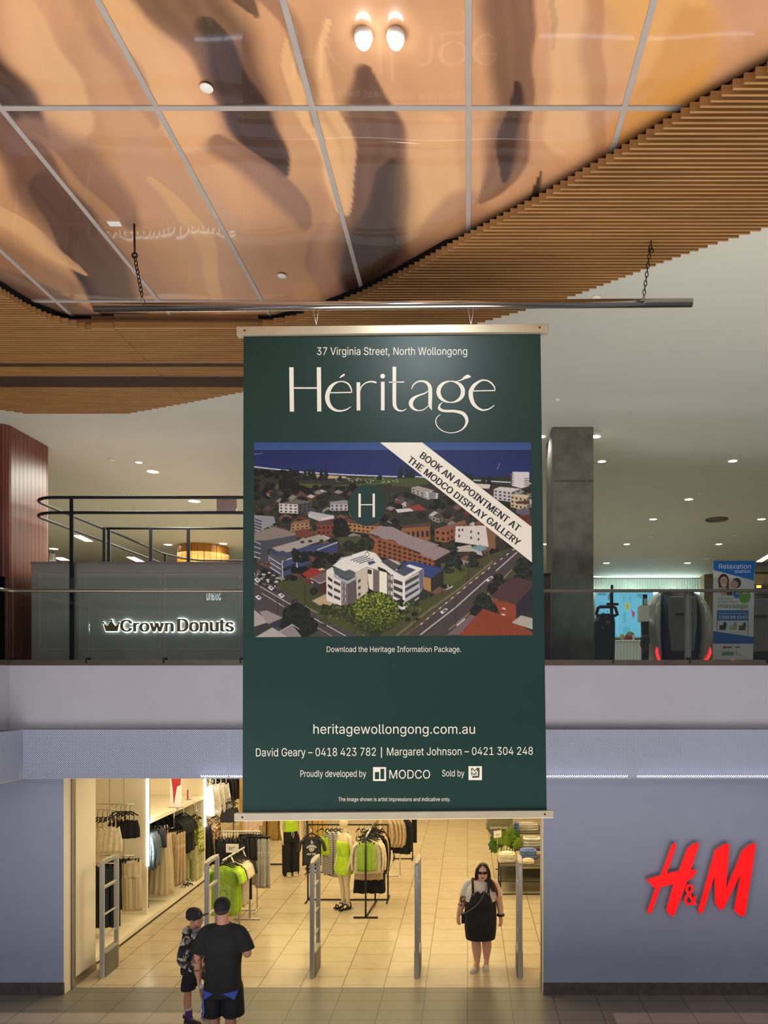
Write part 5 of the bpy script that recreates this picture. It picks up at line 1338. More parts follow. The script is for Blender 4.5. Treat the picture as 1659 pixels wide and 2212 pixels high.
pp.poly(R((100, 1575), (985, 1700), (985, 1840), (90, 1840)), (34, 92, 160)); pp.ell(*R((360, 1915))[0], 9, 6, (150, 40, 60)); pp.poly(R((400, 1900), (520, 1900), (520, 1930), (400, 1930)), (70, 66, 70)); pp.poly(R((590, 1900), (690, 1900), (690, 1925), (590, 1925)), (70, 66, 70))
pp.poly(R((310, 2010), (560, 2005), (555, 2085), (300, 2090)), (104, 150, 110)); pp.line(R((590, 2080), (610, 1990), (640, 2080), (720, 2070)), 2, (80, 80, 84))
cs_ = [(1541, 1210.5), (1630.5, 1210.5), (1626.5, 1425), (1540, 1425)]
m = MB(); m.prism(cs_, ps, 0, -.006); m.build('sheet', M_white, rb)
printed('print', pp, cs_, ps, rb, vcol_mat('printed massage sheet', .5))
SX = lambda x: 1530 + x / 9.62
SYy = lambda y: 1200 + y / 9.62
def rt(body, x0, y0, x1, y1, m_, bold=0.0, mb=None):
    return text_mb(body, (SX(x0), SYy(y0), SX(x1), SYy(y1)), ps, off=.003, bold=bold, mb=mb)
for nm, *q_ in (('title_lettering', 'Relaxation', 220, 175, 885, 275, 0), ('title_lettering', 'station', 550, 295, 880, 362, 0), ('phone_lettering', '1300 88 6547', 218, 1250, 810, 1312, .05), ('service_lettering', 'for service & enquiries', 225, 1190, 800, 1222, 0), ('price_lettering', '$3', 570, 765, 640, 800, .06), ('price_lettering', '$4', 715, 755, 815, 805, .06)):
    rt(*q_[:5], None, q_[5]).build(nm, M_white, rb, fix=False)
mb = rt('FULL BODY', 210, 880, 515, 918, None, .02); rt('& DEEP TISSUE', 210, 945, 612, 980, None, .02, mb); mb.build('blue_lettering', mat('blue print', (70, 84, 120)), rb, fix=False)
rt('massage', 205, 1020, 828, 1115, None, .03).build('green_lettering', mat('green print', (92, 128, 70)), rb, fix=False)
m = MB(); m.rbox(XX(1539, RDp), XX(1629, RDp), RDp - .06, RDp + .1, UF + .004, UF + .09, .02, axis='x'); m.build('cassette', M_steel, rb); m = MB(); m.box(XX(1540, RDp), XX(1631, RDp), RDp - .01, RDp + .012, ZZ(1212, RDp), ZZ(1209, RDp)); m.build('top_bar', M_steel, rb)

# ---- black leg-massage machine with a handle, payment terminal, bag
d = 13.4; mz = lambda px, py, o=0: Vector((XX(px, d), d + o, ZZ(py, d)))
bm_ = thing('machine', (XX(1314, d), d + .2, UF + .004), 'black machine with an oval handle and sparkling top behind the glass beside the column', 'machine')
m = MB(); m.loft([[(XX(a, d), d + o_, z) for a, o_ in ((x0, 0), (x1, 0), (x1, .4), (x0, .4))] for z, x0, x1 in ((UF + .004, 1284, 1328), (ZZ(1345, d), 1285, 1329), (ZZ(1333, d), 1294, 1327), (ZZ(1325, d), 1297, 1325))]); m.build('body', M_black, bm_, bevel=.012)
m = MB(); m.tube([mz(1290, 1327, .1), mz(1294, 1312, .1), mz(1299, 1309.5, .1), mz(1327, 1309.5, .1), mz(1332, 1312, .1), mz(1336, 1327, .1), mz(1330, 1329, .1), mz(1296, 1329, .1), mz(1290, 1327, .1)], .03, 8); m.build('handle', M_black, bm_)
m = MB(); m.tube([mz(1317, 1301.5, .3), mz(1343, 1301.5, .3)], .026, 10); m.tube([mz(1327, 1340, .3), mz(1326, 1277, .3)], .018, 8); m.build('stop_lever', M_black, bm_)
m = MB()
for a, b in ((1297, 1327), (1303, 1324), (1312, 1321), (1318, 1326), (1322, 1323), (1292, 1340), (1309, 1332), (1300, 1355), (1304, 1357)): m.ell(mz(a, b, -.006), .012, .008, .012, 8, 6)
m.build('stud', M_steel, bm_)
m = MB(); m.rbox(XX(1309, d), XX(1318, d), d - .006, d + .01, ZZ(1347, d), ZZ(1341, d), .004, axis='y'); m.build('badge', M_panel, bm_)
d = 13.0
pt_ = thing('payment_terminal', (XX(1390, d), d, UF + .004), 'white payment terminal with a dark screen on a post beside the massage chair', 'payment terminal')
m = MB(); m.rbox(XX(1380, d), XX(1400, d), d - .08, d + .1, ZZ(1343, d), ZZ(1308, d), .02, axis='y'); m.build('case', M_white, pt_)
m = MB(); m.box(XX(1389, d), XX(1398, d), d - .01, d + .03, ZZ(1309, d), ZZ(1284, d)); sc_ = m.build('screen', M_black, pt_); m = MB(); m.box(XX(1390, d), XX(1397.4, d), d - .014, d - .008, ZZ(1306, d), ZZ(1293, d)); m.build('display', mat('terminal display', (110, 140, 120), emit=(120, 160, 130), es=.3), sc_)
m = MB(); m.rbox(XX(1387, d), XX(1401, d), d - .05, d + .09, UF + .004, ZZ(1342, d), .03); m.build('stand', M_navy, pt_)
bg_ = MB()
for k in range(14): bg_.ell((XX(1391 + random.uniform(-7, 5), d), d - .13 + random.uniform(-.03, .03), ZZ(random.uniform(1374, 1402), d)), random.uniform(.03, .07), .05, random.uniform(.05, .09), 10, 8)
o = fuse('crumpled_bag', bg_, mat('dark grey plastic bag', (58, 58, 62), rough=.3, var=.2, scale=20), None, .014, 2); tag(o, 'crumpled dark bag hanging on the payment terminal post', 'bag')

# ---- drinks kiosk in the distance: ribbed walls, counter, lit menu
KY = 28.0
def ribbed(name, x0, x1, y, z0, z1, pitch, m_, parent=None, amp=.02):
    m = MB(); n = int((x1 - x0) / pitch * 8)
    rings = []
    for z in (z0, z1): rings.append([(x0 + (x1 - x0) * k / n, y + amp * math.sin(2 * PI * (x1 - x0) * k / n / pitch), z) for k in range(n + 1)] + [(x1, y + .08, z), (x0, y + .08, z)])
    m.loft(rings, cap=True); return m.build(name, m_, parent, fix=False)
M_rib = mat('pale ribbed cladding', (206, 206, 200), rough=.45, var=.02)
dk = thing('drinks_kiosk', (XX(1400, KY), KY, UF), 'distant drinks kiosk with ribbed pale walls and a dark blue back panel', 'kiosk')
ribbed('back_wall', XX(1250, KY), XX(1548, KY), KY, UF, CZ + HS - .02, .10, M_rib, dk)
m = MB(); m.box(XX(1280, KY), XX(1415, KY), KY - .06, KY - .02, ZZ(1430, KY), ZZ(1382, KY)); m.build('lower_panel', mat('slate blue panel', (70, 84, 112), rough=.5), dk)
m = MB(); m.box(XX(1284, KY), XX(1512, KY), KY - .1, KY - .06, ZZ(1281, KY), ZZ(1278.5, KY)); m.build('cove_light', mat('cyan cove light', (230, 255, 250), emit=(206, 255, 246), es=9), dk)
area('kiosk_cove', (XX(1400, KY), KY - .35, ZZ(1281, KY)), (math.radians(200), 0, 0), 3.6, .2, 22, (.8, 1, .96))
ct = thing('counter', (XX(1375, 25), 25, UF + .005), 'ribbed service counter with a pale top in front of the lit menu', 'counter')
CD = 25.0
ribbed('front', XX(1270, CD), XX(1420, CD), CD, UF + .005, ZZ(1385, CD), .11, M_rib, ct)
m = MB(); m.box(XX(1268, CD), XX(1422, CD), CD - .05, CD + .3, ZZ(1385, CD), ZZ(1382.5, CD)); m.build('top', M_white, ct)
def small(name, label, cat, px, py, prof, col, group=None):
    z = ZZ(1382.5, CD); s_ = CD / F; x = XX(px, CD)
    m = MB(); m.lathe([(r * s_, h * s_) for r, h in prof], (x, CD + .2, z), 14); o = m.build(name, mat(name + ' ' + label[:12], col, rough=.4)); tag(o, label, cat, group); return o
small('paper_cup', 'taller red paper cup on the distant counter', 'cup', 1356, 1382, [(2.2, 0), (3.2, 11), (3.0, 11.2), (.1, 11)], (190, 40, 66), 'cups on the counter')
small('paper_cup', 'shorter red paper cup on the distant counter', 'cup', 1365, 1382, [(2.2, 0), (3.2, 9), (3.0, 9.2), (.1, 9)], (196, 40, 60), 'cups on the counter')
small('paper_cup', 'upturned white cup at the end of the distant counter', 'cup', 1371, 1382, [(3.4, 0), (2.0, 12), (1.8, 12.2), (.1, 12)], (214, 226, 226), 'cups on the counter')
small('fruit_jar', 'golden jar of fruit on the distant counter beside the red cups', 'jar', 1347, 1382, [(3.0, 0), (4.5, 3), (4.8, 9), (3.5, 13), (.1, 14)], (190, 168, 96))
m = MB(); m.lathe([(.001, 0), (.15, 0), (.15, .03), (.001, .03)], (XX(1365, 25), 25.26, ZZ(1382.5, 25) + .151), 24, 'y'); tag(m.build('round_board', mat('olive round board', (150, 150, 116))), 'olive round board standing behind the cups', 'board')
# menu: a lit screen
pm = Paint(0, 0, 246, 200)
for j in range(pm.h): pm.a[j] = np.array((120, 208, 240)) * (1 - .08 * abs(j / pm.h - .5))
def B(*pts): return [((x - 128) / 4.3, (y - 410) / 2.4) for x, y in pts]
for x0, y0, n, w2, c in ((170, 535, 14, 170, (90, 170, 214)), (640, 460, 6, 50, (80, 150, 200)), (760, 460, 6, 46, (80, 150, 200)), (640, 640, 9, 80, (80, 160, 150)), (640, 790, 6, 180, (76, 170, 160)), (420, 430, 8, 40, (80, 160, 210))):
    for k in range(n): pm.poly(B((x0, y0 + k * 12), (x0 + w2 * random.uniform(.5, 1), y0 + k * 12), (x0 + w2 * .8, y0 + k * 12 + 5), (x0, y0 + k * 12 + 5)), c)
pm.poly(B((535, 410), (545, 410), (545, 880), (535, 880)), (170, 226, 245)); pm.ell(*B((725, 575))[0], 9, 18, (214, 190, 90)); pm.ell(*B((725, 575))[0], 5, 9, (180, 170, 70)); pm.poly(B((795, 610), (865, 640), (840, 695), (815, 680)), (200, 70, 100)); pm.poly(B((360, 540), (395, 550), (400, 610), (385, 610)), (206, 140, 90)); pm.poly(B((360, 450), (390, 450), (388, 510), (364, 510)), (110, 100, 120)); pm.ell(*B((195, 425))[0], 5, 6, (230, 200, 60))
for x, y in ((930, 720), (1140, 510), (1160, 765), (1145, 590)): pm.ell(*B((x, y))[0], 5, 8, (60, 170, 110)); pm.ell(*B((x + 20, y - 15))[0], 4, 6, (60, 170, 110))
pk = lambda x, y, o: Vector((XX(x, KY), KY - .2 - o, ZZ(y, KY)))
mn = thing('menu_screen', pk(1346, 1376, 0), 'glowing pale blue drinks menu screen on the distant kiosk', 'menu')
m = MB(); m.prism([(1283, 1275), (1408, 1275), (1408, 1379), (1283, 1379)], pk, -.01, -.08); m.build('frame', M_white, mn)
ms = bpy.data.materials.new('lit menu'); ms.use_nodes = True; nt = ms.node_tree; b_ = nt.nodes['Principled BSDF']; a_ = nt.nodes.new('ShaderNodeAttribute'); a_.attribute_name = 'print'
nt.links.new(a_.outputs['Color'], b_.inputs['Emission Color']); b_.inputs['Emission Strength'].default_value = .85; b_.inputs['Base Color'].default_value = (.02, .02, .02, 1)
printed('display', pm, [(1284.5, 1277), (1406, 1277), (1406, 1376), (1284.5, 1376)], pk, mn, ms)
mb = text_mb('MENU', (1290, 1282, 1308, 1287.5), pk, off=.004, bold=.04, shear=.2); text_mb('BUBBLE', (1373, 1285, 1387, 1289), pk, off=.004, bold=.03, mb=mb); text_mb('TEA', (1377, 1290, 1384, 1293), pk, off=.004, bold=.03, mb=mb); mb.build('lettering', M_ink, mn, fix=False)
# ceiling lamps by the kiosk
for px, lab in ((1290, 'oval kiosk lamp touching the concrete column'), (1370, 'oval kiosk lamp over the middle of the drinks kiosk'), (1458, 'oval kiosk lamp near the massage chair hood')): downlight(px, 1245, .14, lab, power=16)
# timber end wall and warm shop at the far edge
m = MB(); d = 27.5; m.box(XX(1512, d), XX(1532, d), d - .5, d, UF, CZ + HS - .01); struct(m.build('wall_kiosk_end', mat('oak panel', (150, 120, 84), rough=.5, stretch=(6, 6, .5))))
d = 24; g = thing('shop_unit', (XX(1652, d), d, UF), 'warm-lit shop bulkhead at the picture edge behind the pull-up banner', 'shop front')
m = MB(); m.box(XX(1632, d), XX(1720, d), d, d + 1, ZZ(1262, d), ZZ(1238, d)); m.build('bulkhead', mat('tan bulkhead', (150, 128, 92)), g); m = MB(); m.box(XX(1630, d), XX(1720, d), d - .05, d + 1, ZZ(1238, d), ZZ(1236, d)); m.build('edge', M_black, g); m = MB(); m.box(XX(1634, d), XX(1643, d), d - .06, d, ZZ(1270, d), ZZ(1265, d)); m.build('lamp', mat('yellow shop lamp', (255, 220, 90), emit=(255, 214, 80), es=2.5), g); m = MB(); m.box(XX(1700, d), XX(1720, d), d, d + 1, UF + .005, ZZ(1262, d)); m.build('pier', mat('tan bulkhead', (150, 128, 92)), g)

# ---- lit sign across the atrium, behind the viewer: it shows mirrored in the balustrade glass
st_ = thing('shop_sign', (-8.9, -5, 7.28), 'white lit shop name across the atrium, seen mirrored in the balustrade glass', 'sign')
sf = lambda x, z, o: Vector((x, -5 + o, z))
mb = text_mb('Strand', (-8.66, 7.69, -9.16, 7.28), sf, off=.02, bold=.02); mb.build('lettering', mat('lit white letters', (255, 255, 255), emit=(235, 248, 255), es=9), st_, fix=False)
m = MB(); m.box(-9.3, -8.5, -5.06, -5, 7.2, 7.78); m.build('backing', M_black, st_); m = MB(); m.box(-9.2, -9.17, -5.05, -5.02, 7.78, CZ + HC); m.box(-8.63, -8.6, -5.05, -5.02, 7.78, CZ + HC); m.build('drop_rod', M_steel, st_)

# ------------------------------------------------------------------ the clothes shop
M_hang = mat('black plastic hanger', (22, 22, 24), rough=.4)
M_chrome = mat('chrome tube', (200, 196, 188), rough=.2, metal=.9)
def fab(name, rgb, rgb2=None, scale=14, var=.12, **k): return mat(name + ' cloth', rgb, rough=.85, var=var, scale=scale, rgb2=rgb2, spec=.2, bump=.15, bscale=60, **k)
FAB = {'black': fab('black', (38, 38, 42)), 'charcoal': fab('charcoal', (62, 60, 62)), 'cream': fab('cream', (236, 222, 190)), 'white': fab('white', (240, 236, 226)), 'lime': fab('lime', (160, 196, 70)),
       'lime2': fab('bright lime', (196, 236, 60)), 'denim': fab('washed denim', (112, 128, 142), (70, 84, 100), scale=30), 'navy': fab('navy denim', (44, 54, 68)), 'satin': mat('cream satin', (226, 208, 172), rough=.32, var=.08, scale=6, stretch=(6, 6, .6)),
       'beige': fab('beige', (208, 184, 146)), 'tan': fab('tan', (182, 146, 78)), 'camel': fab('camel', (214, 172, 100)), 'pink': fab('pale pink', (236, 204, 186)), 'grey': fab('pale grey', (188, 184, 172)), 'olive': fab('pale olive', (200, 200, 150)),
       'print': fab('lime floral print', (226, 224, 150), (120, 130, 50), scale=22, contrast=(.45, .55)), 'brownprint': fab('brown floral print', (222, 196, 150), (120, 84, 50), scale=24, contrast=(.44, .56)), 'blue': fab('cornflower', (120, 142, 206)), 'green': fab('dark green', (40, 84, 60))}
def stripe_mat():
    m = bpy.data.materials.new('black and white stripes'); m.use_nodes = True; nt = m.node_tree; b = nt.nodes['Principled BSDF']
    tc = nt.nodes.new('ShaderNodeTexCoord'); wv = nt.nodes.new('ShaderNodeTexWave'); wv.bands_direction = 'Z'; wv.inputs['Scale'].default_value = 9; cr = nt.nodes.new('ShaderNodeValToRGB'); cr.color_ramp.interpolation = 'CONSTANT'
    cr.color_ramp.elements[0].color = (*lin((236, 230, 216)), 1); cr.color_ramp.elements[1].position = .62; cr.color_ramp.elements[1].color = (*lin((40, 38, 40)), 1)
    nt.links.new(tc.outputs['Object'], wv.inputs['Vector']); nt.links.new(wv.outputs['Fac'], cr.inputs[0]); nt.links.new(cr.outputs[0], b.inputs['Base Color']); b.inputs['Roughness'].default_value = .85
    return m
FAB['stripe'] = stripe_mat()

def garment_mb(kind, w, l, top, seed):
    r_ = random.Random(seed); m = MB()
    NU, NV = 16, 12
    ph, fq, am = r_.uniform(0, 6), r_.uniform(5, 8), r_.uniform(.010, .018)
    flare = {'dress': .25, 'skirt': .2, 'tee': .04, 'shirt': .05, 'tank': .02, 'cami': .08, 'pants': 0.0, 'jacket': .03}[kind]
    def sheet(x0, x1, z0f, z1f, NU=NU, fl=flare, fold=1.0):
        rings = []
        for j in range(NV + 1):
            v = j / NV; rr = []
            for sgn in (-1, 1):
                for i in range(NU + 1):
                    uu = -1 + 2 * i / NU if sgn < 0 else 1 - 2 * i / NU
                    xc, hw = (x0(v) + x1(v)) / 2, (x1(v) - x0(v)) / 2 * (1 + fl * v)
                    th = .022 * math.sqrt(max(0, 1 - uu * uu)) + .004
                    fo = am * fold * (.25 + v) * math.sin(fq * uu * 1.6 + ph + v * 1.2) * (1 - .4 * abs(uu))
                    zt_, zb = z0f(uu), z1f(uu)
                    rr.append((xc + hw * uu, sgn * th + fo, zt_ * (1 - v) + zb * v))
            rings.append(rr)
        m.loft(rings, cap=True, sm=True)
    hem = lambda u: -l - .012 * math.sin(fq * u * 1.6 + ph)
    h = w / 2
    if kind in ('tee', 'shirt', 'jacket'):
        neck = lambda u: top - .035 * abs(u) - (.045 * max(0, 1 - abs(u) / .36) if kind != 'jacket' else .03 * max(0, 1 - abs(u) / .3))
        sheet(lambda v: -h, lambda v: h, neck, hem)
        for s in (-1, 1):
            if kind == 'tee': pts = [(s * (h - .05), 0, top - .07), (s * (h + .03), 0, top - .13), (s * (h + .075), 0.0, top - .30)]; rr_ = [.06, .078, .085]
            else: pts = [(s * (h - .05), 0, top - .07), (s * (h + .02), 0, top - .15), (s * (h + .05), .01, top - .40), (s * (h + .035), -.01, -l * .93)]; rr_ = [.055, .07, .06, .045]
            m.tube(smooth_path(pts, 4), list(np.interp(np.linspace(0, 1, 4 * (len(pts) - 1) + 1), np.linspace(0, 1, len(rr_)), rr_)), 10, flat=(.42, 1.0))
    elif kind == 'tank':
        sheet(lambda v: -h * (.72 + .28 * min(1, v * 3)), lambda v: h * (.72 + .28 * min(1, v * 3)), lambda u: top - .05 * max(0, 1 - abs(u) / .55), hem)
    elif kind in ('cami', 'dress'):
        sheet(lambda v: -h * (.78 + .22 * min(1, v * 2)), lambda v: h * (.78 + .22 * min(1, v * 2)), lambda u: top - .14 + .03 * math.cos(u * PI * 2), hem)
        for s in (-1, 1):
            for yy in (-.02, .02): m.tube([(s * h * .42, yy, top - .12), (s * h * .38, yy * .4, top + .03), (s * h * .34, 0, top + .05)], .006, 5)
    elif kind == 'skirt':
        sheet(lambda v: -h, lambda v: h, lambda u: top, hem)
    elif kind == 'pants':
        sp = top - .28
        sheet(lambda v: -h, lambda v: h, lambda u: top, lambda u: sp - .02, fold=.5)
        sheet(lambda v: -h, lambda v: -.012, lambda u: sp + .03, lambda u: -l, NU=8)
        sheet(lambda v: .012, lambda v: h, lambda u: sp + .03, lambda u: -l - .02, NU=8)
    return m
def hanger_mb(w, top, clip=False):
    m = MB(); h = w * .42
    m.tube([(0, 0, -.0), (.014, 0, .014), (.028, 0, 0), (.014, 0, -.02), (.0, 0, -.04), (0, 0, top + .035)], .004, 6)
    if clip:
        m.tube([(-h, 0, top + .03), (h, 0, top + .03)], .006, 6)
        for s in (-1, 1): m.box(s * h * .85 - .012, s * h * .85 + .012, -.03, .03, top - .02, top + .04)
    else:
        m.tube(smooth_path([(-h, 0, top - .035), (-h * .5, 0, top + .01), (0, 0, top + .045), (h * .5, 0, top + .01), (h, 0, top - .035)], 4), .013, 6, flat=(1, .6))
    return m
PROTO = {}
GCAT = {'tee': ('tee_shirt', 't-shirt'), 'shirt': ('shirt', 'shirt'), 'jacket': ('jacket', 'jacket'), 'tank': ('tank_top', 'top'), 'cami': ('camisole', 'top'), 'dress': ('dress', 'dress'), 'skirt': ('skirt', 'skirt'), 'pants': ('trousers', 'trousers')}
def garment(kind, col, loc, label, group=None, w=.42, l=.75, rz=0.0, top=-.12, var=2):
    """a garment on its hanger; loc is the point of the rod it hangs from"""
    k = (kind, col, w, l, top, random.randrange(var))
    nm, cat = GCAT[kind]
    if k not in PROTO:
        o = thing(nm, loc, label, cat, group)
        garment_mb(kind, w, l, top, hash(k[4:]) % 999 + len(PROTO)).build(nm + '_body', FAB[col], o, local=True)
        hanger_mb(w, top, kind in ('pants', 'skirt')).build('hanger', M_hang, o, local=True)
        PROTO[k] = o
    else:
        o = copy_tree(PROTO[k])
        for kk in ('group',):
            if kk in o: del o[kk]
        o.location = loc; tag(o, label, cat, group)
    o.rotation_euler = (0, random.uniform(-.03, .03), rz + random.uniform(-.10, .10))
    return o
def tubes(name, segs, r, m_, parent, square=False):
    m = MB()
    for a, b in segs:
        a, b = Vector(a), Vector(b)
        m.tube([a, b], r * (1.25 if square else 1), 4 if square else 8)
    return m.build(name, m_, parent)

# ---- display wall on the left side: platform, fins with light strips, shelf
WX = -7.3
struct(MB().box(WX, -5.90, 11.56, 21.5, .001, .11).build('trim_platform', M_cream))
struct(MB().box(WX, -5.94, 11.6, 21.5, .0, .035).build('trim_platform_shadow_gap', M_void)) if False else None
struct(MB().box(-5.90, -5.892, 11.56, 21.5, .001, .03).build('trim_platform_kick', M_black))
for d, nm, lab in ((13.9, 'fin', 0), (16.95, 'fin', 1)):
    m = MB(); m.box(WX, -6.02, d, d + .06, .11, 3.6); struct(m.build('wall_fin', M_cream))
    if lab == 0:
        m = MB()
        for px in (237, 268): m.box(XX(px, d) - .004, XX(px, d) + .004, d - .004, d, .11, 3.6)
        struct(m.build('trim_fin_joints', M_kiosk))
    o = thing('led_strip', (-6.0, d, .9), ['white vertical light strip on the display fin nearer the entrance gate', 'white vertical light strip on the display fin by the white dresses'][lab], 'light strip', 'vertical light strips')
    z0 = (1.02, 1.15)[lab]
    m = MB(); m.box(-6.02, -5.985, d - .012, d + .02, z0, 3.4); m.build('diffuser', M_led, o)
    m = MB(); m.box(-6.02, -5.985, d + .021, d + .06, z0, 3.4); m.build('channel', M_steel, o)
    area('fin_light', (-6.0, d + .12, 2.0), (PI / 2, 0, 0), .05, 1.8, 10, (1, .95, .85))
sh = thing('display_shelf', (-6.6, 15.4, 1.84), 'cream shelf above the denim and cream dresses, with red display cards on it', 'shelf')
m = MB(); m.box(WX, -6.03, 13.98, 16.93, 1.84, 1.86); m.build('board', M_cream, sh); m = MB(); m.box(-6.05, -6.03, 13.98, 16.93, 1.79, 1.84); m.build('front_edge', M_cream, sh)
# mirror doors and poster cards over the shelf
pst = thing('poster', (WX + .03, 14.8, 1.9), 'yellow wall poster with brush lettering and red marks above the shelf', 'poster')
yp = lambda px: 6.9 * F / (VX - px)
m = MB(); m.box(WX + .001, WX + .02, 14.7, 16.1, 1.95, 2.9); m.build('sheet', mat('yellow poster', (244, 214, 130), rough=.5), pst)
m = MB(); pfn = lambda x, y, o: Vector((WX + .024 + o, 14.75 + x * 1.3, 2.0 + y * .85))
for k in range(10):
    x, y = random.uniform(.1, .7), random.uniform(.25, .75)
    stroke(m, [(x, y, .05), (x + .06, y + .07, .07), (x + .12, y - .03, .05), (x + .2, y + .05, .03)], pfn, 0, 5)
m.build('brush_strokes', M_ink, pst, fix=False)
m = MB()
for k in range(5): 
    x, y = random.uniform(.05, .7), random.uniform(.05, .35); m.flat([(x, y), (x + .25, y + .03), (x + .24, y + .1), (x, y + .08)], pfn, .001)
m.build('red_marks', mat('red poster ink', (206, 70, 50)), pst, fix=False)
def card(px, d, w_, h, col, label, shape):
    x = XX(px, d); o = thing('display_card', (x, d, 1.86), label, 'display card', 'acrylic cards on the shelf')
    f_ = lambda a, b, q_: Vector((x + a * w_, d - q_, 1.862 + b * h))
    m = MB(); m.prism([(-.5, 0), (.5, 0), (.5, 1), (-.5, 1)], f_, 0, -.006); c_ = m.build('card', M_white, o)
    m = MB(); m.flat(shape, f_, .002); m.build('red_figure', mat('red card print', (196, 50, 44)), c_, fix=False)
    m = MB(); m.box(x - w_ * .6, x + w_ * .6, d - .05, d + .05, 1.861, 1.868); m.build('foot', M_steel, o)
card(380, 15.4, .24, .62, 0, 'tall white card with a red drape on the shelf under the yellow poster', [(-.4, .99), (.45, .99), (.4, .75), (.1, .7), (-.15, .15), (-.2, .1), (-.25, .5)])
card(386, 15.9, .13, .36, 0, 'small card with a red striding figure on the shelf', [(-.1, .98), (.1, .9), (.2, .6), (.15, .4), (.4, .02), (.25, .02), (0, .35), (-.3, .02), (-.42, .05), (-.15, .5), (-.2, .7)])
card(408, 16.4, .10, .24, 0, 'small card with an orange strip at the far end of the shelf', [(-.4, .05), (-.1, .05), (-.1, .9), (-.4, .9)])
for px in (333, 348):
    pass
# first bay: wall arms with camisoles, cream tops, trousers
def arm(y, z, x1, label):
    o = thing('hanging_rail', (WX, y, z), label, 'garment rail', 'wall arms in the first bay')
    tubes('bar', [((WX, y, z), (x1, y, z))], .009, M_chrome, o)
    tubes('tip', [((x1, y, z - .004), (x1, y, z + .022))], .008, M_chrome, o); m = MB(); m.box(WX, WX + .01, y - .03, y + .03, z - .05, z + .05); m.build('wall_plate', M_chrome, o)
arm(13.4, 2.27, -6.02, 'upper wall arm holding the black camisoles'); arm(12.7, 2.295, -6.02, 'upper wall arm holding the cream tops'); arm(13.4, 1.34, -6.02, 'lower wall arm holding the cream trousers'); arm(12.7, 1.375, -6.02, 'lower wall arm holding the black trousers')
for i in range(4): garment('cami', 'black', (-6.36 + i * .085, 13.4, 2.262), 'black strappy camisole hanging high in the first display bay', 'black camisoles', w=.33, l=.60, rz=1.0 - i * .2, top=-.17)
for i in range(6): garment('cami', 'cream', (-6.50 + i * .08, 12.7, 2.287), 'cream strappy top hanging beside the black camisoles', 'cream strappy tops', w=.33, l=.72, rz=1.0 - i * .13, top=-.17)
for i in range(2): garment('pants', 'satin', (-6.12 + i * .05, 13.4, 1.332), ['cream satin trousers on the lower wall arm, facing front', 'cream satin trousers tucked behind the front cream pair'][1 - i], 'cream satin trousers', w=.30, l=.98, rz=.35, top=-.09)
for i in range(3): garment('pants', 'black', (-6.42 + i * .09, 13.38, 1.332), 'black trousers hanging next to the cream satin trousers', 'black trousers by the cream pair', w=.32, l=.95, rz=.7, top=-.09)
for i in range(4): garment('pants', 'navy', (-6.50 + i * .12, 12.7, 1.367), 'dark navy trousers hanging behind the entrance gate on the lower arm', 'dark trousers behind the gate', w=.34, l=1.08, rz=.6, top=-.09)
# second bay: long rod under the shelf
rd = thing('garment_rod', (-6.15, 15.4, 1.76), 'long rod under the shelf carrying denim, dresses and tees', 'garment rail')
tubes('rod', [((-6.15, 13.97, 1.74), (-6.15, 16.94, 1.74))], .012, M_chrome, rd)
tubes('hook', [((-6.15, 14.6, 1.74), (-6.15, 14.6, 1.84)), ((-6.15, 16.2, 1.74), (-6.15, 16.2, 1.84))], .008, M_chrome, rd)
rd2 = thing('garment_rod', (-6.8, 15.4, 1.7), 'rod at the back of the second bay with dark denim', 'garment rail')
tubes('rod', [((-6.8, 13.97, 1.74), (-6.8, 16.94, 1.74))], .012, M_chrome, rd2)
for i in range(9): garment('jacket', 'navy', (-6.8, 14.2 + i * .28, 1.73), 'dark navy denim jacket at the back of the bay under the shelf', 'dark denim at the back', w=.48, l=.95)
for i in range(4): garment('jacket', 'denim', (-6.22, 14.12 + i * .09, 1.732), 'washed blue denim jacket in the bay beside the light strip', 'washed denim jackets', w=.40, l=.86)
for i in range(3): garment('pants', 'navy', (-6.30, 14.1 + i * .06, 1.0), 'dark jeans hanging low under the washed denim jackets', 'dark jeans under the jackets', w=.36, l=.84, top=-.08)
tubes('lower_rod', [((-6.3, 13.97, 1.01), (-6.3, 14.5, 1.01))], .01, M_chrome, rd)
garment('tank', 'charcoal', (-6.06, 14.52, 1.732), 'charcoal satin top hung askew between denim and cream dresses', None, w=.30, l=.50)
for i in range(3): garment('dress', 'satin', (-6.12 + i * .03, 14.66 + i * .07, 1.732), ['long cream satin slip dress in front of the other cream dresses', 'long cream satin slip dress in the middle of the cream dresses', 'long cream satin slip dress next to the beige cargo trousers'][i], 'cream satin slip dresses', w=.36, l=1.46, top=-.16)
for i in range(3): garment('pants', 'beige', (-6.0 + i * .02, 15.05 + i * .08, 1.50), 'beige cargo trousers hanging beside the cream slip dresses', 'beige cargo trousers', w=.32, l=1.15, top=-.1)
tubes('drop_rod', [((-6.0, 14.98, 1.505), (-6.0, 15.3, 1.505)), ((-6.0, 15.14, 1.505), (-6.0, 15.14, 1.84))], .008, M_chrome, rd)
for i in range(6): garment('tee', 'black', (-6.1, 15.35 + i * .11, 1.732), 'black tee on the long rod past the beige trousers', 'black tees on the long rod', w=.40, l=.80)
for i in range(4): garment('tank', 'charcoal', (-6.02, 15.55 + i * .11, 1.5), 'charcoal sleeveless top low on the far half of the long rod', 'charcoal tops on the long rod', w=.36, l=.62, top=-.1)
tubes('drop_rod', [((-6.02, 15.5, 1.505), (-6.02, 15.95, 1.505)), ((-6.02, 15.7, 1.505), (-6.02, 15.7, 1.84))], .008, M_chrome, rd)
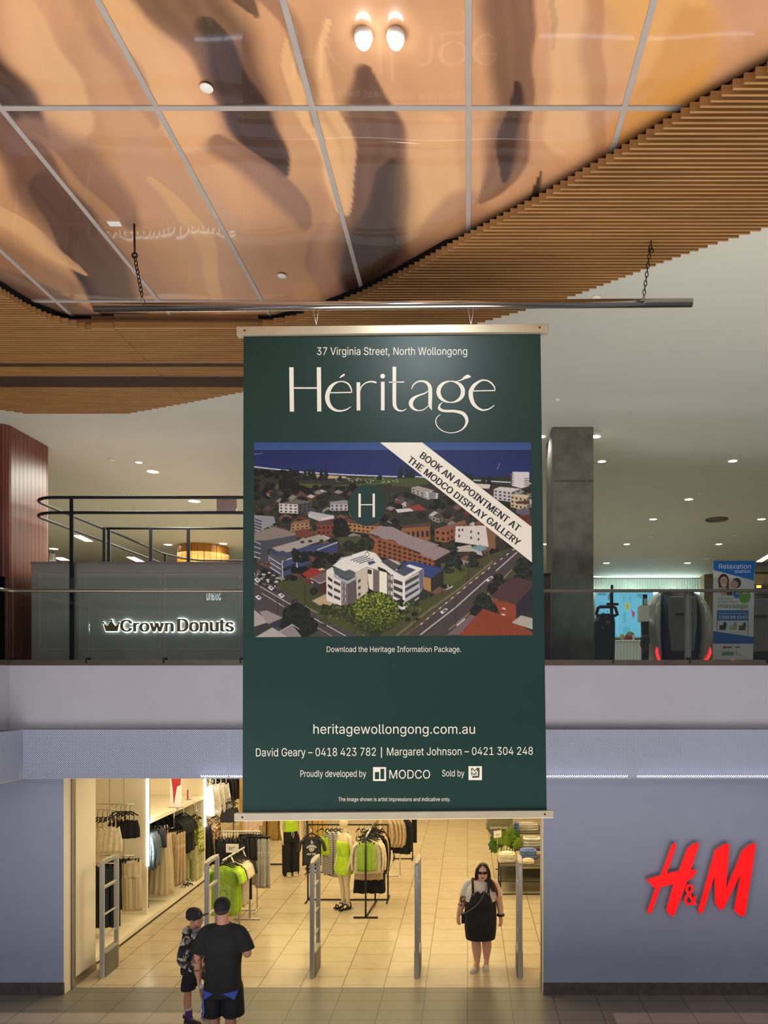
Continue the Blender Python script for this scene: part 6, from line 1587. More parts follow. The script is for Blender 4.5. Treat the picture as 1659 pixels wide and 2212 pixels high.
for i in range(3): garment('dress', 'print', (-6.02, 16.2 + i * .1, 1.60), 'yellow-green floral dress at the far end of the second bay', 'floral dresses', w=.34, l=.85)
for i in range(4): garment('pants', 'olive', (-6.05, 16.15 + i * .1, .98), 'pale olive trousers under the floral dresses', 'pale olive trousers', w=.32, l=.82, top=-.08)
tubes('low_bar', [((-6.05, 16.1, .985), (-6.05, 16.9, .985)), ((-6.05, 16.5, .985), (-6.05, 16.5, 1.84))], .008, M_chrome, rd)
tubes('mid_bar', [((-6.02, 16.1, 1.605), (-6.02, 16.5, 1.605)), ((-6.02, 16.3, 1.605), (-6.02, 16.3, 1.84))], .008, M_chrome, rd)
# sandals on the platform
def sandal(loc, rz, m_, label, group, parent=None, sc=1.0, deco=None):
    o = thing('sandal', loc, label, 'sandal', group, rz)
    m = MB(); m.loft([[(x * sc, y * sc, z * sc) for x, y in ((-.03, -.12), (.03, -.12), (.042, -.04), (.032, .05), (.036, .11), (0, .13), (-.036, .11), (-.03, .05), (-.04, -.04))] for z in (0, .022)]); m.build('sole', m_, o, local=True)
    for y in (-.06, .05):
        m = MB(); m.tube([(-.04 * sc, y * sc, .015 * sc), (-.03 * sc, y * sc, .05 * sc), (.03 * sc, y * sc, .05 * sc), (.04 * sc, y * sc, .015 * sc)], .012 * sc, 6); m.build('strap', deco or m_, o, local=True)
    return o
for i, (px, py, lab) in enumerate(((404, 1896, 'white sandal at the back of the row on the platform'), (413, 1896, 'white sandal of the back pair, nearer the aisle'), (405, 1906, 'white sandal in the middle of the platform row'), (414, 1907, 'white sandal of the middle pair, nearer the aisle'), (403, 1914, 'black-strapped sandal at the front of the platform row'), (409, 1915, 'black-strapped sandal of the front pair, nearer the aisle'))):
    d = F * (CZ - .11) / (py - VY); sandal((XX(px, d), d, .112), -.5, FAB['white'], lab, 'sandals on the platform', deco=M_black if i > 3 else None)
# third bay
rd3 = thing('garment_rod', (-6.1, 18.2, 2.28), 'high rod with white dresses beyond the second light strip', 'garment rail')
tubes('rod', [((-6.1, 17.02, 2.26), (-6.1, 20.5, 2.26))], .012, M_chrome, rd3); tubes('drop', [((-6.1, y, 2.26), (-6.1, y, 3.6)) for y in (17.8, 20)], .008, M_chrome, rd3); tubes('lower_rod', [((-6.05, 17.02, 1.35), (-6.05, 18.3, 1.35)), ((-6.05, 18.2, 1.35), (-6.05, 18.2, 2.26))], .01, M_chrome, rd3)
for i in range(4): garment('dress', 'white', (-6.05 + i * .05, 17.25 + i * .22, 2.252), ['white dress nearest the second light strip', 'white dress second from the second light strip', 'white dress third from the second light strip', 'white dress next to the black garments on the high rod'][i], 'white dresses on the high rod', w=.30, l=.90)
for i in range(5): garment('jacket', 'black', (-6.03, 18.3 + i * .2, 2.252), 'black jacket high up past the white dresses', 'black jackets on the high rod', w=.38, l=.78)
for i in range(3): garment('tank', 'green', (-6.05, 19.3 + i * .15, 2.252), 'dark green top at the far end of the high rod', 'dark green tops', w=.34, l=.7)
for i in range(2): garment('dress', 'black', (-6.12, 17.2 + i * .1, 1.342), 'long black dress under the white dresses', 'long black dresses', w=.30, l=1.15)
for i in range(3): garment('dress', 'brownprint', (-6.0, 17.45 + i * .12, 1.342), 'brown patterned dress next to the long black dresses', 'brown patterned dresses', w=.26, l=1.05)
for i in range(3): garment('cami', 'charcoal', (-5.72 + i * .0, 17.7 + i * .14, 1.65), 'charcoal ruffled top on a stand beside the patterned dresses', 'charcoal ruffled tops', w=.34, l=.54, rz=.2)
stn = thing('garment_stand', (-5.72, 17.9, 0), 'slim stand with charcoal ruffled tops in the back of the shop', 'garment rail'); tubes('bar', [((-5.72, 17.6, 1.655), (-5.72, 18.1, 1.655))], .009, M_black, stn); tubes('post', [((-5.72, 18.1, 0), (-5.72, 18.1, 1.655))], .012, M_black, stn); tubes('foot', [((-5.95, 18.1, .012), (-5.5, 18.1, .012))], .012, M_black, stn)
su = thing('shelf_unit', (-5.6, 20.5, 0), 'pale shelf unit at the back of the shop beside the green banner edge', 'shelf'); 
m = MB()
m.box(-6.4, -5.1, 20.9, 20.95, 0, 2.6); m.build('back', M_cream, su)
for z in (.5, 1.0, 1.5, 1.9): m = MB(); m.box(-6.4, -5.1, 20.4, 20.9, z, z + .03); m.build('shelf', M_cream, su)
m = MB(); m.box(-5.85, -5.5, 20.45, 20.7, 1.531, 1.70); ob = m.build('gift_box', mat('red box', (196, 40, 44))); tag(ob, 'red box on the shelf unit at the back of the shop', 'box')
m = MB(); m.ell((-5.35, 20.6, 1.98), .12, .1, .048, 14, 8); ob = m.build('folded_bundle', FAB['green']); tag(ob, 'dark green bundle on the top shelf at the back of the shop', 'clothes')
struct(MB().box(XX(517, 18.6), XX(524, 18.6), 18.6, 18.75, 0, 3.6).build('pillar_shop', mat('honey trim', (216, 176, 104))))

# ---- white rack with the price sign (bar across)
def rack(name, label, x0, x1, y, z, r, m_, foot=.22, square=True, base=True):
    o = thing(name, ((x0 + x1) / 2, y, 0), label, 'clothes rack')
    tubes('top_bar', [((x0 - .06, y, z), (x1 + .06, y, z))], r, m_, o, square)
    for x in (x0, x1):
        tubes('leg', [((x, y, .02), (x, y, z))], r, m_, o, square); tubes('foot', [((x, y - foot, .018), (x, y + foot, .018))], r, m_, o, square)
    if base: tubes('base_bar', [((x0, y, .02), (x1, y, .02))], r, m_, o, square)
    return o
M_wtube = mat('white rack tube', (240, 234, 220), rough=.35)
rack('clothes_rack', 'white clothes rack behind the price sign, with dark jackets', -4.76, -4.12, 14.5, 1.55, .014, M_wtube)
for i in range(9): garment('jacket', 'black', (-4.86 + i * .055, 14.5, 1.54), 'black jacket on the white rack behind the price sign', 'black jackets on the white rack', w=.44, l=.78, rz=-PI / 2 + .35)
for i in range(5): garment('skirt', 'charcoal', (-4.36 + i * .06, 14.45, 1.54), 'charcoal denim shorts on the white rack', 'charcoal shorts on the white rack', w=.36, l=.50, rz=-PI / 2 + .75, top=-.09)
for i in range(5): garment('pants', 'grey', (-4.12 + i * .045, 14.4, 1.54), 'pale grey trousers at the end of the white rack', 'pale grey trousers', w=.34, l=1.02, rz=-PI / 2 + .8, top=-.09)
# ---- tee stand in front (bar along the view) and its price sign
ts = thing('clothes_rack', (-4.28, 13.5, 0), 'white stand of lime and cream t-shirts under the price sign', 'clothes rack')
tubes('top_bar', [((-4.30, 13.02, 1.35), (-4.22, 14.0, 1.35))], .016, M_wtube, ts, True)
for y in (13.3, 13.95): tubes('leg', [((-4.1, y, 0.02), (-4.1, y, 1.0)), ((-4.1, y, 1.0), (-4.25, y, 1.35))], .014, M_chrome, ts, True); tubes('foot', [((-4.4, y, .018), (-3.9, y, .018))], .016, M_wtube, ts, True)
TL = ['sage-lime graphic t-shirt at the very front of the stand', 'bright lime t-shirt just behind the front graphic one', 'bright lime t-shirt before the dark one on the stand']
t0 = garment('tee', 'lime', (-4.29, 13.06, 1.345), TL[0], 'lime t-shirts', w=.44, l=.98, var=1); t0.rotation_euler = (0, 0, .0)
for i in range(2): garment('tee', 'lime2', (-4.27, 13.14 + i * .07, 1.345), TL[1 + i], 'lime t-shirts', w=.44, l=.96)
garment('tee', 'charcoal', (-4.26, 13.30, 1.345), 'charcoal t-shirt between lime and cream ones on the stand', None, w=.44, l=.95)
for i in range(4): garment('tee', 'cream', (-4.25, 13.38 + i * .07, 1.345), 'cream t-shirt behind the lime ones on the white stand', 'cream t-shirts', w=.44, l=.93)
garment('tee', 'grey', (-4.24, 13.68, 1.345), 'pale grey t-shirt near the back of the white stand', None, w=.44, l=.9); garment('tee', 'black', (-4.235, 13.77, 1.345), 'black t-shirt last on the white stand', None, w=.44, l=.9)
# print on the front tee: arched letters and a round emblem
tl = t0; M_print = mat('pale shirt print', (214, 226, 160))
def arc_text(body, cx_, cz, R, a0, a1, h, fn, mb=None, bold=.03):
    mb = mb or MB(); n = len(body)
    for i, ch in enumerate(body):
        if ch == ' ': continue
        a = a0 + (a1 - a0) * (i + .5) / n; cxx, czz = cx_ + R * math.sin(a), cz + R * math.cos(a); ww = h * .72
        f2 = lambda x, y, o, cxx=cxx, czz=czz, a=a: fn(cxx + x * math.cos(a) + y * math.sin(a), czz - x * math.sin(a) + y * math.cos(a), o)
        text_mb(ch, (-ww / 2, h / 2, ww / 2, -h / 2), lambda x, y, o: f2(x, y, o), bold=bold, mb=mb)
    return mb
tf = lambda x, z, o: Vector((x, -.060 - o, z))
mb = arc_text('ALE EXH', 0, -.60, .17, -.95, .95, .055, tf)
for k in range(40):
    a0_, a1_ = 2 * PI * k / 40, 2 * PI * (k + 1) / 40
    for R in (.11, .125): mb.quad(*[tf(rr * math.cos(a), -.60 + rr * math.sin(a), 0) for rr, a in ((R, a0_), (R, a1_), (R + .005, a1_), (R + .005, a0_))])
text_mb('B', (-.045, -.55, .045, -.65), tf, shear=.3, mb=mb)
o = mb.build('tee_print', M_print, tl, local=True, fix=False)
ps_ = thing('price_sign', (-4.05, 13.2, 1.36), 'cream price sign reading 27 dollars above the t-shirt stand', 'price sign')
d = 13.15; f_ = lambda x, y, o: Vector((XX(x, d), d - o, ZZ(y, d)))
m = MB(); m.prism([(488, 1823), (515, 1823.5), (515, 1842), (488, 1841.5)], f_, 0, -.008); m.build('card', M_cream, ps_); mb = text_mb('$27', (494.5, 1829, 504.5, 1836), f_, off=.002, bold=.03); text_mb('99', (505, 1829, 508.5, 1832), f_, off=.002, mb=mb); mb.build('lettering', M_ink, ps_, fix=False)
tubes('stem', [((XX(501, d), d + .01, ZZ(1842, d)), (XX(501, d) - .03, d + .03, 1.365))], .006, M_chrome, ps_)

# ---- black frame racks
def frame_rack(label, x0, x1, y, z, r=.013):
    o = thing('clothes_rack', ((x0 + x1) / 2, y, 0), label, 'clothes rack', 'black frame racks')
    tubes('top_bar', [((x0, y, z), (x1, y, z))], r, M_black, o, True)
    for x in (x0, x1): tubes('leg', [((x, y, .015), (x, y, z))], r, M_black, o, True); tubes('foot', [((x, y - .25, .016), (x, y + .3, .016))], r, M_black, o, True)
    tubes('base_bar', [((x0, y, .016), (x1, y, .016))], r, M_black, o, True)
    return o
fr = frame_rack('black rectangular frame rack behind the green-dress mannequin', -3.27, -1.63, 15.17, 1.55)
for k, (kind, col, x, lab, grp, w_, l_, rz) in enumerate([('cami', 'lime2', -2.98, 'lime blouse at the banner-side end of the black frame rack', None, .36, .60, .5), ('tank', 'stripe', -2.86, 'black-and-white striped top hanging low on the frame rack', 'striped tops', .34, 1.0, .7), ('tank', 'stripe', -2.78, 'black-and-white striped top hanging low on the frame rack', 'striped tops', .34, 1.04, .8),
        ('shirt', 'white', -2.68, 'white shirt on the frame rack next to the mannequin', 'white shirts on the frame rack', .40, .86, .45), ('shirt', 'white', -2.58, 'white shirt on the frame rack next to the mannequin', 'white shirts on the frame rack', .40, .9, .5),
        ('cami', 'brownprint', -2.22, 'brown patterned top behind the mannequin on the frame rack', 'brown tops on the frame rack', .3, .5, .8), ('cami', 'brownprint', -2.12, 'brown patterned top behind the mannequin on the frame rack', 'brown tops on the frame rack', .3, .5, .8), ('shirt', 'camel', -1.86, 'camel shirt at the aisle end of the frame rack', None, .4, .85, .9), ('jacket', 'black', -1.74, 'black jacket last on the aisle end of the frame rack', None, .42, .95, 1.0)]):
    garment(kind, col, (x, 15.17, 1.54), lab, grp, w=w_, l=l_, rz=-rz)
# front arm with the lime tank
fa = thing('clothes_rack', (-1.93, 14.5, 0), 'black T-footed stand with the lime tank top in front', 'clothes rack', 'black frame racks')
tubes('post', [((-1.93, 14.03, .015), (-1.93, 14.03, 1.55))], .014, M_black, fa, True); tubes('foot', [((-2.16, 14.03, .016), (-1.70, 14.03, .016))], .016, M_black, fa, True); tubes('base_bar', [((-1.93, 14.03, .016), (-1.86, 15.1, .016))], .014, M_black, fa, True)
tubes('arm', [((-1.93, 14.02, 1.54), (-1.90, 15.1, 1.60))], .02, M_chrome, fa, True); tubes('rear_post', [((-1.88, 15.08, .015), (-1.88, 15.08, 1.60))], .014, M_black, fa, True)
for i, (kind, col, dd_, dx, lab, grp, w_, l_) in enumerate([('tank', 'lime', 14.10, -.0, 'lime ribbed tank top at the front of the T-footed stand', None, .34, .66), ('tank', 'lime', 14.17, .05, 'lime tank top directly behind the front one', None, .36, .68), ('shirt', 'cream', 14.27, 0, 'cream long-sleeved shirt behind the lime tank tops', 'cream shirts on the T-footed stand', .50, .76), ('shirt', 'cream', 14.34, .02, 'cream long-sleeved shirt behind the lime tank tops', 'cream shirts on the T-footed stand', .52, .78),
        ('skirt', 'beige', 14.42, 0, 'beige ruffled skirt showing under the cream shirts', None, .46, .93), ('dress', 'black', 14.5, 0, 'long black dress showing below the beige skirt', 'black dresses on the T-footed stand', .50, 1.22), ('dress', 'black', 14.6, .03, 'long black dress showing below the beige skirt', 'black dresses on the T-footed stand', .50, 1.22), ('shirt', 'black', 14.68, .03, 'black shirt edge beyond the cream shirts', None, .52, .92), ('shirt', 'beige', 14.78, .06, 'beige shirt behind the black dresses', 'beige shirts', .5, 1.02), ('shirt', 'camel', 14.88, .08, 'camel shirt farthest on the T-footed stand', None, .5, .98), ('jacket', 'black', 14.97, .1, 'black jacket at the back of the T-footed stand', None, .5, .9)]):
    garment(kind, col, (-1.925 + .03 * i / 11 + dx * 0, dd_, 1.535 + .06 * (dd_ - 14.02)), lab, grp, w=w_, l=l_)
# black graphic tee on a forward arm of the frame rack
ga = tubes('front_arm', [((-3.22, 15.17, 1.53), (-3.07, 14.55, 1.53))], .01, M_chrome, fr)
gt = garment('tee', 'charcoal', (-3.07, 14.6, 1.525), 'charcoal graphic t-shirt with white print facing the aisle', None, w=.36, l=.66, top=-.08, rz=.12, var=1); gt.rotation_euler = (0, 0, .12)
gf = lambda x, z, o: Vector((x, -.052 - o, z))
mb = MB()
for k in range(30):
    a0_, a1_ = 2 * PI * k / 30, 2 * PI * (k + 1) / 30
    mb.quad(*[gf(rr * math.cos(a), -.33 + rr * math.sin(a), 0) for rr, a in ((.035, a0_), (.035, a1_), (.052, a1_), (.052, a0_))])
mb.flat([(-.02, -.35), (.02, -.35), (.026, -.325), (0, -.305), (-.026, -.325)], gf, 0)
for k in range(18):
    a0_, a1_ = -1.1 + 2.2 * k / 18, -1.1 + 2.2 * (k + .8) / 18
    mb.quad(*[gf(rr * math.sin(a), -.36 + rr * math.cos(a), 0) for rr, a in ((.085, a0_), (.085, a1_), (.115, a1_), (.115, a0_))])
for x, h_ in ((-.012, .1), (.012, .07)): mb.quad(gf(x, -.23, 0), gf(x + .016, -.23, 0), gf(x + .016, -.23 + h_ * .7, 0), gf(x, -.23 + h_ * .7, 0))
text_mb('NEW YORK', (-.085, -.41, .085, -.45), gf, bold=.05, mb=mb); mb.build('tee_print', FAB['white'], gt, local=True, fix=False)
# back-left frame rack
fb = frame_rack('black frame rack at the back with the tan skirts', -4.9, -4.4, 18.06, 1.75)
garment('tank', 'pink', (-5.02 + .04, 17.0, 1.62), 'pale pink tank top with black edging beside the tan skirts', None, w=.36, l=.66)
pst_ = thing('garment_stand', (-4.98, 17.05, 0), 'slim black stand holding the pale pink tank top', 'garment rail'); tubes('post', [((-4.98, 17.25, 0), (-4.98, 17.25, 1.63))], .011, M_black, pst_); tubes('arm', [((-4.98, 17.25, 1.625), (-4.98, 16.98, 1.625))], .009, M_black, pst_); tubes('foot', [((-5.15, 17.25, .012), (-4.8, 17.25, .012))], .012, M_black, pst_)
for i in range(4): garment('skirt', 'tan', (-4.80 + i * .1, 18.06, 1.74), 'long tan skirt on the black frame rack at the back', 'tan skirts', w=.46, l=1.12, rz=-.5, top=-.09)
for i in range(2): garment('tank', 'stripe', (-4.45 + i * .05, 17.9, 1.74), 'striped knit top beside the tan skirts', 'striped knit tops', w=.3, l=.95, rz=-.8)
# far racks by the aisle
rk = rack('clothes_rack', 'white-footed rack with cream shirts far along the aisle', -2.0, -1.55, 17.0, 1.5, .012, M_wtube, .2)
for i in range(4): garment('shirt', 'beige', (-1.92 + i * .1, 17.0, 1.49), 'beige shirt on the far white-footed rack', 'beige shirts on the far rack', w=.42, l=.80, rz=-.6)
for i in range(2): garment('shirt', 'black', (-1.55 + i * .05, 16.95, 1.49), 'black shirt at the end of the far white-footed rack', 'black shirts on the far rack', w=.40, l=.95, rz=-.5)
rk = rack('clothes_rack', 'black rack with camel trousers farthest along the aisle', -1.85, -1.38, 18.6, 1.75, .012, M_black, .2)
for i in range(3): garment('pants', 'camel', (-1.72 + i * .08, 18.55, 1.74), 'camel trousers on the farthest rack by the aisle', 'camel trousers', w=.34, l=1.3, rz=-.3, top=-.09)
garment('pants', 'black', (-1.40, 18.55, 1.74), 'black trousers at the aisle end of the farthest rack', None, w=.30, l=1.28, rz=-.4, top=-.09)
for i in range(3): garment('pants', 'camel', (-3.62 + i * .1, 17.3, 1.62), 'camel trousers behind the charcoal graphic t-shirt', 'camel trousers behind the graphic tee', w=.3, l=1.1, rz=-.4, top=-.09)
rk = rack('clothes_rack', 'black rack with camel trousers behind the graphic t-shirt', -3.75, -3.3, 17.3, 1.63, .012, M_black, .2)

# ---- security gates across the entrance
M_gate = mat('grey security gate plastic', (184, 184, 178), rough=.3, metal=.2, var=.05)
M_gatep = mat('gate base panel', (112, 110, 104), rough=.5)
def gate(x, label):
    o = thing('security_gate', (x, 11.25, .001), label, 'security gate', 'security gates at the shop entrance')
    for y in (0, .46): m = MB(); m.rbox(-.035, .035, y - .028, y + .028, 0, 1.72, .02); m.build('post', M_gate, o, local=True)
    pts = [(.042 * math.cos(t) * 1.0, .23 + .30 * math.sin(t)) for t in np.linspace(0, 2 * PI, 24, endpoint=False)]
    m = MB(); m.prism(pts, lambda a, b, q_: (a, b, 1.74 + q_ + .02 * math.cos((b - .23) * 5)), .012, -.03); m.build('top_cap', mat('pale gate cap', (178, 176, 164), rough=.3), o, local=True)
    for z, h in ((1.33, .05), (.93, .02), (.60, .02)): m = MB(); m.rbox(-.022, .022, .02, .44, z, z + h, .015, axis='y'); m.build('cross_bar', M_gate, o, local=True)
    m = MB(); m.rbox(-.045, .045, .0, .46, 0, .36, .03); m.build('base_panel', M_gatep, o, local=True); m = MB(); m.rbox(-.047, .047, -.002, .462, .36, .385, .03); m.build('base_rim', mat('pale gate cap', (178, 176, 164)), o, local=True)
    return o
for x, lab in ((-5.55, 'security gate beside the cream wall return and dark trousers'), (-3.96, 'security gate behind the two men, in front of the lime t-shirts'), (-2.36, 'security gate in front of the black frame rack'), (-.77, 'security gate standing alone in the middle of the shop floor'), (.80, 'security gate beside the folded-clothes tables')): gate(x, lab)

# ---- tables of folded clothes, plant, shopping bag holder
def table(label, x0, x1, y0, y1, z, shelves):
    o = thing('display_table', ((x0 + x1) / 2, (y0 + y1) / 2, 0), label, 'table', 'black metal display tables')
    m = MB(); m.box(x0, x1, y0, y1, z - .03, z); m.build('top', mat('dark grey table board', (92, 86, 74), rough=.45), o)
    for sz in shelves: m = MB(); m.box(x0 + .02, x1 - .02, y0 + .02, y1 - .02, sz - .02, sz); m.build('shelf', mat('dark grey table board', (92, 86, 74)), o)
    for x in (x0 + .012, x1 - .012):
        for y in (y0 + .012, y1 - .012): tubes('leg', [((x, y, 0), (x, y, z - .03))], .011, M_black, o, True)
    tubes('floor_frame', [((x0, y0 + .012, .012), (x1, y0 + .012, .012)), ((x0, y1, .012), (x1, y1, .012)), ((x0 + .012, y0, .012), (x0 + .012, y1, .012)), ((x1 - .012, y0, .012), (x1 - .012, y1, .012))], .011, M_black, o, True)
    return o
table('low black display table with cream and blue folded clothes, nearest the woman', .68, 1.95, 15.55, 16.55, .62, (.30,))
table('tall black display table with white folded clothes behind the low one', 1.10, 2.4, 17.35, 18.3, .92, (.52,))
table('middle black display table with a white folded pile beside the shop wall', 1.22, 2.4, 16.62, 17.28, .74, (.36,))
def folded(px, d, z, w_, dp, layers, cols, label, cat='folded clothes', group='folded piles on the tables'):
    o = thing('folded_clothes', (XX(px, d), d, z + .002), label, cat, group)
    for k in range(layers):
        r_ = random.uniform; m = MB(); zz = k * .035
        rings = []
        for zc_, sc in ((zz, .94), (zz + .012, 1.0), (zz + .026, 1.0), (zz + .036, .9)):
            rings.append([((w_ / 2) * sc * math.copysign(abs(math.cos(t)) ** .35, math.cos(t)) + r_(-.012, .012), (dp / 2) * sc * math.copysign(abs(math.sin(t)) ** .35, math.sin(t)) + r_(-.01, .01), zc_ + r_(-.003, .003)) for t in np.linspace(0, 2 * PI, 28, endpoint=False)])
        m.loft(rings, sm=True); m.build('folded_layer', FAB[cols[k % len(cols)]], o, local=True)
    m = MB(); m.ell((0, 0, layers * .035 + .01), w_ * .4, dp * .35, .03, 16, 8); m.build('top_fold', FAB[cols[-1]], o, local=True)
    return o
folded(1095, 15.9, .62, .36, .34, 5, ['cream', 'white'], 'cream folded tops with dark print lines on the low table'); folded(1141, 16.25, .62, .36, .3, 5, ['blue', 'blue'], 'blue folded sweatshirt on the low table'); folded(1141, 15.75, .62, .24, .22, 2, ['cream'], 'small cream garment crumpled in front of the blue sweatshirt')
folded(1148, 16.9, .74, .40, .3, 5, ['white', 'grey'], 'white folded pile on the middle table'); folded(1138, 17.8, .92, .52, .36, 4, ['white', 'grey'], 'white and grey folded pile on the tall table'); folded(1116, 17.5, .92, .10, .2, 6, ['blue'], 'blue folded bundle at the corner of the tall table')
# potted plant with split leaves
pl = thing('potted_plant', (.88, 16.95, 0), 'leafy green split-leaf plant behind the low display table', 'plant')
m = MB(); m.lathe([(.12, 0), (.17, .05), (.19, .42), (.17, .44), (.15, .40), (.001, .38)], (.88, 16.95, 0), 20); m.build('pot', M_panel, pl)
def leaf(base, tip, wd, m_):
    base, tip = Vector(base), Vector(tip); mid_ = (base + tip) / 2
    m = MB(); st = base.lerp(tip, .45); m.tube([Vector((.88, 16.95, .38)), base * .5 + st * .5 + Vector((0, 0, .04)), st], .006, 5)
    ax = (tip - st); L = ax.length; ax.normalize(); side = ax.cross(Vector((0, -1, .35))).normalized()
    nl = side.cross(ax).normalized()
    for s in (-1, 1):
        prof = []
        for k in range(13):
            t = k / 12; ww = wd * math.sin(PI * min(1, t * 1.02) ** .7) * (1 if k % 3 else .55)
            prof.append((t, ww))
        for (t0_, w0), (t1_, w1) in zip(prof, prof[1:]):
            a, b = st + ax * L * t0_, st + ax * L * t1_
            m.quad(a, b, b + side * s * w1 - nl * w1 * .18, a + side * s * w0 - nl * w0 * .18, True)
            m.quad(a - nl * .002, a + side * s * w0 - nl * (w0 * .18 + .002), b + side * s * w1 - nl * (w1 * .18 + .002), b - nl * .002, True)
    m.build('leaf', m_, pl)
LG = [mat('glossy leaf green', (74, 118, 40), rough=.3, var=.2, spec=.6), mat('bright leaf green', (132, 164, 50), rough=.3, var=.2, spec=.6)]
for i, (dx, dz, wd) in enumerate(((-.28, .62, .16), (-.1, .86, .17), (-.12, .66, .14), (.2, .95, .15), (.38, .80, .12), (.12, .75, .13), (-.34, .42, .11), (.45, .66, .12), (.3, .6, .12))):
    leaf((.88, 16.95, .42), (.80 + dx * 1.0, 16.85 - .12 * (i % 2), .42 + dz * .88), wd, LG[i % 2 if i != 3 else 1])
sb = thing('shopping_bag', (XX(1079, 17.2), 17.2, .82), 'big grey fabric shopping bag with white lettering hanging on a stand', 'bag')
d = 17.2; f_ = lambda x, y, o: Vector((XX(x, d), d - o, ZZ(y, d)))
m = MB(); m.loft([[(XX(x, d), d + o_, ZZ(y, d)) for x, y, o_ in ring_] for ring_ in ([(1066, 1812, -.02), (1090, 1811, -.02), (1092, 1810, .2), (1066, 1810, .2)], [(1049, 1786, -.1), (1108, 1790, -.08), (1110, 1788, .3), (1050, 1784, .3)], [(1054, 1768, -.1), (1107, 1768, -.1), (1108, 1766, .3), (1055, 1766, .3)], [(1057, 1745, -.1), (1105, 1745, -.1), (1106, 1745, .3), (1057, 1745, .3)])], sm=False); m.build('sack', fab('grey sack', (134, 126, 104)), sb, bevel=.015)
mb = text_mb('SHOPPING BAG', (1059, 1783.5, 1097, 1789), f_, off=.112, bold=.04); mb.build('lettering', M_white, sb, fix=False)
bs = thing('bag_stand', (XX(1079, 17.4), 17.6, 0), 'thin black post stand behind the grey shopping bag', 'stand'); tubes('post', [((XX(1083, 17.6), 17.6, 0), (XX(1083, 17.6), 17.6, 1.65))], .012, M_black, bs); tubes('foot', [((XX(1070, 17.6), 17.6, .012), (XX(1098, 17.6), 17.6, .012))], .012, M_black, bs)
pc = thing('price_sign', (XX(1074, 15.8), 15.8, .622), 'small white price card on a thin stick in front of the plant', 'price sign'); d = 15.8; f2_ = lambda x, y, o: Vector((XX(x, d), d - o, ZZ(y, d)))
m = MB(); m.prism([(1066.5, 1795.5), (1083, 1793.5), (1083, 1808), (1066.5, 1810.5)], f2_, 0, -.006); m.build('card', M_white, pc); text_mb('$19', (1071, 1801, 1079, 1806), f2_, off=.002, bold=.02).build('lettering', mat('red print', (150, 50, 40)), pc, fix=False); tubes('stick', [((XX(1074.5, d), d + .01, ZZ(1810, d)), (XX(1074.5, d), d + .01, .625))], .004, M_chrome, pc)

# ---- the red illuminated shop sign on the wall
hs = thing('shop_sign', (XX(1515, WY), WY - .06, ZZ(1900, WY)), 'large red illuminated two-letter fashion shop sign on the pale wall', 'sign')
SD = WY - .12
wf = lambda x, y, o: Vector((XX(1150 + x / 3.2593, SD), SD - o, ZZ(1560 + y / 3.2593, SD)))
Hp = [(975, 875), (988, 855), (1004, 852), (1012, 862), (1008, 888), (945, 1065), (1030, 1047), (1090, 888), (1138, 852), (1165, 847), (1172, 858), (1168, 882), (1114, 1041), (1146, 1036), (1156, 1045), (1132, 1092), (1090, 1118), (1002, 1350), (986, 1366), (970, 1361), (942, 1322), (992, 1140), (902, 1160), (842, 1332), (828, 1345), (812, 1343), (810, 1326), (866, 1166), (848, 1160), (826, 1130), (803, 1114), (810, 1105), (902, 1078)]
Mp = [(1168, 1340), (1168, 1322), (1284, 902), (1342, 862), (1376, 853), (1386, 866), (1385, 900), (1362, 1176), (1478, 902), (1528, 862), (1560, 851), (1571, 862), (1570, 885), (1498, 1348), (1478, 1368), (1456, 1360), (1419, 1324), (1470, 1060), (1348, 1306), (1332, 1320), (1314, 1316), (1287, 1274), (1282, 1078), (1204, 1326), (1188, 1345), (1174, 1346)]
M_redface = mat('red sign face', (110, 2, 6), rough=.5, emit=(255, 0, 6), es=1.0)
M_side = mat('pale sign return', (190, 160, 160), rough=.5)
for nm, pl_ in (('letter', Hp), ('letter', Mp)):
    m = MB(); m.prism(pl_, wf, .0, -.085); b_ = m.build(nm + '_side', M_side, hs)
    m = MB(); m.prism(pl_, wf, .012, .001); m.build(nm + '_face', M_redface, b_)
    m = MB(); 
    for (x, y) in (pl_[3], pl_[-5]): pass
mb = text_mb('&', (1072, 1142, 1158, 1290), wf, off=-.01, depth=.07, bold=.045); b_ = mb.build('ampersand_side', M_side, hs, fix=False)
mb = text_mb('&', (1072, 1142, 1158, 1290), wf, off=-.002, depth=.006, bold=.045); mb.build('ampersand_face', M_redface, b_, fix=False)
l_ = area('sign_glow', (XX(1515, WY), SD - .02, ZZ(1900, WY)), (PI / 2, 0, 0), 1.3, .9, 4, (1, .1, .12)); l_.rotation_euler = (-PI / 2, 0, 0); l_.location.y = SD - .03

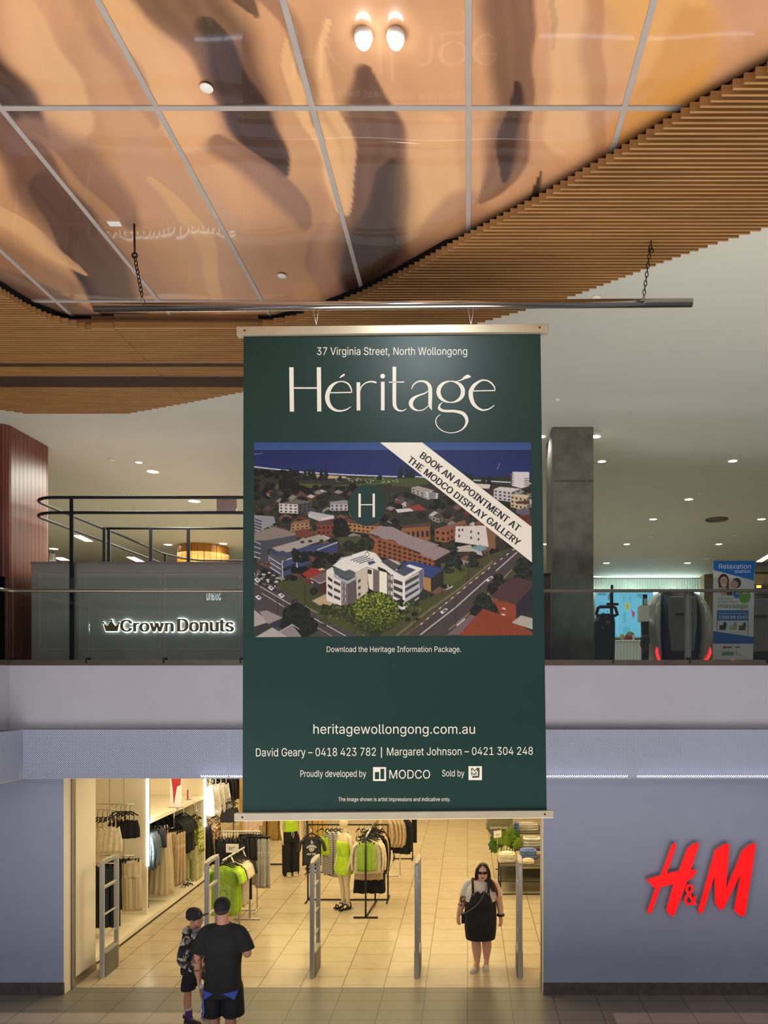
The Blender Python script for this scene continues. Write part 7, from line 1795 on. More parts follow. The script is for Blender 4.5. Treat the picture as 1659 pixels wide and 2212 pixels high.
# ------------------------------------------------------------------ mannequins and people
def ptube(m, pts, rs, n=14, k=5, hem=False):
    q = smooth_path([(*p, r) for p, r in zip(pts, rs)], k)
    m.tube([x[:3] for x in q], [max(x[3], .004) for x in q], n)
    e0, e1 = q[0], q[-1]
    for e in ((e0,) if hem else (e0, e1)): m.ell(e[:3], e[3] * .98, e[3] * .98, e[3] * .98, 10, 8)
def torso(m, rows, n=24, ex=.85):
    rings = []
    for z, x, y, rx, ry in rows:
        rings.append([(x + rx * math.copysign(abs(math.cos(t)) ** ex, math.cos(t)), y + ry * math.copysign(abs(math.sin(t)) ** ex, math.sin(t)), z) for t in np.linspace(0, 2 * PI, n, endpoint=False)])
    m.loft(rings, sm=True)
def ymul(rows, k): return rows
def hand(m, wrist, dirv, palmn, s=1.0, curl=.35, side=1):
    """palm and five separate fingers; dirv points to the finger tips, palmn is where the palm faces"""
    w_ = Vector(wrist); d = Vector(dirv).normalized(); pn = Vector(palmn); pn = (pn - d * pn.dot(d)).normalized(); sd = d.cross(pn) * side
    for q_ in (-1, -.33, .33, 1): m.tube([w_ + sd * q_ * .012 * s, w_ + d * .05 * s + sd * q_ * .022 * s, w_ + d * .088 * s + sd * q_ * .028 * s], [.016 * s, .017 * s, .0125 * s], 8)
    for k, (q_, L, r) in enumerate(((-1, .056, .0085), (-.33, .072, .0092), (.33, .078, .0095), (1, .07, .0092))):
        b = w_ + d * .085 * s + sd * q_ * .028 * s; c = curl * (1.25 - .12 * k)
        p1 = b + (d * math.cos(c * .5) + pn * math.sin(c * .5)) * L * .42 * s + sd * q_ * .004 * s
        p2 = p1 + (d * math.cos(c * 1.3) + pn * math.sin(c * 1.3)) * L * .33 * s
        p3 = p2 + (d * math.cos(c * 2.0) + pn * math.sin(c * 2.0)) * L * .26 * s
        m.tube([b - d * .012 * s, p1, p2, p3], [r * s * 1.05, r * s, r * s * .95, r * s * .8], 8)
        m.ell(p3, r * s * .8, r * s * .8, r * s * .8, 8, 6)
    b = w_ + d * .028 * s + sd * .026 * s
    p1 = b + (sd * .75 + d * .65 + pn * .25).normalized() * .034 * s; p2 = p1 + (sd * .3 + d * .9 + pn * .4).normalized() * .028 * s
    m.tube([b - sd * .01 * s, b, p1, p2], [.014 * s, .0135 * s, .0105 * s, .0085 * s], 8); m.ell(p2, .0085 * s, .0085 * s, .0085 * s, 8, 6)

def mannequin(loc, rz, label, outfit):
    o = thing('mannequin', loc, label, 'mannequin', 'cream mannequins', rz)
    M_man = mat('cream mannequin', (232, 214, 176), rough=.4, var=.03)
    m = MB()
    torso(m, [(.80, 0, 0, .10, .09), (.88, 0, 0, .165, .115), (.98, 0, 0, .15, .10), (1.10, 0, -.01, .115, .085), (1.25, 0, -.02, .14, .105), (1.38, 0, -.01, .145, .085), (1.46, 0, 0, .11, .06), (1.50, 0, 0, .05, .05)])
    ptube(m, [(0, 0, 1.46), (0, 0, 1.52), (0, -.01, 1.60)], [.055, .048, .05])
    m.ell((0, -.02, 1.69), .072, .092, .112, 18, 12); m.ell((0, -.105, 1.68), .012, .018, .02, 8, 6); m.ell((0, -.06, 1.61), .045, .04, .035, 12, 8)
    for s in (-1, 1):
        ptube(m, [(s * .085, 0, .88), (s * .09, -.01, .66), (s * .075, 0, .48), (s * .078, .02, .30), (s * .07, .02, .09)], [.09, .075, .052, .05, .032])
        ptube(m, [(s * .07, .02, .08), (s * .072, -.05, .05), (s * .075, -.12, .03)], [.034, .032, .024])
        ptube(m, [(s * .16, 0, 1.42), (s * .2, .01, 1.28), (s * .215, .02, 1.12), (s * .21, -.03, .95), (s * .205, -.06, .86)], [.045, .042, .035, .03, .022])
        hand(m, (s * .205, -.06, .87), (0, -.15, -1), (-s, 0, 0), .9, .3, side=s)
    fuse('figure', m, M_man, o, .008, 5)
    m = MB(); m.lathe([(.001, 0), (.17, 0), (.17, .008), (.16, .012), (.001, .012)], (0, 0, 0), 28); m.build('base_plate', M_steel if outfit != 'dark' else M_black, o, local=True)
    if outfit == 'lime_dress':
        m = MB(); torso(m, [(.70, 0, -.01, .20, .145), (.80, 0, -.01, .198, .145), (.92, 0, 0, .185, .135), (1.05, 0, -.01, .145, .11), (1.22, 0, -.025, .155, .128), (1.33, 0, -.02, .162, .118), (1.345, 0, -.015, .15, .10)])
        m.ell((0, -.14, 1.28), .05, .03, .05, 10, 8); fuse('dress', m, FAB['lime2'], o, .010, 3)
    if outfit == 'trousers':
        m = MB(); torso(m, [(.78, 0, 0, .18, .13), (.9, 0, 0, .175, .128), (1.0, 0, 0, .155, .11), (1.04, 0, 0, .14, .10)])
        for s in (-1, 1): ptube(m, [(s * .09, 0, .88), (s * .1, 0, .6), (s * .1, 0, .3), (s * .1, 0, .08)], [.105, .105, .1, .1])
        fuse('trousers', m, FAB['black'], o, .012, 3)
        m = MB(); torso(m, [(1.02, 0, 0, .16, .115), (1.15, 0, -.01, .15, .115), (1.28, 0, -.02, .16, .125), (1.40, 0, 0, .16, .1), (1.47, 0, 0, .08, .06)]); fuse('top', m, FAB['lime2'], o, .012, 3)
        m = MB(); m.tube([(.02, -.14, 1.03), (.03, -.16, .95), (.01, -.15, .88)], .006, 5); m.tube([(-.02, -.14, 1.03), (-.01, -.16, .93)], .006, 5); m.build('drawstring', FAB['white'], o, local=True)
    if outfit == 'dark':
        m = MB(); torso(m, [(.95, 0, 0, .185, .13), (1.1, 0, -.01, .16, .12), (1.28, 0, -.02, .17, .13), (1.40, 0, 0, .17, .1), (1.47, 0, 0, .08, .06)]); fuse('striped_top', m, FAB['stripe'], o, .012, 3)
        m = MB(); torso(m, [(.60, 0, 0, .2, .15), (.8, 0, 0, .19, .14), (.97, 0, 0, .16, .115)]); fuse('shorts', m, FAB['cream'], o, .012, 3)
    shoe = {'lime_dress': M_black, 'trousers': FAB['cream'], 'dark': M_black}[outfit]
    for s in (-1, 1):
        m = MB()
        m.loft([[(s * .075 + x, y - .045, z) for x, y in ((-.042, -.13), (.042, -.13), (.048, -.02), (.042, .13), (0, .15), (-.042, .13), (-.048, -.02))] for z in (.013, .045)])
        m.build('sandal', shoe, o, local=True)
        m = MB()
        for y, zt_ in ((-.12, .085), (-.02, .1), (.07, .12)): m.tube([(s * .075 - .046, y, .04), (s * .075 - .036, y, zt_), (s * .075 + .036, y, zt_), (s * .075 + .046, y, .04)], .014, 6)
        m.build('sandal_straps', shoe, o, local=True)
    return o
mannequin((-2.43, 14.62, .001), -.75, 'mannequin in a bright lime strapless dress and black sandals', 'lime_dress')
mannequin((-4.08, 17.1, .001), .5, 'mannequin in wide black trousers and a lime top at the back', 'trousers')
mannequin((-3.72, 17.75, .001), .2, 'mannequin in a striped top behind the charcoal graphic t-shirt', 'dark')

M_skin = mat('warm skin', (236, 182, 152), rough=.5, var=.06, scale=12, spec=.35)
M_skin2 = mat('tanned skin', (200, 144, 118), rough=.5, var=.06, scale=12, spec=.35)
M_hair = mat('dark brown hair', (52, 34, 28), rough=.45, var=.3, scale=30, stretch=(12, 12, 1))
M_hairred = mat('red hair ends', (160, 44, 26), rough=.45, var=.3, scale=30, stretch=(12, 12, 1))
M_lens = mat('black lens', (12, 12, 14), rough=.08, spec=.8)
def head(m, c, s=1.0, fwd=(0, -1, 0), jaw=1.0, full=1.0):
    c = Vector(c); f = Vector(fwd).normalized(); up = Vector((0, 0, 1)); r = f.cross(up).normalized()
    R = Matrix((r, -f, up)).transposed()          # local x right, y back, z up
    def E(x, y, z, a, b, d): m.ell(c + R @ Vector((x * s, y * s, z * s)), a * s, b * s, d * s, 16, 12, rot=R)
    E(0, .012, .03, .076, .098, .092); E(0, -.022, -.035, .066 * full, .074, .085); E(0, -.055, -.088 * jaw, .036 * full, .036, .03); E(-.03, -.03, -.06, .035 * full, .05, .045); E(.03, -.03, -.06, .035 * full, .05, .045)
    for k, (y, z, a) in enumerate(((-.094, .02, .010), (-.104, .0, .012), (-.112, -.018, .014))): E(0, y, z, a, .013, .018)
    E(0, -.098, -.052, .022, .010, .007); E(0, -.096, -.064, .018, .010, .008)
    E(-.034, -.088, .038, .026, .012, .008); E(.034, -.088, .038, .026, .012, .008)
    E(-.076, .012, -.008, .012, .02, .032); E(.076, .012, -.008, .012, .02, .032)
    return R, c, s

# ---- woman walking out of the shop
wx, wy = XX(1038, 11.62), 11.62
wm = thing('person', (wx, wy, .001), 'woman in sunglasses and a black pinafore dress over a white t-shirt, walking out', 'person')
m = MB()
HF = (-.06, -1, -.04)
R, hc, hs_ = head(m, (.035, -.035, 1.515), 1.02, HF, 1.0, 1.12)
ptube(m, [(.01, .01, 1.34), (.02, -.005, 1.40), (.03, -.015, 1.46)], [.075, .066, .064])
wt = [(.72, 0, .01, .20, .17), (.84, 0, .01, .235, .19), (.96, .0, .0, .232, .20), (1.08, 0, -.01, .222, .195), (1.20, 0, -.02, .218, .185), (1.29, 0, -.005, .205, .15), (1.36, 0, .01, .15, .10), (1.40, .01, .01, .075, .07)]
torso(m, wt)
RA = [(-.185, .01, 1.315), (-.235, .015, 1.20), (-.275, .02, 1.06), (-.315, -.03, .94), (-.345, -.06, .845)]
LA = [(.195, .01, 1.31), (.25, .02, 1.19), (.29, .035, 1.05), (.31, .0, .92), (.315, -.035, .81)]
ar = [.078, .072, .056, .05, .032]
ptube(m, RA, ar); ptube(m, LA, ar)
hand(m, RA[-1], (-.02, -.15, -1), (.6, .6, 0), .95, .4, side=-1); hand(m, LA[-1], (.03, -.12, -1), (-.6, .6, 0), .95, .4, side=1)
ptube(m, [(-.10, .02, .80), (-.095, -.02, .62), (-.075, -.03, .46), (-.06, -.02, .30), (-.055, .0, .11)], [.125, .11, .078, .075, .046])
ptube(m, [(.10, .02, .80), (.10, .03, .62), (.095, .04, .47), (.10, .075, .31), (.095, .09, .12)], [.125, .11, .08, .077, .047])
for p, q_ in (((-.055, .0, .10), (-.09, -.10, .035)), ((.095, .09, .10), (.09, -.01, .035))): ptube(m, [p, ((p[0] + q_[0]) / 2, (p[1] + q_[1]) / 2, .07), q_], [.044, .04, .03])
fuse('body', m, M_skin, wm, .0058, 2)
def grown(rows, k, z0=None, z1=None): return [(z, x, y, rx + k, ry + k) for z, x, y, rx, ry in rows if (z0 is None or z >= z0) and (z1 is None or z <= z1)]
m = MB(); torso(m, grown(wt, .014, .72, 1.37) + [(1.385, .01, .01, .085, .08)])
for A in (RA, LA): ptube(m, [A[0], A[1], tuple(np.array(A[1]) * .6 + np.array(A[2]) * .4)], [.088, .088, .094], hem=True)
fuse('t_shirt', m, mat('white jersey', (238, 228, 214), rough=.9, var=.04, bump=.3, bscale=30), wm, .010, 4)
m = MB()
dr = [(.475, .0, .0, .232, .19), (.50, .0, .0, .236, .195), (.62, 0, .005, .250, .205), (.76, 0, .008, .254, .212), (.88, 0, .008, .252, .214), (.98, 0, .0, .247, .222), (1.08, 0, -.012, .236, .222)]
torso(m, dr)
fuse('pinafore_dress', m, mat('black denim', (40, 40, 42), rough=.75, var=.15, scale=40, bump=.2, bscale=50), wm, .010, 4)
# bib with straps and buckles
m = MB()
rings = []
for z, hw, yy in ((1.0, .20, -.262), (1.10, .175, -.258), (1.18, .15, -.246), (1.235, .138, -.224)):
    rings.append([(hw * u, yy + .075 * (u * hw / .2) ** 2 * 1.3 - .004, z) for u in np.linspace(-1, 1, 9)] + [(hw * u, yy + .075 * (u * hw / .2) ** 2 * 1.3 + .05, z) for u in np.linspace(1, -1, 9)])
m.loft(rings, sm=True); bib = m.build('bib', _M['black denim'], wm, local=True)
m = MB()
for s in (-1, 1): m.tube(smooth_path([(s * .118, -.222, 1.225), (s * .122, -.192, 1.30), (s * .127, -.10, 1.39), (s * .122, .03, 1.41), (s * .10, .12, 1.34), (s * .07, .19, 1.20), (s * .05, .215, 1.08)], 4), .018, 8, flat=(.35, 1))
m.build('shoulder_straps', _M['black denim'], wm, local=True)
m = MB()
for x in (-.05, .05): m.rbox(x - .025, x + .025, -.232, -.206, 1.235, 1.262, .004, axis='y')
m.build('shirt_print', M_black, wm, local=True)
m = MB()
for s in (-1, 1): m.ring((s * .116, -.234, 1.225), .014, .003, 'y', 12, 6)
m.build('buckle', M_chrome, wm, local=True)
m = MB(); m.tube(smooth_path([(.12, -.05, 1.39), (.09, -.17, 1.33), (.03, -.262, 1.20), (-.06, -.275, 1.08), (-.17, -.235, .98), (-.23, -.10, .90), (-.25, .02, .86)], 5), .0075, 6); m.build('bag_strap', mat('tan leather strap', (130, 112, 76), rough=.5), wm, local=True)
m = MB(); m.rbox(-.30, -.245, -.02, .12, .70, .86, .02, axis='x'); m.build('shoulder_bag', M_black, wm, local=True)
# hair: cap, falls and red ends
m = MB(); hx = hc
m.ell(hx + R @ Vector((0, .035, .045)), .094, .098, .098, 20, 12, rot=R); m.ell(hx + R @ Vector((0, .07, -.04)), .09, .06, .12, 16, 10, rot=R)
for s in (-1, 1):
    ptube(m, [hx + R @ Vector((s * .03, -.03, .12)), hx + R @ Vector((s * .08, -.025, .05)), hx + R @ Vector((s * .098, .0, -.06)), hx + R @ Vector((s * .10, .02, -.14))], [.022, .03, .03, .03])
ptube(m, [hx + R @ Vector((.085, .03, -.05)), hx + Vector((.105, -.03, -.13)), hx + Vector((.14, -.085, -.19)), hx + Vector((.165, -.11, -.25))], [.045, .045, .036, .03]); ptube(m, [hx + R @ Vector((-.08, .04, -.05)), hx + Vector((-.10, .05, -.14)), hx + Vector((-.09, .06, -.20))], [.04, .04, .025])
fuse('hair', m, M_hair, wm, .008, 3)
m = MB(); ptube(m, [hx + Vector((.15, -.06, -.15)), hx + Vector((.19, -.09, -.22)), hx + Vector((.215, -.10, -.29)), hx + Vector((.225, -.09, -.37))], [.028, .028, .022, .008]); fuse('red_hair_ends', m, M_hairred, wm, .007, 2)
m = MB()
for s in (-1, 1):
    rr = []
    for k in range(16):
        t = 2 * PI * k / 16; rr.append((s * .036 + .031 * math.copysign(abs(math.cos(t)) ** .6, math.cos(t)), .021 * math.copysign(abs(math.sin(t)) ** .7, math.sin(t)) + .018))
    m.prism(rr, lambda x, z, q_: hx + R @ Vector((x * hs_, (-.118 + q_ + abs(x) * .25) * hs_, z * hs_)), 0, .008)
    m.tube([hx + R @ Vector((s * .066, -.098, .024)), hx + R @ Vector((s * .086, -.05, .02)), hx + R @ Vector((s * .088, .01, .012))], .004, 6)
m.tube([hx + R @ Vector((-.01, -.118, .026)), hx + R @ Vector((.01, -.118, .026))], .005, 6); m.build('sunglasses', M_lens, wm, local=True)
m = MB(); m.ell(hx + R @ Vector((0, -.108, -.056)), .022, .008, .006, 12, 6, rot=R); m.ell(hx + R @ Vector((0, -.107, -.066)), .018, .008, .006, 12, 6, rot=R); m.build('lips', mat('dusty lips', (158, 84, 76), rough=.4), wm, local=True)
tat = mat('arm tattoo ink', (226, 172, 142), rough=.5, rgb2=(64, 54, 50), scale=26, contrast=(.44, .52))
m = MB(); q_ = smooth_path([(*p, r) for p, r in zip(RA, ar)], 8)[9:23]; m.tube([x[:3] for x in q_], [x[3] + .0012 for x in q_], 16, cap=False); m.build('tattoo', tat, wm, local=True)
m = MB()
c = Vector(LA[-1]) + Vector((0, .004, .035))
for k in range(14): t = 2 * PI * k / 14; m.ell(c + Vector((.046 * math.cos(t), .044 * math.sin(t), .004 * (-1) ** k)), .02, .02, .019, 10, 8)
fuse('scrunchie', m, M_black, wm, .006, 1)
M_snk = mat('white sneaker leather', (222, 212, 196), rough=.6, var=.06); M_sole = mat('white rubber sole', (236, 226, 208), rough=.7)
def sneaker(parent, heel, toe, s=1.0, mu=None, ms_=None, lace=None, tongue=True):
    h, t = Vector(heel), Vector(toe); ax = (t - h); L = ax.length; ax.normalize(); sd = Vector((ax.y, -ax.x, 0))
    m = MB(); A = lambda f_, x, z: h + ax * L * f_ + sd * x * s + Vector((0, 0, z * s))
    rings = []
    for f_, w_, zt_ in ((-.02, .030, .075), (.08, .036, .095), (.25, .038, .098), (.45, .042, .078), (.65, .048, .062), (.85, .045, .052), (.98, .028, .042), (1.02, .010, .03)):
        rings.append([A(f_, w_ * math.cos(a), .012 + (zt_ - .012) * max(0, math.sin(a)) ** .7) for a in np.linspace(-.05, PI + .05, 13)])
    m.loft(rings, sm=True); up_ = m.build('shoe', mu or M_snk, parent, local=True)
    m = MB(); out = [(-.05, .024), (.02, .036), (.25, .042), (.45, .046), (.7, .052), (.9, .046), (1.03, .022)]
    pts = [A(f_, w_, 0) for f_, w_ in out] + [A(f_, -w_, 0) for f_, w_ in reversed(out)]
    m.loft([pts, [p + Vector((0, 0, .028 * s)) for p in pts]]); m.build('sole', ms_ or M_sole, up_, local=True)
    m = MB()
    for k in range(4):
        f_ = .32 + k * .09; zt_ = .10 - k * .011; m.tube([A(f_, -.026, zt_ - .014), A(f_ + .02, 0, zt_), A(f_, .026, zt_ - .014)], .004 * s, 5)
    m.build('laces', lace or M_sole, up_, local=True)
    if tongue: m = MB(); m.tube([A(.02, 0, .085), A(.02, 0, .12)], [.042 * s, .04 * s], 14); m.build('collar', mu or M_snk, up_, local=True)
sneaker(wm, (-.045, .055, 0.0), (-.135, -.20, 0)); sneaker(wm, (.097, .145, 0), (.075, -.125, 0))

# ---- man seen from behind
mx, my = XX(482, 9.0), 9.0
mn_ = thing('person', (mx, my, .001), 'man seen from behind in a black t-shirt, black shorts and a black cap', 'person')
m = MB(); HFm = (-.15, 1, -.06)
R, hc, hs_ = head(m, (-.02, .03, 1.735), 1.08, HFm)
ptube(m, [(0, -.005, 1.54), (-.005, 0, 1.60), (-.01, .015, 1.68)], [.085, .07, .068])
mt = [(.86, 0, 0, .185, .13), (.95, 0, 0, .185, .135), (1.05, 0, 0, .185, .135), (1.18, 0, .01, .195, .14), (1.32, 0, .01, .215, .145), (1.44, 0, 0, .215, .125), (1.52, 0, -.005, .16, .09), (1.57, 0, -.005, .08, .07)]
torso(m, mt)
MLA = [(-.205, 0, 1.46), (-.27, -.005, 1.34), (-.305, -.01, 1.185), (-.312, .0, 1.03), (-.30, .01, .905)]
MRA = [(.205, 0, 1.46), (.265, -.01, 1.35), (.30, -.02, 1.22), (.245, .13, 1.17), (.16, .25, 1.19)]
mr = [.056, .058, .05, .046, .03]
ptube(m, MLA, mr); ptube(m, MRA, mr)
hand(m, MLA[-1], (.22, -.15, -1), (.9, -.2, 0), 1.05, .9, side=-1); hand(m, MRA[-1], (-.8, .5, .2), (-.2, -.6, .6), 1.05, .6, side=1)
for s in (-1, 1): ptube(m, [(s * .10, 0, .88), (s * .11, .01, .68), (s * .095, 0, .50), (s * .10, -.025, .36), (s * .095, 0, .10)], [.115, .095, .062, .068, .042]); ptube(m, [(s * .095, 0, .09), (s * .1, .08, .06), (s * .105, .15, .035)], [.042, .04, .03])
fuse('body', m, M_skin2, mn_, .006, 2)
m = MB(); torso(m, [(.80, 0, 0, .216, .17), (.84, 0, 0, .217, .17)] + [(z, x, y, rx + .026 - max(0, z - 1.3) * .1, ry + .03) for z, x, y, rx, ry in mt if z > .9 and z < 1.5] + [(1.50, 0, -.005, .205, .115), (1.53, 0, -.005, .172, .10), (1.575, 0, -.005, .095, .085)])
for s, A in ((-1, MLA), (1, MRA)): ptube(m, [(s * .12, -.003, 1.515), (s * .20, -.003, 1.462), A[1], tuple(np.array(A[1]) * .25 + np.array(A[2]) * .75)], [.06, .084, .088, .102], hem=True)
fuse('t_shirt', m, mat('black jersey', (34, 36, 36), rough=.9, var=.1, bump=.3, bscale=18), mn_, .010, 4)
m = MB(); torso(m, [(.70, 0, 0, .215, .16), (.80, 0, 0, .22, .165), (.92, 0, 0, .205, .155)])
for s in (-1, 1): ptube(m, [(s * .11, 0, .82), (s * .122, 0, .66), (s * .128, 0, .46)], [.13, .128, .132], hem=True)
def shorts_mat():
    m = mat('black training shorts', (28, 30, 34), rough=.7, var=.1); return m
fuse('shorts', m, shorts_mat(), mn_, .010, 3)
# blue panels on the shorts
M_blue = mat('blue shorts panel', (64, 90, 186), rough=.6)
m = MB(); m.loft([[( -.215 + .015 * k + .0, -.10 - .05 * math.sin(k / 6 * PI * .5), .80 - .07 * abs(k - 1) / 5 * j) for k in range(7)] for j in (0, 1)], cap=False, closed=False) ; m = MB()
tri = lambda cx_, sgn: [(cx_ - sgn * .065, .80), (cx_ + sgn * .09, .79), (cx_ - sgn * .03, .70)]
for cx_, sgn in ((-.15, 1), (.15, -1)):
    m.prism(tri(cx_, sgn), lambda x, z, o_: (x, -.192 + o_ + max(0, abs(x) - .12) * .9, z), 0, .03); m.build('shorts_panel', M_blue, mn_, local=True); m = MB()
m = MB(); q_ = smooth_path([(-.225, -.06, .70, .02), (-.20, -.115, .62, .022), (-.19, -.125, .56, .024), (-.205, -.11, .50, .022), (-.24, -.055, .455, .02)], 5)
m.tube([x[:3] for x in q_], [x[3] for x in q_], 8, flat=(1, .5)); m.build('shorts_stripe', mat('light blue stripe', (86, 130, 206), rough=.6), mn_, local=True)
m = MB()
m.prism([(0, 0), (.05, .0), (.06, .05), (.035, .045), (.03, .02), (.02, .04), (.005, .035)], lambda x, z, o_: (-.252 + x * .3 + o_, -.03 - x * 1.0, .52 + z), 0, .012); m.build('shorts_logo', M_white, mn_, local=True)
m = MB(); m.ell(hc + R @ Vector((0, .012, .052)), .099, .122, .098, 22, 12, rot=R); m.ell(hc + R @ Vector((0, .02, .02)), .097, .12, .05, 20, 8, rot=R); fuse('cap', m, mat('black cap cloth', (30, 31, 32), rough=.8), mn_, .009, 2)
m = MB(); m.loft([[hc + R @ Vector((x, y, .03 + .0 + o_)) for x, y in ((-.075, -.085), (-.06, -.16), (-.02, -.19), (.02, -.19), (.06, -.16), (.075, -.085))] for o_ in (0, .008)]); m.build('cap_peak', _M['black cap cloth'], mn_, local=True)
m = MB(); m.ell(hc + R @ Vector((0, .022, -.005)), .085, .108, .062, 20, 10, rot=R); m.build('hair', mat('short dark hair', (66, 50, 44), rough=.8), mn_, local=True)
m = MB(); m.ell(hc + R @ Vector((0, -.06, -.095)), .058, .055, .04, 14, 8, rot=R); m.build('beard', mat('short dark hair', (44, 36, 32)), mn_, local=True)
M_dshoe = mat('black trainer', (30, 30, 32), rough=.6); M_dsole = mat('dark sole', (50, 46, 44), rough=.7)
for s in (-1, 1): sneaker(mn_, (s * .095, -.06, 0), (s * .115, .24, 0), 1.15, M_dshoe, M_dsole, M_white)
fm = mat('tattooed forearm', (196, 140, 114), rough=.5, rgb2=(110, 76, 66), scale=22, contrast=(.46, .52))
m = MB(); q_ = smooth_path([(*p, r) for p, r in zip(MLA, mr)], 8)[13:29]; m.tube([x[:3] for x in q_], [x[3] + .0012 for x in q_], 16, cap=False); m.build('tattoo', fm, mn_, local=True)
# the wrapped bottle in his hand
hp0 = Vector((mx, my, 0)) + Vector(MLA[-1]) + Vector((.055, -.045, -.085))
bo = thing('drink_bottle', hp0, 'clear wrapped drink bottle held low in the hand of the man in black', 'bottle')
ax = Vector((.35, -.75, -.25)).normalized()
m = MB(); m.tube([hp0 - ax * .13, hp0 - ax * .11, hp0 - ax * .09, hp0 + ax * .03, hp0 + ax * .06], [.014, .016, .033, .036, .036], 18); m.build('bottle', mat('clear plastic', (206, 206, 196), rough=.15, spec=.8, var=.25, scale=30), bo)
m = MB(); m.tube([hp0 + ax * .061, hp0 + ax * .064], [.037, .028], 18); m.build('crinkled_base', mat('crinkled foil', (210, 206, 190), rough=.2, metal=.7, rgb2=(90, 86, 78), scale=60, contrast=(.42, .58)), bo)

# ---- boy in a cap, facing the man
bx, by = XX(417, 9.84), 9.84
bo_ = thing('person', (bx, by, .001), 'boy in a black cap, patterned grey hoodie and black shorts facing the man', 'person')
m = MB(); HFb = (1, -.12, -.12)
R, hc, hs_ = head(m, (.03, .0, 1.365), .95, HFb)
ptube(m, [(-.01, 0, 1.16), (.0, 0, 1.22), (.015, 0, 1.29)], [.06, .05, .052])
bt_ = [(.66, 0, 0, .10, .14), (.76, 0, 0, .098, .135), (.9, 0, 0, .096, .13), (1.03, 0, 0, .1, .15), (1.12, -.005, 0, .09, .15), (1.18, -.01, 0, .065, .10), (1.22, -.005, 0, .05, .06)]
torso(m, bt_)
BA = [(-.02, -.155, 1.12), (-.055, -.185, 1.0), (-.07, -.195, .87), (.0, -.18, .81), (.08, -.13, .80)]
BB = [(-.02, .155, 1.12), (-.03, .19, 1.0), (-.04, .2, .88), (.03, .18, .81), (.09, .12, .80)]
br = [.05, .046, .04, .036, .026]
ptube(m, BA, br); ptube(m, BB, br)
hand(m, BA[-1], (1, .5, -.1), (0, .6, -.4), .8, .7, side=-1); hand(m, BB[-1], (1, -.5, -.1), (0, -.6, -.4), .8, .7, side=1)
ptube(m, [(-.02, -.08, .68), (-.03, -.085, .52), (-.035, -.085, .42), (-.04, -.09, .27), (-.02, -.09, .09)], [.085, .068, .048, .05, .032])
ptube(m, [(.0, .08, .68), (.05, .09, .53), (.085, .095, .43), (.115, .10, .28), (.16, .10, .09)], [.085, .068, .048, .05, .032])
for p in ((-.02, -.09), (.16, .10)): ptube(m, [(p[0], p[1], .09), (p[0] + .03, p[1] - .01, .045), (p[0] + .10, p[1] - .03, .03)], [.03, .022, .014])
fuse('body', m, M_skin2, bo_, .0058, 3)
def camo():
    m = bpy.data.materials.new('grey printed hoodie'); m.use_nodes = True; nt = m.node_tree; b = nt.nodes['Principled BSDF']
    tc = nt.nodes.new('ShaderNodeTexCoord'); vo = nt.nodes.new('ShaderNodeTexVoronoi'); vo.inputs['Scale'].default_value = 17; vo.inputs['Randomness'].default_value = 1
    nz = nt.nodes.new('ShaderNodeTexNoise'); nz.inputs['Scale'].default_value = 10; mx_ = nt.nodes.new('ShaderNodeMix'); mx_.data_type = 'VECTOR'; mx_.inputs[0].default_value = .12
    nt.links.new(tc.outputs['Object'], nz.inputs['Vector']); nt.links.new(tc.outputs['Object'], mx_.inputs[4]); nt.links.new(nz.outputs['Color'], mx_.inputs[5]); nt.links.new(mx_.outputs[1], vo.inputs['Vector'])
    cr = nt.nodes.new('ShaderNodeValToRGB'); cr.color_ramp.interpolation = 'CONSTANT'; e = cr.color_ramp.elements
    e[0].color = (*lin((36, 34, 38)), 1); e[1].position = .42; e[1].color = (*lin((128, 122, 120)), 1)
    for p_, c_ in ((.55, (196, 190, 184)), (.66, (58, 54, 60)), (.8, (170, 164, 150))): q_ = e.new(p_); q_.color = (*lin(c_), 1)
    nt.links.new(vo.outputs['Color'], cr.inputs[0]); nt.links.new(cr.outputs[0], b.inputs['Base Color']); b.inputs['Roughness'].default_value = .9
    return m
m = MB(); torso(m, [(.655, 0, 0, .14, .186), (.69, 0, 0, .146, .19), (.72, 0, 0, .148, .19)] + [(z, x, y, rx + .036, ry + .03) for z, x, y, rx, ry in bt_ if .75 < z < 1.2] + [(1.2, -.01, 0, .075, .085)])
for A in (BA, BB): ptube(m, A[:4] + [tuple(np.array(A[3]) * .3 + np.array(A[4]) * .7)], [.068, .068, .064, .056, .046])
fuse('hoodie', m, camo(), bo_, .009, 4)
m = MB(); m.ring((-.0, 0, 1.215), .075, .03, 'z', 22, 10, 1.0, 1.1); m.ell((-.085, 0, 1.18), .05, .095, .07, 14, 10); fuse('hood', m, bpy.data.materials['grey printed hoodie'], bo_, .009, 3)
m = MB(); torso(m, [(.56, .01, 0, .122, .168), (.66, 0, 0, .124, .172), (.78, 0, 0, .118, .162)])
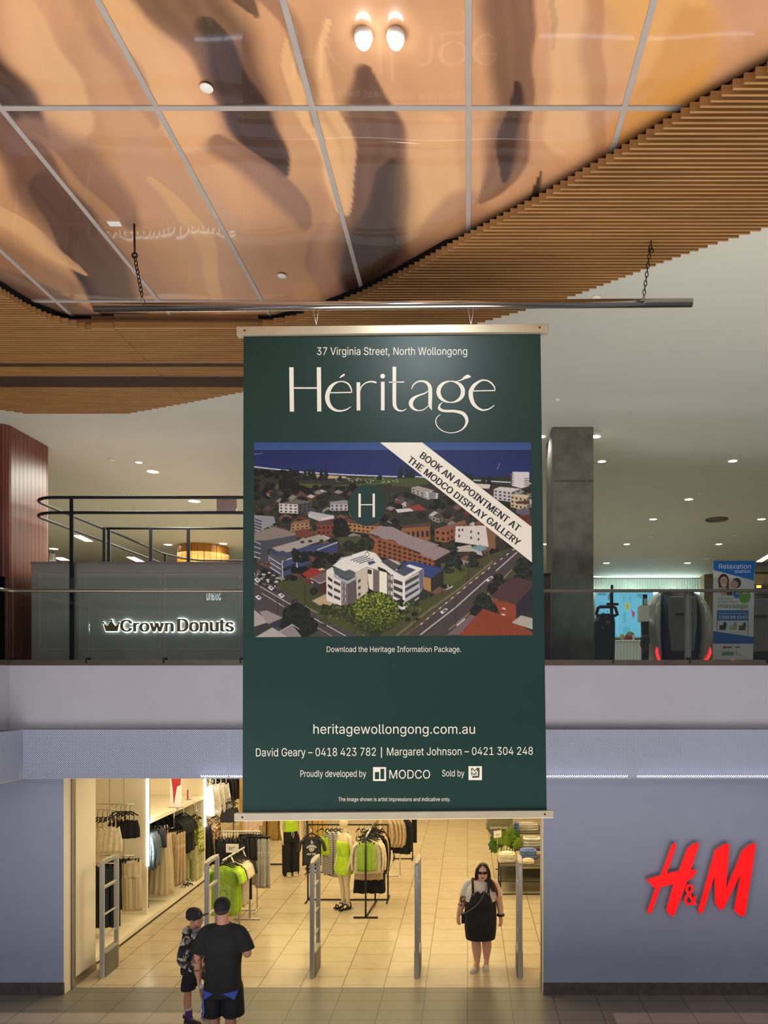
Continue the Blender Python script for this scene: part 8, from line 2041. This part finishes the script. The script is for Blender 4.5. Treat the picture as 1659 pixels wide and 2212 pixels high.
ptube(m, [(-.01, -.08, .62), (-.03, -.085, .52), (-.03, -.086, .45)], [.095, .094, .098], hem=True); ptube(m, [(.01, .08, .62), (.05, .09, .53), (.07, .094, .46)], [.095, .094, .098], hem=True)
fuse('shorts', m, mat('black jersey shorts', (34, 35, 38), rough=.85), bo_, .009, 3)
m = MB(); m.ell(hc + R @ Vector((0, .015, .05)), .092, .112, .088, 22, 12, rot=R); m.ell(hc + R @ Vector((0, .03, .005)), .088, .10, .05, 20, 8, rot=R); fuse('cap', m, mat('charcoal cap cloth', (44, 43, 46), rough=.8), bo_, .008, 2)
m = MB(); m.loft([[hc + R @ Vector((x, y, .048 + o_ + (-.10 - y) * .35)) for x, y in ((-.07, -.085), (-.06, -.15), (-.025, -.185), (.025, -.185), (.06, -.15), (.07, -.085))] for o_ in (0, .007)]); m.build('cap_peak', _M['charcoal cap cloth'], bo_, local=True)
m = MB(); m.ell(hc + R @ Vector((.05, -.078, .075)), .018, .008, .018, 12, 6, rot=R); m.build('cap_badge', mat('grey badge', (110, 106, 104)), bo_, local=True)
m = MB()
for s in (-1, 1): m.ell(hc + R @ Vector((s * .03, -.082, .016)), .013, .009, .007, 12, 8, rot=R)
m.build('eyes', mat('dark eye', (30, 24, 24), rough=.2), bo_, local=True)
m = MB(); m.ell(hc + R @ Vector((0, -.096, -.054)), .018, .008, .005, 12, 6, rot=R); m.build('lips', mat('boy lips', (140, 80, 72)), bo_, local=True)
M_purp = mat('purple sock', (84, 46, 110), rough=.85); M_wsock = mat('white sock', (206, 196, 190), rough=.9)
for p in ((-.02, -.09), (.16, .10)):
    m = MB(); m.tube([(p[0] - .004, p[1], .185), (p[0], p[1], .10), (p[0] + .01, p[1], .06)], [.046, .043, .044], 14); s_k = m.build('sock', M_purp, bo_, local=True)
    m = MB(); m.tube([(p[0] - .006, p[1], .215), (p[0] - .004, p[1], .185)], [.051, .048], 14); m.build('sock_cuff', M_wsock, s_k, local=True)
    sneaker(bo_, (p[0] - .05, p[1] + .01, 0), (p[0] + .17, p[1] - .06, 0), .95, M_dshoe, mat('red-brown sole', (120, 60, 60)), mat('grey lace', (140, 136, 140)))
